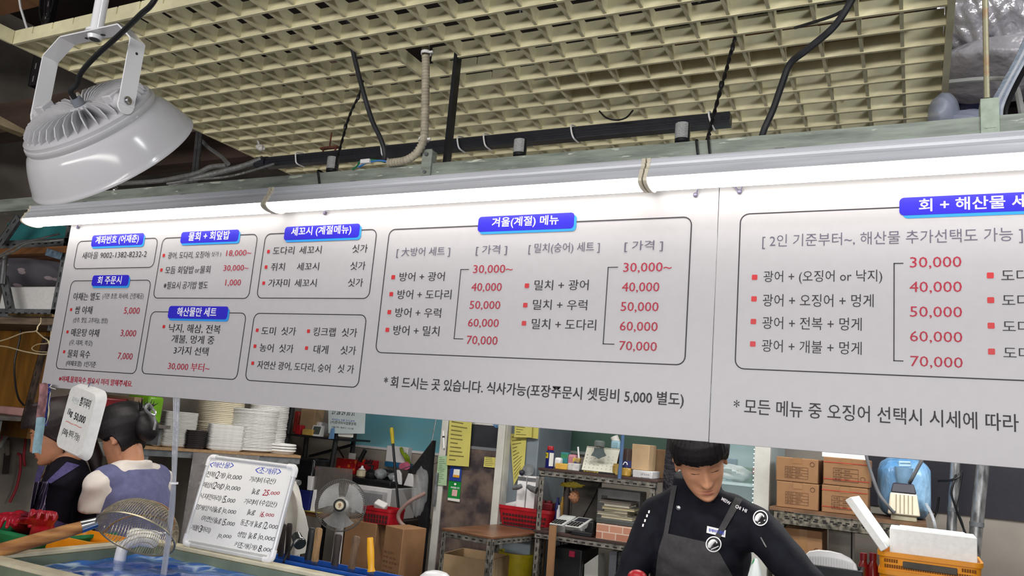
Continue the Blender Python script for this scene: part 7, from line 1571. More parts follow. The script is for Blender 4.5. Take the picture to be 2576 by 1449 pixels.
# dark upper wall panel, pipes, cables
pz = (P(2337, 1287, YW).z + P(2576, 1311, YW).z) / 2
obj('dark_wall_panel', MB().bx(P(2160, 1200, YW).x, XR - .01, YW - .012, YW, pz, CZ + .6), M('black_panel', (36, 34, 46), .45, var=.12, scale=40), None, 'black panel covering the upper back wall at right', 'wall panel')
for px0, px1, r, lab in (((2403, 1165), (2393, 1345), .026, 'left bare metal pipe in front of the black panel'), ((2472, 1170), (2449, 1400), .034, 'right thicker metal pipe in front of the black panel')):
    a_, b_ = P(*px0, 5.3), P(*px1, 5.3); xm = (a_.x + b_.x) / 2
    t_ = thing('metal_pipe', lab, 'pipe', V((xm, 5.3, 0)), 'metal pipes at the right'); obj('pipe', MB().tube([(a_.x + .02, 5.3, CZ + 1.2), (a_.x, 5.3, a_.z), (b_.x, 5.3, b_.z), (b_.x, 5.3, 0)], r, 18), M('scratched_aluminium', (184, 186, 188), .3, .7, var=.35, scale=20, stretch=(2, 2, .6)), t_)
    zc = a_.z * .35 + b_.z * .65; mb = MB().tube([(b_.x + (a_.x - b_.x) * .35, 5.3, zc - .012), (b_.x + (a_.x - b_.x) * .35, 5.3, zc + .012)], r + .003, 18); obj('collar', mb, GREYM, t_)
for lab, pl in (('black cable wound round the left metal pipe', [(2408, 1180, 5.3), (2400, 1210, 5.26), (2393, 1240, 5.255), (2402, 1270, 5.26), (2412, 1300, 5.27), (2424, 1330, 5.28), (2432, 1348, 5.28)]), ('second black cable hanging right of the left metal pipe', [(2420, 1190, 5.35), (2412, 1240, 5.3), (2406, 1280, 5.28), (2418, 1310, 5.28), (2428, 1345, 5.28)]), ('short black cable crossing left of the metal pipes', [(2360, 1210, 5.32), (2390, 1208, 5.265), (2410, 1200, 5.26), (2418, 1185, 5.3)]), ('thin black cable dropping from the panel beside the rack end', [(2362, 1250, 5.833), (2358, 1280, 5.833), (2350, 1302, 5.833)])):
    cable(lab, pl, .006, BLACK, 6)
# things on the lower tier
x0, x1, a, b = rect(2082, 1366, 2192, 1386, KY + .05)
obj('glass_tank', MB().bx(x0 - .02, x1 - .1, KY + .32, KY + .34, LK, kz - .1), M('pale_back_sheet', (186, 182, 172), .6), None, 'pale sheet standing at the back of the lower tier', 'sheet')
t_ = thing('dark_tray', 'dark tray with a thin upright handle on the lower tier', 'tray', V(((x0 + x1) / 2, KY + .15, LK))); obj('tray', MB().bx(x0, x1, KY + .06, KY + .28, LK, LK + .10), M('dark_dish', (56, 50, 52), .5), t_, bev=.01); obj('lip', MB().bx(x0 - .01, x1 + .01, KY + .05, KY + .29, LK + .101, LK + .115), M('dark_lip', (80, 76, 76), .4), t_); obj('handle', MB().tube([V((P(2143, 1330, KY + .2).x, KY + .2, LK + .116)), V((P(2143, 1310, KY + .2).x, KY + .2, kz - .03))], .004, 6), BLACK, t_)
obj('brown_bag', lumpy(P(2208, 1342, KY + .12), (.05, .05, .09), 17, .25, 22, 16), M('torn_kraft', (150, 124, 104), .85), None, 'torn kraft paper bag hanging at the lower tier front', 'bag').location.z = LK
# prep table on the right with baskets and foam box
PTZ = CZ - .60
legged('right_table', 'steel table carrying the orange baskets behind the cook', 'table', M('steel_table', (150, 152, 156), .35, .6), (-.75, 1.3, 3.15, 3.75, PTZ - .04, PTZ), [(a, a + .05, b, b + .05) for a in (-.7, 1.2) for b in (3.2, 3.65)])
BQ = 3.3
for k, (px, lab) in enumerate((((2204, 1422, 2470, 1462), 'lower orange slotted basket of the pair at the right'), ((2205, 1394, 2476, 1446), 'upper orange slotted basket holding the foam box'))):
    z0 = PTZ + .001 if k == 0 else P(2340, 1444, BQ).z
    if k == 0: top_ = P(2340, 1436, BQ).z
    x0, x1, a, b = rect(px[0], px[1], px[2], px[3], BQ)
    zt2 = (P(2215, 1386, BQ).z + P(2470, 1418, BQ).z) / 2 - (0 if k else .062)
    x0, x1 = P(2206 + (1 - k) * 2, 1400 + 20 * (1 - k), BQ).x, P(2476, 1420 + 20 * (1 - k), BQ).x
    w2, d2, taper = (x1 - x0) / 2, .14, .93; cx_, cy_ = (x0 + x1) / 2, BQ + .14; a = PTZ + .001 if k == 0 else zt2 - .095; 
    def ring(kx, ky, z): return [V((cx_ + p, cy_ + q, z)) for p, q in rrect(-kx, kx, -ky, ky, .03, 4)]
    hB_ = zt2
    Ls = [ring(w2 * taper - .008 * 0, d2 * taper, a), ring(w2 * .97, d2 * .95, hB_ - .016), ring(w2, d2, hB_ - .016), ring(w2, d2, hB_), ring(w2 - .008, d2 - .008, hB_), ring(w2 * taper - .004, d2 * taper - .004, a + .004)]
    m_ = len(Ls[0]); mb = MB(); mb.add([p for r in Ls for p in r], [tuple(range(m_ - 1, -1, -1))] + [(i * m_ + j, i * m_ + (j + 1) % m_, (i + 1) * m_ + (j + 1) % m_, (i + 1) * m_ + j) for i in range(5) for j in range(m_)] + [tuple(5 * m_ + j for j in range(m_))])
    o = obj('orange_basket', mb, ORNG, None, lab, 'basket', 'orange baskets at the right', smooth=50)
    s = MB()
    for i in range(38):
        for j in range(3):
            u = -.88 + 1.76 * i / 37; zb2 = hB_ - .03 - j * .019
            if zb2 - .012 < a: continue
            if abs(u) < .6 and j == 0 and k == 1: continue
            kk = .97 - (.97 - taper) * (hB_ - zb2) / max(hB_ - a, .01); yy = cy_ - d2 * (.95 - (.95 - taper) * (hB_ - .016 - zb2) / max(hB_ - .016 - a, .01)) - .0012; xx = cx_ + u * w2 * kk
            s.add([(xx - .0028, yy, zb2 - .006), (xx + .0028, yy, zb2 - .006), (xx + .0028, yy, zb2 + .006), (xx - .0028, yy, zb2 + .006)], [(0, 1, 2, 3)])
    obj('slots', s, M('orange_slot', (120, 70, 16), .9), o, kind='stuff')
    if k: obj('grip_patch', MB().bx(cx_ - w2 * .5, cx_ + w2 * .52, cy_ - d2 * .955 - .003, cy_ - d2 * .93, hB_ - .05, hB_ - .026), M('grey_label_patch', (84, 78, 70), .7, var=.2), o, bev=.006)
    if k: TOPB = hB_; BASB = a
fz0 = BASB + .006
x0, x1 = P(2238, 1370, BQ + .03).x, P(2459, 1400, BQ + .03).x; zt3 = (P(2240, 1328, BQ + .03).z + P(2455, 1355, BQ + .03).z) / 2
t_ = obj('foam_box', MB().bx(x0, x1, BQ + .035, BQ + .235, fz0, zt3).bx(x0 + .03, x1 - .03, BQ + .05, BQ + .22, zt3, zt3 + .004), FOAM, None, 'white foam box sitting in the upper orange basket', 'foam box', bev=.006)
a_, b_ = P(2133, 1254, BQ - .02), P(2224, 1384, BQ - .02); dv = (b_ - a_).normalized(); sdv = V((.0, 1, 0)); wv2 = dv.cross(sdv).normalized() * .012
q = [a_ - wv2, a_ + wv2, b_ + wv2, b_ - wv2]; obj('foam_lid', MB().hexa(q, [p + V((0.015, .22, 0)) for p in q]), FOAM, None, 'white foam lid leaning against the orange baskets, seen edge-on', 'foam lid', bev=.003)  # the lid of a foam box, leaning edge-on
# white ribbed tray lid and dark bin near the cook's elbow
x0, x1, a, b = rect(2017, 1385, 2160, 1432, 3.25)
mb = MB(); nW_ = 28; pf = [(-.5, 0), (-.46, .45), (-.36, .8), (-.2, .97), (0, 1.0), (.2, .93), (.36, .72), (.46, .4), (.5, 0)]
hh = b - P(2090, 1425, 3.25).z
mb.prism([(u * (x1 - x0), v * hh) for u, v in pf], ((x0 + x1) / 2, 3.22, P(2090, 1425, 3.25).z), (1, 0, 0), (0, .1, 1), (0, .02, .0))
t_ = obj('ribbed_tray', mb, WPLAS, None, 'white ribbed oval tray standing in the dark bin by the elbow', 'tray', bev=.004)
mb = MB()
for k in range(18): u = -.4 + .8 * k / 17; mb.bx((x0 + x1) / 2 + u * (x1 - x0) - .0025, (x0 + x1) / 2 + u * (x1 - x0) + .0025, 3.214, 3.222, P(2090, 1425, 3.25).z + .002, P(2090, 1425, 3.25).z + hh * (.62 - 1.3 * abs(u) ** 2.4))
obj('ribs', mb, WPLAS, t_)
x0, x1, a, b = rect(2008, 1415, 2172, 1449, 3.2); zt4 = P(2090, 1424, 3.2).z
obj('dark_bin', MB().bx(x0, x1, 3.17, 3.185, PTZ + .001, zt4).bx(x0, x1, 3.30, 3.315, PTZ + .001, zt4).bx(x0, x0 + .012, 3.185, 3.30, PTZ + .001, zt4).bx(x1 - .012, x1, 3.185, 3.30, PTZ + .001, zt4).bx(x0, x1, 3.185, 3.30, PTZ + .001, PTZ + .01), M('charcoal_bin', (36, 38, 44), .4), None, 'charcoal bin holding the white ribbed tray', 'bin', bev=.004)
for px, lab in (((2172, 1430), 'left red sauce bottle beside the orange baskets'), ((2196, 1434), 'right red sauce bottle beside the orange baskets')):
    c = P(*px, 3.5); hh = P(px[0], 1392, 3.5).z - PTZ; r = .022
    o = thing('sauce_bottle', lab, 'bottle', V((c.x, 3.5, PTZ)), 'red sauce bottles'); obj('bottle', MB().lathe([(r, 0), (r, hh * .78), (r * .5, hh * .9)], (c.x, 3.5, PTZ + .0008), None, 16), M('red_sauce', (128, 22, 26), .2), o); obj('cap', MB().lathe([(r * .6, hh * .9), (r * .6, hh), (0, hh)], (c.x, 3.5, PTZ + .0008), None, 14), DRED, o)
# ================================================================ PEOPLE
HZ = [-.120, -.113, -.100, -.080, -.055, -.030, 0, .03, .06, .085, .105, .116, .120]
HW = [.016, .034, .048, .059, .066, .070, .071, .074, .073, .063, .044, .022, .004]
HF = [.070, .084, .090, .089, .087, .087, .088, .090, .086, .072, .048, .022, .004]
HB = [-.040, -.030, -.010, .022, .048, .066, .083, .096, .098, .086, .060, .030, .004]
def lerp_t(t, z):
    for i in range(len(HZ) - 1):
        if z <= HZ[i + 1]:
            k = max(0, min(1, (z - HZ[i]) / (HZ[i + 1] - HZ[i]))); return t[i] + (t[i + 1] - t[i]) * k
    return t[-1]
def head_pt(th, z, grow=0.0):
    """th = 0 is straight ahead (-Y), positive towards the person's left (+X)"""
    w_, f_, b_ = lerp_t(HW, z) + grow, lerp_t(HF, z) + grow, lerp_t(HB, z) + grow
    c, s = cos(th), sin(th); e = .86
    x = w_ * math.copysign(abs(s) ** e, s)
    y = -f_ * abs(c) ** .92 if c >= 0 else b_ * abs(c) ** .95
    return x, y
def gs(d, s): return math.exp(-(d / s) ** 2)
def face_bump(x, z, fem=0):
    d = 0
    nz_ = max(0, min(1, (.022 - z) / .062))
    if z > -.052: d += (.003 + .020 * nz_ ** 1.3) * gs(x, .0075 + .006 * nz_) * (1 if z < .022 else gs(z - .022, .01))
    else: d += .023 * gs(x, .0135) * gs(z + .052, .0055)
    d += .007 * (gs(abs(x) - .0135, .006)) * gs(z + .044, .008)
    d -= .010 * gs(abs(x) - .031, .016) * gs(z - .002, .011)
    d += .006 * gs(abs(x) - .031, .011) * gs(z + .001, .007)
    d -= .003 * gs(abs(x) - .031, .012) * gs(z + .009, .003)
    d += .0045 * gs(abs(x) - .028, .02) * gs(z - .021, .007)
    d += .005 * gs(abs(x) - .044, .014) * gs(z + .026, .015)
    d -= .004 * gs(abs(x) - .027, .006) * gs(z + .055, .014)
    d += .0065 * gs(x, .021) * gs(z + .067, .0048) + .0075 * gs(x, .018) * gs(z + .0785, .005) - .006 * gs(x, .024) * gs(z + .0725, .0022)
    d -= .004 * gs(x, .016) * gs(z + .089, .005)
    d += .007 * gs(x, .018) * gs(z + .104, .011)
    return d
def head_mesh(mb, c, R, nt=120, nz=110):
    vs = []
    for i in range(nz + 1):
        z = -.119 + .2385 * i / nz
        for j in range(nt):
            th = -pi + 2 * pi * j / nt; th = th - .35 * sin(th) * (abs(th) < 3.2)   # more columns on the face
            x, y = head_pt(th, z)
            if abs(th) < 1.35: y -= face_bump(x, z) * max(0, cos(th)) ** .5
            vs.append(c + R @ V((x, y, z)))
    fs = [(i * nt + j, i * nt + (j + 1) % nt, (i + 1) * nt + (j + 1) % nt, (i + 1) * nt + j) for i in range(nz) for j in range(nt)]
    fs += [tuple(range(nt - 1, -1, -1)), tuple(nz * nt + j for j in range(nt))]
    mb.add(vs, fs)
    for s in (-1, 1):                      # ears: an outer rim, a lobe and a hollow in between
        e = c + R @ V((s * .075, .012, -.010)); Re = R @ Matrix.Rotation(s * .35, 3, 'Z')
        mb.ell(e + Re @ V((s * .004, .004, 0)), (.008, .020, .034), Re, 16, 10)
        rim = [e + Re @ V((s * .009, .004 + .020 * cos(a), .003 + .032 * sin(a))) for a in [(-.9 + 3.9 * k / 12) for k in range(13)]]
        mb.tube(rim, .0042, 8); mb.ell(e + Re @ V((s * .006, -.004, -.026)), (.006, .008, .009), Re, 12, 8)
def caps(mb, pts, rs, n=16):
    """a tapering limb with rounded ends through the joints"""
    P_, R_ = [], []
    a, b = V(pts[0]), V(pts[1]); d = (b - a).normalized()
    for k in (90, 60, 30): P_.append(a - d * rs[0] * sin(radians(k))); R_.append(max(.0005, rs[0] * cos(radians(k))))
    for p, r in zip(pts, rs): P_.append(V(p)); R_.append(r)
    d = (V(pts[-1]) - V(pts[-2])).normalized()
    for k in (30, 60, 90): P_.append(V(pts[-1]) + d * rs[-1] * sin(radians(k))); R_.append(max(.0005, rs[-1] * cos(radians(k))))
    return mb.tube(P_, R_, n)
def loft(mb, secs, n=28):
    vs = []
    for c, a, b in secs:
        for j in range(n):
            g = 2 * pi * j / n; cc, s_ = cos(g), sin(g)
            vs.append(V(c) + V(a) * math.copysign(abs(cc) ** .85, cc) + V(b) * math.copysign(abs(s_) ** .85, s_))
    m = len(secs)
    return mb.add(vs, [(i * n + j, i * n + (j + 1) % n, (i + 1) * n + (j + 1) % n, (i + 1) * n + j) for i in range(m - 1) for j in range(n)] + [tuple(range(n - 1, -1, -1)), tuple((m - 1) * n + j for j in range(n))])
def torso(mb, J, g=0.0, low=0.0, top=True, neck=.0):
    pel, ch, nk = V(J['pelvis']), V(J['chest']), V(J['neck']); sx = (V(J['shL']) - V(J['shR'])); sx.z *= .5; hw = sx.length / 2; sx.normalize()
    up = (nk - pel).normalized(); fy = sx.cross(up).normalized()
    S_ = []
    for t, c, w_, d_ in ((0, pel + up * low, .155, .110), (.3, pel.lerp(ch, .4), .140, .100), (.5, pel.lerp(ch, .75), .152, .108), (.7, ch.lerp(nk, .15), .164, .112), (.82, ch.lerp(nk, .5), hw * .93, .098), (.9, ch.lerp(nk, .78), hw * .70, .080), (.97, nk, .068, .064), (1, nk + up * (.02 + neck), .058 if not neck else .064, .058 if not neck else .064)):
        S_.append((c, sx * (w_ * J.get('k', 1) + g), fy * (d_ * J.get('k', 1) + g)))
    if not top: S_ = S_[:-1]
    loft(mb, S_)
def hand_mesh(mb, wrist, d, palm_n, curl=.7, s=1.0, thumb=1):
    """palm, four bent fingers of different lengths and a thumb from the side of the palm"""
    d = V(d).normalized(); nrm = V(palm_n); nrm = (nrm - d * nrm.dot(d)).normalized(); sd = d.cross(nrm) * thumb
    w = V(wrist); pc = w + d * .045 * s
    loft(mb, [(w - d * .01, sd * .024 * s, nrm * .019 * s), (w + d * .02 * s, sd * .031 * s, nrm * .016 * s), (w + d * .06 * s, sd * .041 * s, nrm * .014 * s), (w + d * .088 * s, sd * .038 * s, nrm * .011 * s)], 20)
    for k, (o, L) in enumerate(((.029, .068), (.010, .078), (-.010, .073), (-.028, .058))):
        b = w + d * .082 * s + sd * o * s; p = [b]; a = curl * (.35 + .1 * k); dir_ = d.copy()
        for seg in (.45, .32, .23):
            dir_ = (d * cos(a) + nrm * sin(a) + sd * (o * 1.5)).normalized(); p.append(p[-1] + dir_ * L * seg * s); a += curl * .75
        caps(mb, p, [.0092 * s, .0088 * s, .008 * s, .007 * s], 10)
    b = w + d * .03 * s + sd * .030 * s
    p = [b, b + (d * .6 + sd * .7 + nrm * .25).normalized() * .036 * s]; p.append(p[-1] + (d * .9 + sd * .25 + nrm * .4).normalized() * .028 * s); p.append(p[-1] + (d * .95 + nrm * .5).normalized() * .022 * s)
    caps(mb, p, [.012 * s, .0105 * s, .0095 * s, .008 * s], 10)
def trap(mb, J, s, g):
    sh, nk, ch = V(J['sh' + s]), V(J['neck']), V(J['chest'])
    caps(mb, [nk + V((0, 0, -.012)), nk.lerp(sh, .5) + V((0, 0, .004)), sh], [.050 + g, .050 + g, .052 + g]); caps(mb, [ch.lerp(nk, .4), sh], [.085 + g, .052 + g])
def legs(mb, J, g=0):
    pel = V(J['pelvis']); sx = (V(J['shL']) - V(J['shR'])); sx.z = 0; sx.normalize(); f = V((0, 0, 1)).cross(sx) * -1
    for s in (-1, 1):
        h = pel + sx * s * .085 + V((0, 0, -.03)); k = V((h.x, h.y, h.z * .53)) + f * .02; a = V((h.x, h.y, .075)) - f * .01
        caps(mb, [h, h.lerp(k, .5), k, k.lerp(a, .3), a], [.088 + g, .075 + g, .056 + g, .057 + g, .038 + g])
        if g == 0: caps(mb, [a - V((0, 0, .035)) - f * .03, a - V((0, 0, .038)) + f * .08, a - V((0, 0, .048)) + f * .17], [.036, .034, .024])
def wrinkle(o, amp, sc, seed=0):
    rnd = random.Random(seed); ph = [rnd.uniform(0, 6) for _ in range(6)]
    for v in o.data.vertices:
        p = v.co * sc; n = sin(p.x * 1.3 + p.z * 1.9 + ph[0] + 1.6 * sin(p.z * .7 + ph[3])) * sin(p.y * 1.1 - p.z * .9 + ph[1]) + .6 * sin(p.x * 2.3 - p.z * 2.9 + p.y + ph[2]); v.co += v.normal * n * amp
def person(lab, J, skin, hands=True, vox=.004, glove=None, group=None):
    T = thing('person', lab, 'person', V((J['pelvis'][0], J['pelvis'][1], 0)), group)
    mb = MB(); c, R = J['head']
    head_mesh(mb, c, R)
    caps(mb, [V(J['neck']) - V((0, 0, .03)), V(J['neck']).lerp(c + R @ V((0, .03, -.06)), .55), c + R @ V((0, .022, -.05))], [.060 * J.get('kn', 1), .053 * J.get('kn', 1), .052 * J.get('kn', 1)])
    torso(mb, J, -.012); legs(mb, J)
    for s in 'LR':
        sh, el, ha = V(J['sh' + s]), V(J['el' + s]), V(J['ha' + s]); q = 1 if s == 'L' else -1
        trap(mb, J, s, -.008)
        caps(mb, [sh, sh.lerp(el, .5), el, el.lerp(ha, .35), ha], [.048, .043, .036, .038, .025])
        if hands: hand_mesh(mb, ha, (ha - el), J.get('palm', V((0, 0, -1))), .7, 1.0, q * J.get('thumb', 1))
    body = obj('body', mb, skin, T); remesh(body, vox, 3, .4)
    return T, body
def garment(name, T, J, mat, g=.012, sleeves=1.0, vox=.007, collar=0, low=-.02, amp=.0025, sc=26, seed=1, label=None, cut=None):
    mb = MB(); torso(mb, J, g, low, neck=collar)
    if sleeves:
        for s in 'LR':
            sh, el, ha = V(J['sh' + s]), V(J['el' + s]), V(J['ha' + s])
            trap(mb, J, s, g)
            if sleeves >= 1: caps(mb, [sh, sh.lerp(el, .5), el, el.lerp(ha, .4), el.lerp(ha, .9)], [.058 + g * .6, .054 + g * .6, .046 + g * .6, .044 + g * .6, .034 + g * .6])
            else: e2_ = sh.lerp(el, sleeves); caps(mb, [sh, sh.lerp(e2_, .4)], [.052 + g * .5, .053 + g * .5]); mb.tube([sh, sh.lerp(e2_, .5), e2_], [.050 + g * .5, .053 + g * .5, .058 + g * .5], 20)
    o = obj(name, mb, mat, T, label); remesh(o, vox, 6, .5); wrinkle(o, amp, sc, seed); return o
def drape(bvh, off=.003):
    last = [V((0, 3, CZ))]
    def f(px, py):
        d = ray(px, py).normalized(); hit = bvh.ray_cast(CAM, d)
        if hit[0] is None: p = CAM + d * (last[0] - CAM).length
        else: p = hit[0] - d * off; last[0] = p
        return p
    return f
def drape_quad(mb, f, q, n, m, t=.0025):
    """cloth laid on the body between four photo points"""
    def fn(u, v):
        a = [q[0][i] + (q[1][i] - q[0][i]) * u for i in (0, 1)]; b = [q[3][i] + (q[2][i] - q[3][i]) * u for i in (0, 1)]
        return f(a[0] + (b[0] - a[0]) * v, a[1] + (b[1] - a[1]) * v)
    mb.sheet(fn, n, m, (0, t, 0)); return mb
def hair_cap(mb, c, R, low, grow=.016, nt=96, nz=34, strand=.0022, freq=41, top=.13):
    vs = []
    for i in range(nz + 1):
        for j in range(nt):
            th = -pi + 2 * pi * j / nt; zl = low(th); z = zl + (.119 - zl) * (i / nz)
            g = grow(th, z) if callable(grow) else grow
            g += strand * sin(th * freq + 5 * sin(z * 30)) ; g *= min(1, .45 + i / 3)
            x, y = head_pt(th, z, 0); k = math.sqrt(x * x + y * y) + 1e-6; up = max(0, (z - .06) / .06)
            vs.append(c + R @ V((x * (1 + g / max(k, .03)), y * (1 + g / max(k, .03)), z + g * up * .9)))
    fs = [(i * nt + j, i * nt + (j + 1) % nt, (i + 1) * nt + (j + 1) % nt, (i + 1) * nt + j) for i in range(nz) for j in range(nt)] + [tuple(nz * nt + j for j in range(nt))]
    o = len(vs); vs += [c + R @ V((*head_pt(-pi + 2 * pi * j / nt, low(-pi + 2 * pi * j / nt) + .004, -.006), low(-pi + 2 * pi * j / nt) + .004)) for j in range(nt)]
    fs += [(j, (j + 1) % nt, o + (j + 1) % nt, o + j) for j in range(nt)] + [tuple(o + j for j in range(nt))]
    mb.add(vs, fs)
SKIN = M('warm_skin', (208, 150, 116), .48, var=.06, scale=30, bump=.02)
SKIN2 = M('tanned_skin', (192, 136, 104), .5, var=.06, scale=30, bump=.02)
HAIRM = M('black_hair', (22, 18, 22), .5, var=.3, scale=60, stretch=(6, 6, .6), bump=.15, bscale=90)
HAIRB = M('dark_brown_hair', (40, 27, 30), .52, var=.3, scale=60, stretch=(6, 6, .6), bump=.15, bscale=90)
def face_lines(T, c, R, mat):
    f = lambda x, z, d=.0: c + R @ V((x, head_pt(math.atan2(x, .085), z)[1] - face_bump(x, z) - d, z))
    for s in (-1, 1):
        obj('eyebrow', MB().tube([f(s * (.016 + .028 * k / 8), .0235 + .0035 * sin(pi * k / 8 * .8) , .0002) for k in range(9)], [.0008, .0018, .0022, .0024, .0023, .002, .0016, .0012, .0006], 6), mat, T)
    for s in (-1, 1): obj('eyelashes', MB().tube([f(s * (.017 + .028 * k / 8), -.0045 - .0035 * sin(pi * k / 8), -.0002) for k in range(9)], [.0005, .0009, .0011, .0012, .0012, .0012, .0011, .0009, .0005], 6), mat, T)
    LIPM = bpy.data.materials.get('lip_skin') or M('lip_skin', (170, 100, 88), .45, var=.06)
    mb = MB()
    for z0, a, r in ((-.0695, .021, .0026), (-.0762, .018, .0031)):
        mb.tube([f(a * (-1 + 2 * k / 12), z0 + (.0018 if r < .003 else -.0016) * (1 - abs(-1 + 2 * k / 12)) - .001 * abs(-1 + 2 * k / 12), -.0012) for k in range(13)], [max(.0004, r * (1 - abs(-1 + 2 * k / 12) ** 2.2)) for k in range(13)], 8)
    obj('lips', mb, LIPM, T)

# ---------------------------------------------------------------- the cook
Rk = Matrix.Rotation(radians(26), 3, 'Z') @ Matrix.Rotation(radians(29), 3, 'X') @ Matrix.Rotation(radians(-15), 3, 'Y')
fw = Rk @ V((0, -1, 0)); ey = P(1774, 1188, 2.66); Hc = ey - fw * .086
J = {'head': (Hc, Rk), 'neck': Hc + V((-.03, .105, -.135)), 'chest': Hc + V((-.03, .16, -.34)), 'pelvis': Hc + V((-.03, .26, -.66)),
     'shL': P(1910, 1330, 2.80), 'shR': P(1655, 1296, 2.86), 'elL': P(2032, 1470, 2.66), 'haL': V((-.16, 2.50, 1.075)), 'elR': P(1580, 1465, 2.78), 'haR': V((-.62, 2.56, 1.09)), 'palm': V((0, 0, -1)), 'thumb': -1}
ck, ckb = person('cook with black fringe looking down, in black jacket and charcoal bib apron', J, SKIN)
NAVY = M('black_navy_cotton', (20, 22, 33), .8, var=.2, scale=30, bump=.05, spec=.25)
jk = garment('jacket', ck, J, NAVY, .014, 1.0, .007, .065, -.04, .0022, 24, 3)
obj('trousers', legs(MB(), J, .012) or MB(), NAVY, ck) if False else None
mb = MB(); legs(mb, J, .012); tr = obj('trousers', mb, NAVY, ck); remesh(tr, .01, 4)
face_lines(ck, Hc, Rk, HAIRM)
def lowc(th):
    a = abs(th)
    if a < .95: return .036 + .0012 * sin(th * 43) + .012 * (th > 0) * (th / .95) ** 2
    if a < 1.30: return .036 - .041 * (a - .95) / .35
    if a < 1.75: return .0
    return -.0 - .075 * min(1, (a - 1.75) / .6)
mb = MB(); hair_cap(mb, Hc, Rk, lowc, lambda th, z: .016 + .014 * max(0, cos(th)) * max(0, min(1, (z - .02) / .05)) + .008 * max(0, min(1, (z - .01) / .06)), strand=.0018, freq=37)
obj('hair', mb, HAIRM, ck, smooth=60)
dp = drape(bvh_of(jk), .006)
APR = M('charcoal_canvas', (66, 65, 67), .85, var=.1, scale=60, bump=.04)
mb = MB()
rows = [((1670, 1340), (1790, 1367)), ((1662, 1365), (1801, 1380)), ((1656, 1387), (1812, 1394)), ((1652, 1415), (1826, 1420)), ((1649, 1449), (1843, 1449)), ((1646, 1500), (1860, 1500))]
def bib(u, v):
    k = min(len(rows) - 2, int(v * (len(rows) - 1))); t = v * (len(rows) - 1) - k
    l = [rows[k][0][i] + (rows[k + 1][0][i] - rows[k][0][i]) * t for i in (0, 1)]; r = [rows[k][1][i] + (rows[k + 1][1][i] - rows[k][1][i]) * t for i in (0, 1)]
    return dp(l[0] + (r[0] - l[0]) * u, l[1] + (r[1] - l[1]) * u)
mb.sheet(bib, 40, 30, (0, .003, 0)); ap_ = obj('apron', mb, APR, ck, smooth=70)
for q in (((1690, 1221), (1703, 1221), (1680, 1345), (1669, 1343)), ((1850, 1250), (1868, 1257), (1802, 1370), (1789, 1366))): obj('apron_strap', drape_quad(MB(), dp, q, 3, 16), APR, ck, smooth=70)
dq = drape(bvh_of(jk), .004)
def patch_disc(c, rx, ry, mat, nm, off, k=24, r0=0.0, ang=0):
    f = drape(bvh_of(jk), off); mb = MB(); vs = []
    for rr in ((r0, 1) if r0 else (.001, .5, 1)):
        for j in range(k):
            a = 2 * pi * j / k; x, y = rx * rr * cos(a), ry * rr * sin(a); vs.append(f(c[0] + x * cos(ang) - y * sin(ang), c[1] + x * sin(ang) + y * cos(ang)))
    n = 2 if r0 else 3
    mb.add(vs, [(i * k + j, i * k + (j + 1) % k, (i + 1) * k + (j + 1) % k, (i + 1) * k + j) for i in range(n - 1) for j in range(k)]); return mb
for c, rx, ry in (((1913, 1303), 19, 20), ((1795, 1369), 20, 20)):
    o = obj('round_badge', patch_disc(c, rx, ry, None, '', .005), M('badge_black', (14, 14, 18), .6), ck, smooth=0)
    mb = patch_disc(c, rx, ry, None, '', .0062, 32, .86)
    f = drape(bvh_of(jk), .0064)
    wv = [(-.62, .42), (-.5, -.05), (-.2, -.42), (.15, -.5), (.42, -.34), (.5, -.1), (.3, -.22), (.12, -.2), (-.02, 0), (-.02, .3)]
    wv = [(x * rx, y * ry) for x, y in wv]; cx_ = sum(p[0] for p in wv) / 10; cy_ = sum(p[1] for p in wv) / 10
    mb.tube(spline([f(c[0] + x * rx, c[1] + y * ry) for x, y in ((-.56, .42), (-.38, -.05), (-.02, -.38), (.32, -.34), (.44, -.12))], 4), [.002 + .006 * sin(pi * min(1, k / 15 + .18)) for k in range(17)], 8)
    mb.add([f(c[0] + x * rx, c[1] + y * ry) for x, y in ((-.35, .62), (.62, .2), (.66, .3), (-.3, .72))], [(0, 1, 2, 3)])
    obj('badge_wave', mb, INKW, o, smooth=0)
mb = MB(); f = drape(bvh_of(jk), .005)
q4 = ((1779, 1323), (1826, 1334), (1824, 1352), (1777, 1340))
drape_quad(mb, f, q4, 8, 3, .001); nt_ = obj('name_tag', mb, WPLAS, ck)
f2 = drape(bvh_of(jk), .0066); mb = MB()
def tagpos(u, v): return f2(1779 + 47 * u - 2 * (1 - v), 1323 + 11 * u + 17 * (1 - v))
text(mb, '동해바다 횟집', tagpos, .10, .92, .26, .76, .02); obj('name_lettering', mb, INKB, nt_, smooth=0)
mb = MB(); text(mb, 'MEIW', lambda u, v: f2(1814 + 22 * u + 3 * v, 1258 + 13 * u - 8 * v), 0, 1, 0, 1, .02); text(mb, 'CHI', lambda u, v: f2(1849 + 13 * u + 3 * v, 1277 + 6 * u - 8 * v), 0, 1, 0, 1, .02); text(mb, 'HI', lambda u, v: f2(1867 + 10 * u + 3 * v, 1285 + 5 * u - 8 * v), 0, 1, 0, 1, .02); obj('shoulder_lettering', mb, INKW, ck, smooth=0)
p = dq(1707, 1278); obj('snap_button', MB().ell(p, (.009, .004, .009), None, 14, 8), CHROME, ck)
mb = MB(); drape_quad(mb, f, ((1912, 1352), (1915, 1351), (1929, 1376), (1926, 1377)), 2, 6, .001); obj('sleeve_zip', mb, STEEL, ck)
mb = MB()
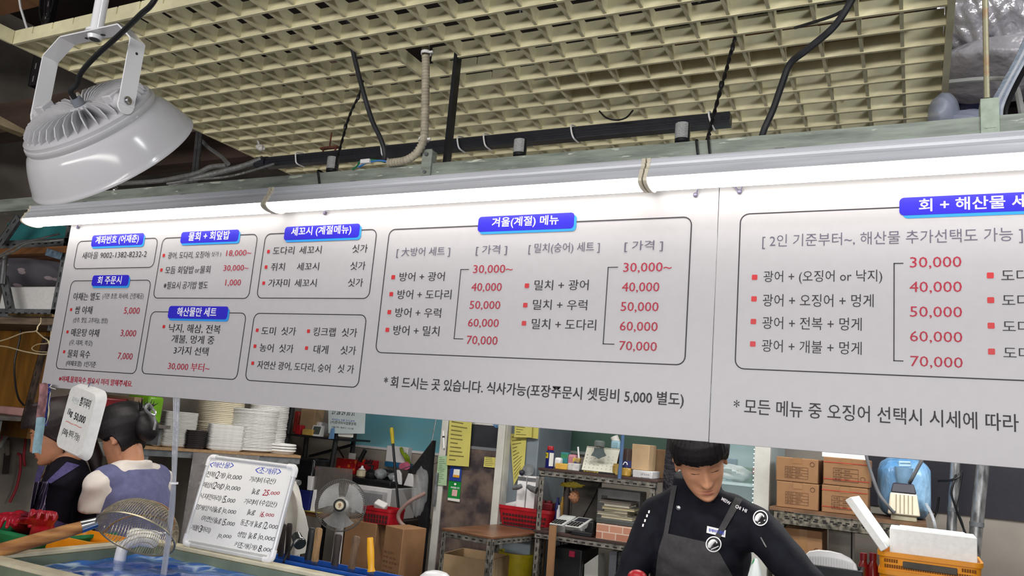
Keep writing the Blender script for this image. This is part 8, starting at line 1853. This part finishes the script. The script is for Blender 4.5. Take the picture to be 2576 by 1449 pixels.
for k, (x, y) in enumerate(((1634, 1288), (1629, 1298), (1624, 1310), (1619, 1322))): drape_quad(mb, f, ((x - 3, y - 4), (x + 1, y - 4), (x, y + 3), (x - 4, y + 3)), 2, 2, .001)
obj('sleeve_lettering', mb, INKW, ck)

# ---------------------------------------------------------------- woman in the striped apron
Rk = Matrix.Rotation(radians(-36), 3, 'Z') @ Matrix.Rotation(radians(22), 3, 'X')
Hc = P(142, 1088, 2.25)
sx_ = V((cos(radians(-40)), sin(radians(-40)), 0)); fd = V((sin(radians(-40)), -cos(radians(-40)), 0))
nk = Hc - fd * .06 + V((0, 0, -.135))
J = {'head': (Hc, Rk), 'neck': nk, 'chest': nk - fd * .03 + V((0, 0, -.20)), 'pelvis': nk - fd * .12 + V((0, 0, -.56)), 'k': 1.0,
     'shL': nk + sx_ * .165 + V((0, 0, -.055)) - fd * .01, 'shR': nk - sx_ * .165 + V((0, 0, -.055)), 'palm': V((0, 0, -1)), 'thumb': -1}
J['elL'] = J['shL'] + V((0, 0, -.27)) + fd * .03 + sx_ * .03; J['elR'] = J['shR'] + V((0, 0, -.24)) + fd * .07 - sx_ * .03
J['haL'] = P(108, 1322, 2.02); J['haR'] = P(46, 1306, 2.10)
w1, w1b = person('woman in dark top, striped apron and red rubber gloves at far left', J, SKIN2, hands=False, vox=.005)
DTOP = M('dark_navy_knit', (20, 18, 30), .85, var=.2, scale=30, spec=.2)
g1 = garment('top', w1, J, DTOP, .012, .95, .008, 0, -.04, .002, 24, 5)
mb = MB(); legs(mb, J, .012); tr = obj('trousers', mb, DTOP, w1); remesh(tr, .01, 4)
face_lines(w1, Hc, Rk, HAIRB)
def loww(th):
    a = abs(th)
    if a < .8: return .048
    if a < 1.45: return .048 - .075 * (a - .8) / .65
    return -.03 - .06 * min(1, (a - 1.45) / .6)
mb = MB(); hair_cap(mb, Hc, Rk, loww, lambda th, z: .020 + .012 * max(0, min(1, (z + .02) / .08)), strand=.0012, freq=47); obj('hair', mb, HAIRB, w1, smooth=60)
mb = MB(); nb = Hc + Rk @ V((0, .10, -.04)); caps(mb, [nb, nb + V((.03, .05, -.10)), nb + V((.06, .06, -.22))], [.035, .032, .008]); obj('hair_tail', mb, HAIRB, w1)
GLV = M('red_rubber_glove', (176, 24, 46), .28, var=.12, bump=.1, bscale=40)
for s in 'LR':
    mb = MB(); el, ha = J['el' + s], J['ha' + s]; a = el.lerp(ha, .12)
    caps(mb, [a, el.lerp(ha, .6), ha], [.052, .046, .036]); hand_mesh(mb, ha, ha - el, V((0, 0, -1)), .6, 1.18, -1 if s == 'L' else 1); o = obj('rubber_glove', mb, GLV, w1); remesh(o, .0045, 3)
STR = stripes('purple_striped_cotton', (62, 50, 88), (176, 168, 190), 16, 'X', .82, .8)
dpa = drape(bvh_of(g1), .006); mb = MB()
rw = [((86, 1212), (122, 1212)), ((78, 1260), (112, 1262)), ((72, 1300), (112, 1300)), ((100, 1335), (205, 1330)), ((100, 1400), (215, 1400))]
def bib1(u, v):
    k = min(len(rw) - 2, int(v * (len(rw) - 1))); t = v * (len(rw) - 1) - k
    l = [rw[k][0][i] + (rw[k + 1][0][i] - rw[k][0][i]) * t for i in (0, 1)]; r = [rw[k][1][i] + (rw[k + 1][1][i] - rw[k][1][i]) * t for i in (0, 1)]
    return dpa(l[0] + (r[0] - l[0]) * u, l[1] + (r[1] - l[1]) * u)
mb.sheet(bib1, 24, 30, (0, .003, 0)); obj('striped_apron', mb, STR, w1, smooth=70)
PST = M('purple_strap', (86, 78, 130), .8, var=.2, scale=60)
for q in (((96, 1172), (112, 1172), (98, 1215), (86, 1213)), ((168, 1162), (200, 1170), (128, 1216), (116, 1212))): obj('apron_strap', drape_quad(MB(), dpa, q, 3, 10), PST, w1, smooth=70)
p = P(113, 1205, J['neck'].y - .1); obj('necklace', MB().tube(spline([J['neck'] + fd * .055 + sx_ * .045 + V((0, 0, .02)), J['neck'] + fd * .085 + V((0, 0, -.055)), J['neck'] + fd * .055 - sx_ * .045 + V((0, 0, .02))], 8), .0014, 6), M('gold_chain', (200, 160, 90), .3, 1), w1)

# ---------------------------------------------------------------- woman in the grey-violet vest
ph = -80; Rk = Matrix.Rotation(radians(ph), 3, 'Z') @ Matrix.Rotation(radians(24), 3, 'X')
Hc = P(312, 1098, 2.42)
sx_ = V((cos(radians(-84)), sin(radians(-84)), 0)); fd = V((sin(radians(-84)), -cos(radians(-84)), 0))
nk = Hc - fd * .075 + V((0.0, -.0, -.135))
J = {'head': (Hc, Rk), 'neck': nk, 'chest': nk - fd * .03 + V((0, 0, -.20)), 'pelvis': nk - fd * .10 + V((0, 0, -.56)), 'k': 1.0, 'kn': .88,
     'shL': nk + sx_ * .160 + V((0, 0, -.06)), 'shR': nk - sx_ * .175 + V((0, 0, -.055)), 'palm': V((0, 0, -1)), 'thumb': -1}
J['elL'] = J['shL'] + V((0, 0, -.27)) + fd * .01; J['haL'] = J['elL'] + fd * .22 + V((0, 0, -.07)) - sx_ * .02; J['elR'] = J['shR'] + V((0, 0, -.25)) + fd * .08; J['haR'] = J['elR'] + fd * .20 + sx_ * .10 + V((0, 0, -.05))
w2, w2b = person('woman in grey-violet vest and white T-shirt with clipped-up hair, seen from behind', J, SKIN2, vox=.005)
mb = MB()
for s in 'LR': caps(mb, [J['sh' + s].lerp(J['el' + s], .4), J['el' + s], J['el' + s].lerp(J['ha' + s], .9)], [.05, .046, .036])
o = obj('black_sleeves', mb, DTOP, w2); remesh(o, .008, 4)
TS = M('white_cotton', (226, 218, 210), .85, var=.05, scale=20)
g2 = garment('t_shirt', w2, J, TS, .010, .38, .007, .018, -.02, .003, 26, 9)
mb = MB(); torso(mb, J, .020, -.05, False); [(caps(mb, [J['neck'].lerp(J['sh' + s], .36) + V((0, 0, -.016)), J['neck'].lerp(J['sh' + s], .78)], [.066, .071]), caps(mb, [J['chest'].lerp(J['neck'], .45), J['neck'].lerp(J['sh' + s], .74)], [.106, .073])) for s in 'LR']; o = obj('vest', mb, M('grey_violet_cotton', (104, 106, 146), .9, var=.1, scale=40), w2); remesh(o, .008, 5); wrinkle(o, .002, 22, 4)
mb = MB(); legs(mb, J, .012); tr = obj('trousers', mb, DTOP, w2); remesh(tr, .01, 4)
face_lines(w2, Hc, Rk, HAIRM)
def lowv(th):
    a = abs(th)
    if a < .75: return .055
    if a < 1.35: return .055 - .075 * (a - .75) / .6
    if a < 1.75: return -.012
    return -.015 - .06 * min(1, (a - 1.75) / .5)
mb = MB(); hair_cap(mb, Hc, Rk, lowv, lambda th, z: .018 + .012 * max(0, min(1, (z + .02) / .08)), strand=.0012, freq=51); bc = Hc + Rk @ V((0, .118, -.0)); mb.ell(bc, (.05, .045, .062), Rk, 20, 14); mb.ell(bc + Rk @ V((0, .0, .055)), (.035, .03, .03), Rk, 16, 10)
for k in range(9): a = k * .7; mb.tube([bc + Rk @ V((.02 * cos(a), 0, .06)), bc + Rk @ V((.04 * cos(a), .02, .09)), bc + Rk @ V((.055 * cos(a), .03 + .01 * sin(a * 3), .105 + .012 * sin(a * 2)))], [.006, .004, .001], 5)
obj('hair', mb, HAIRM, w2, smooth=60)
CLW = film('grey_clear_claw', (150, 152, 156), .85, .15, 0)
mb = MB(); q = bc + Rk @ V((.02, .048, .03)); mb.tube(spline([q + Rk @ V((-.035, -.02, .05)), q + Rk @ V((-.02, .006, .02)), q + Rk @ V((0, .012, 0)), q + Rk @ V((.03, .012, .012)), q + Rk @ V((.045, .016, .03)), q + Rk @ V((.03, .022, .045)), q + Rk @ V((.01, .02, .03))]), .006, 8); mb.tube(spline([q + Rk @ V((0, .012, 0)), q + Rk @ V((-.002, .012, -.03)), q + Rk @ V((0, .0, -.06))]), .005, 8); obj('hair_claw', mb, CLW, w2)
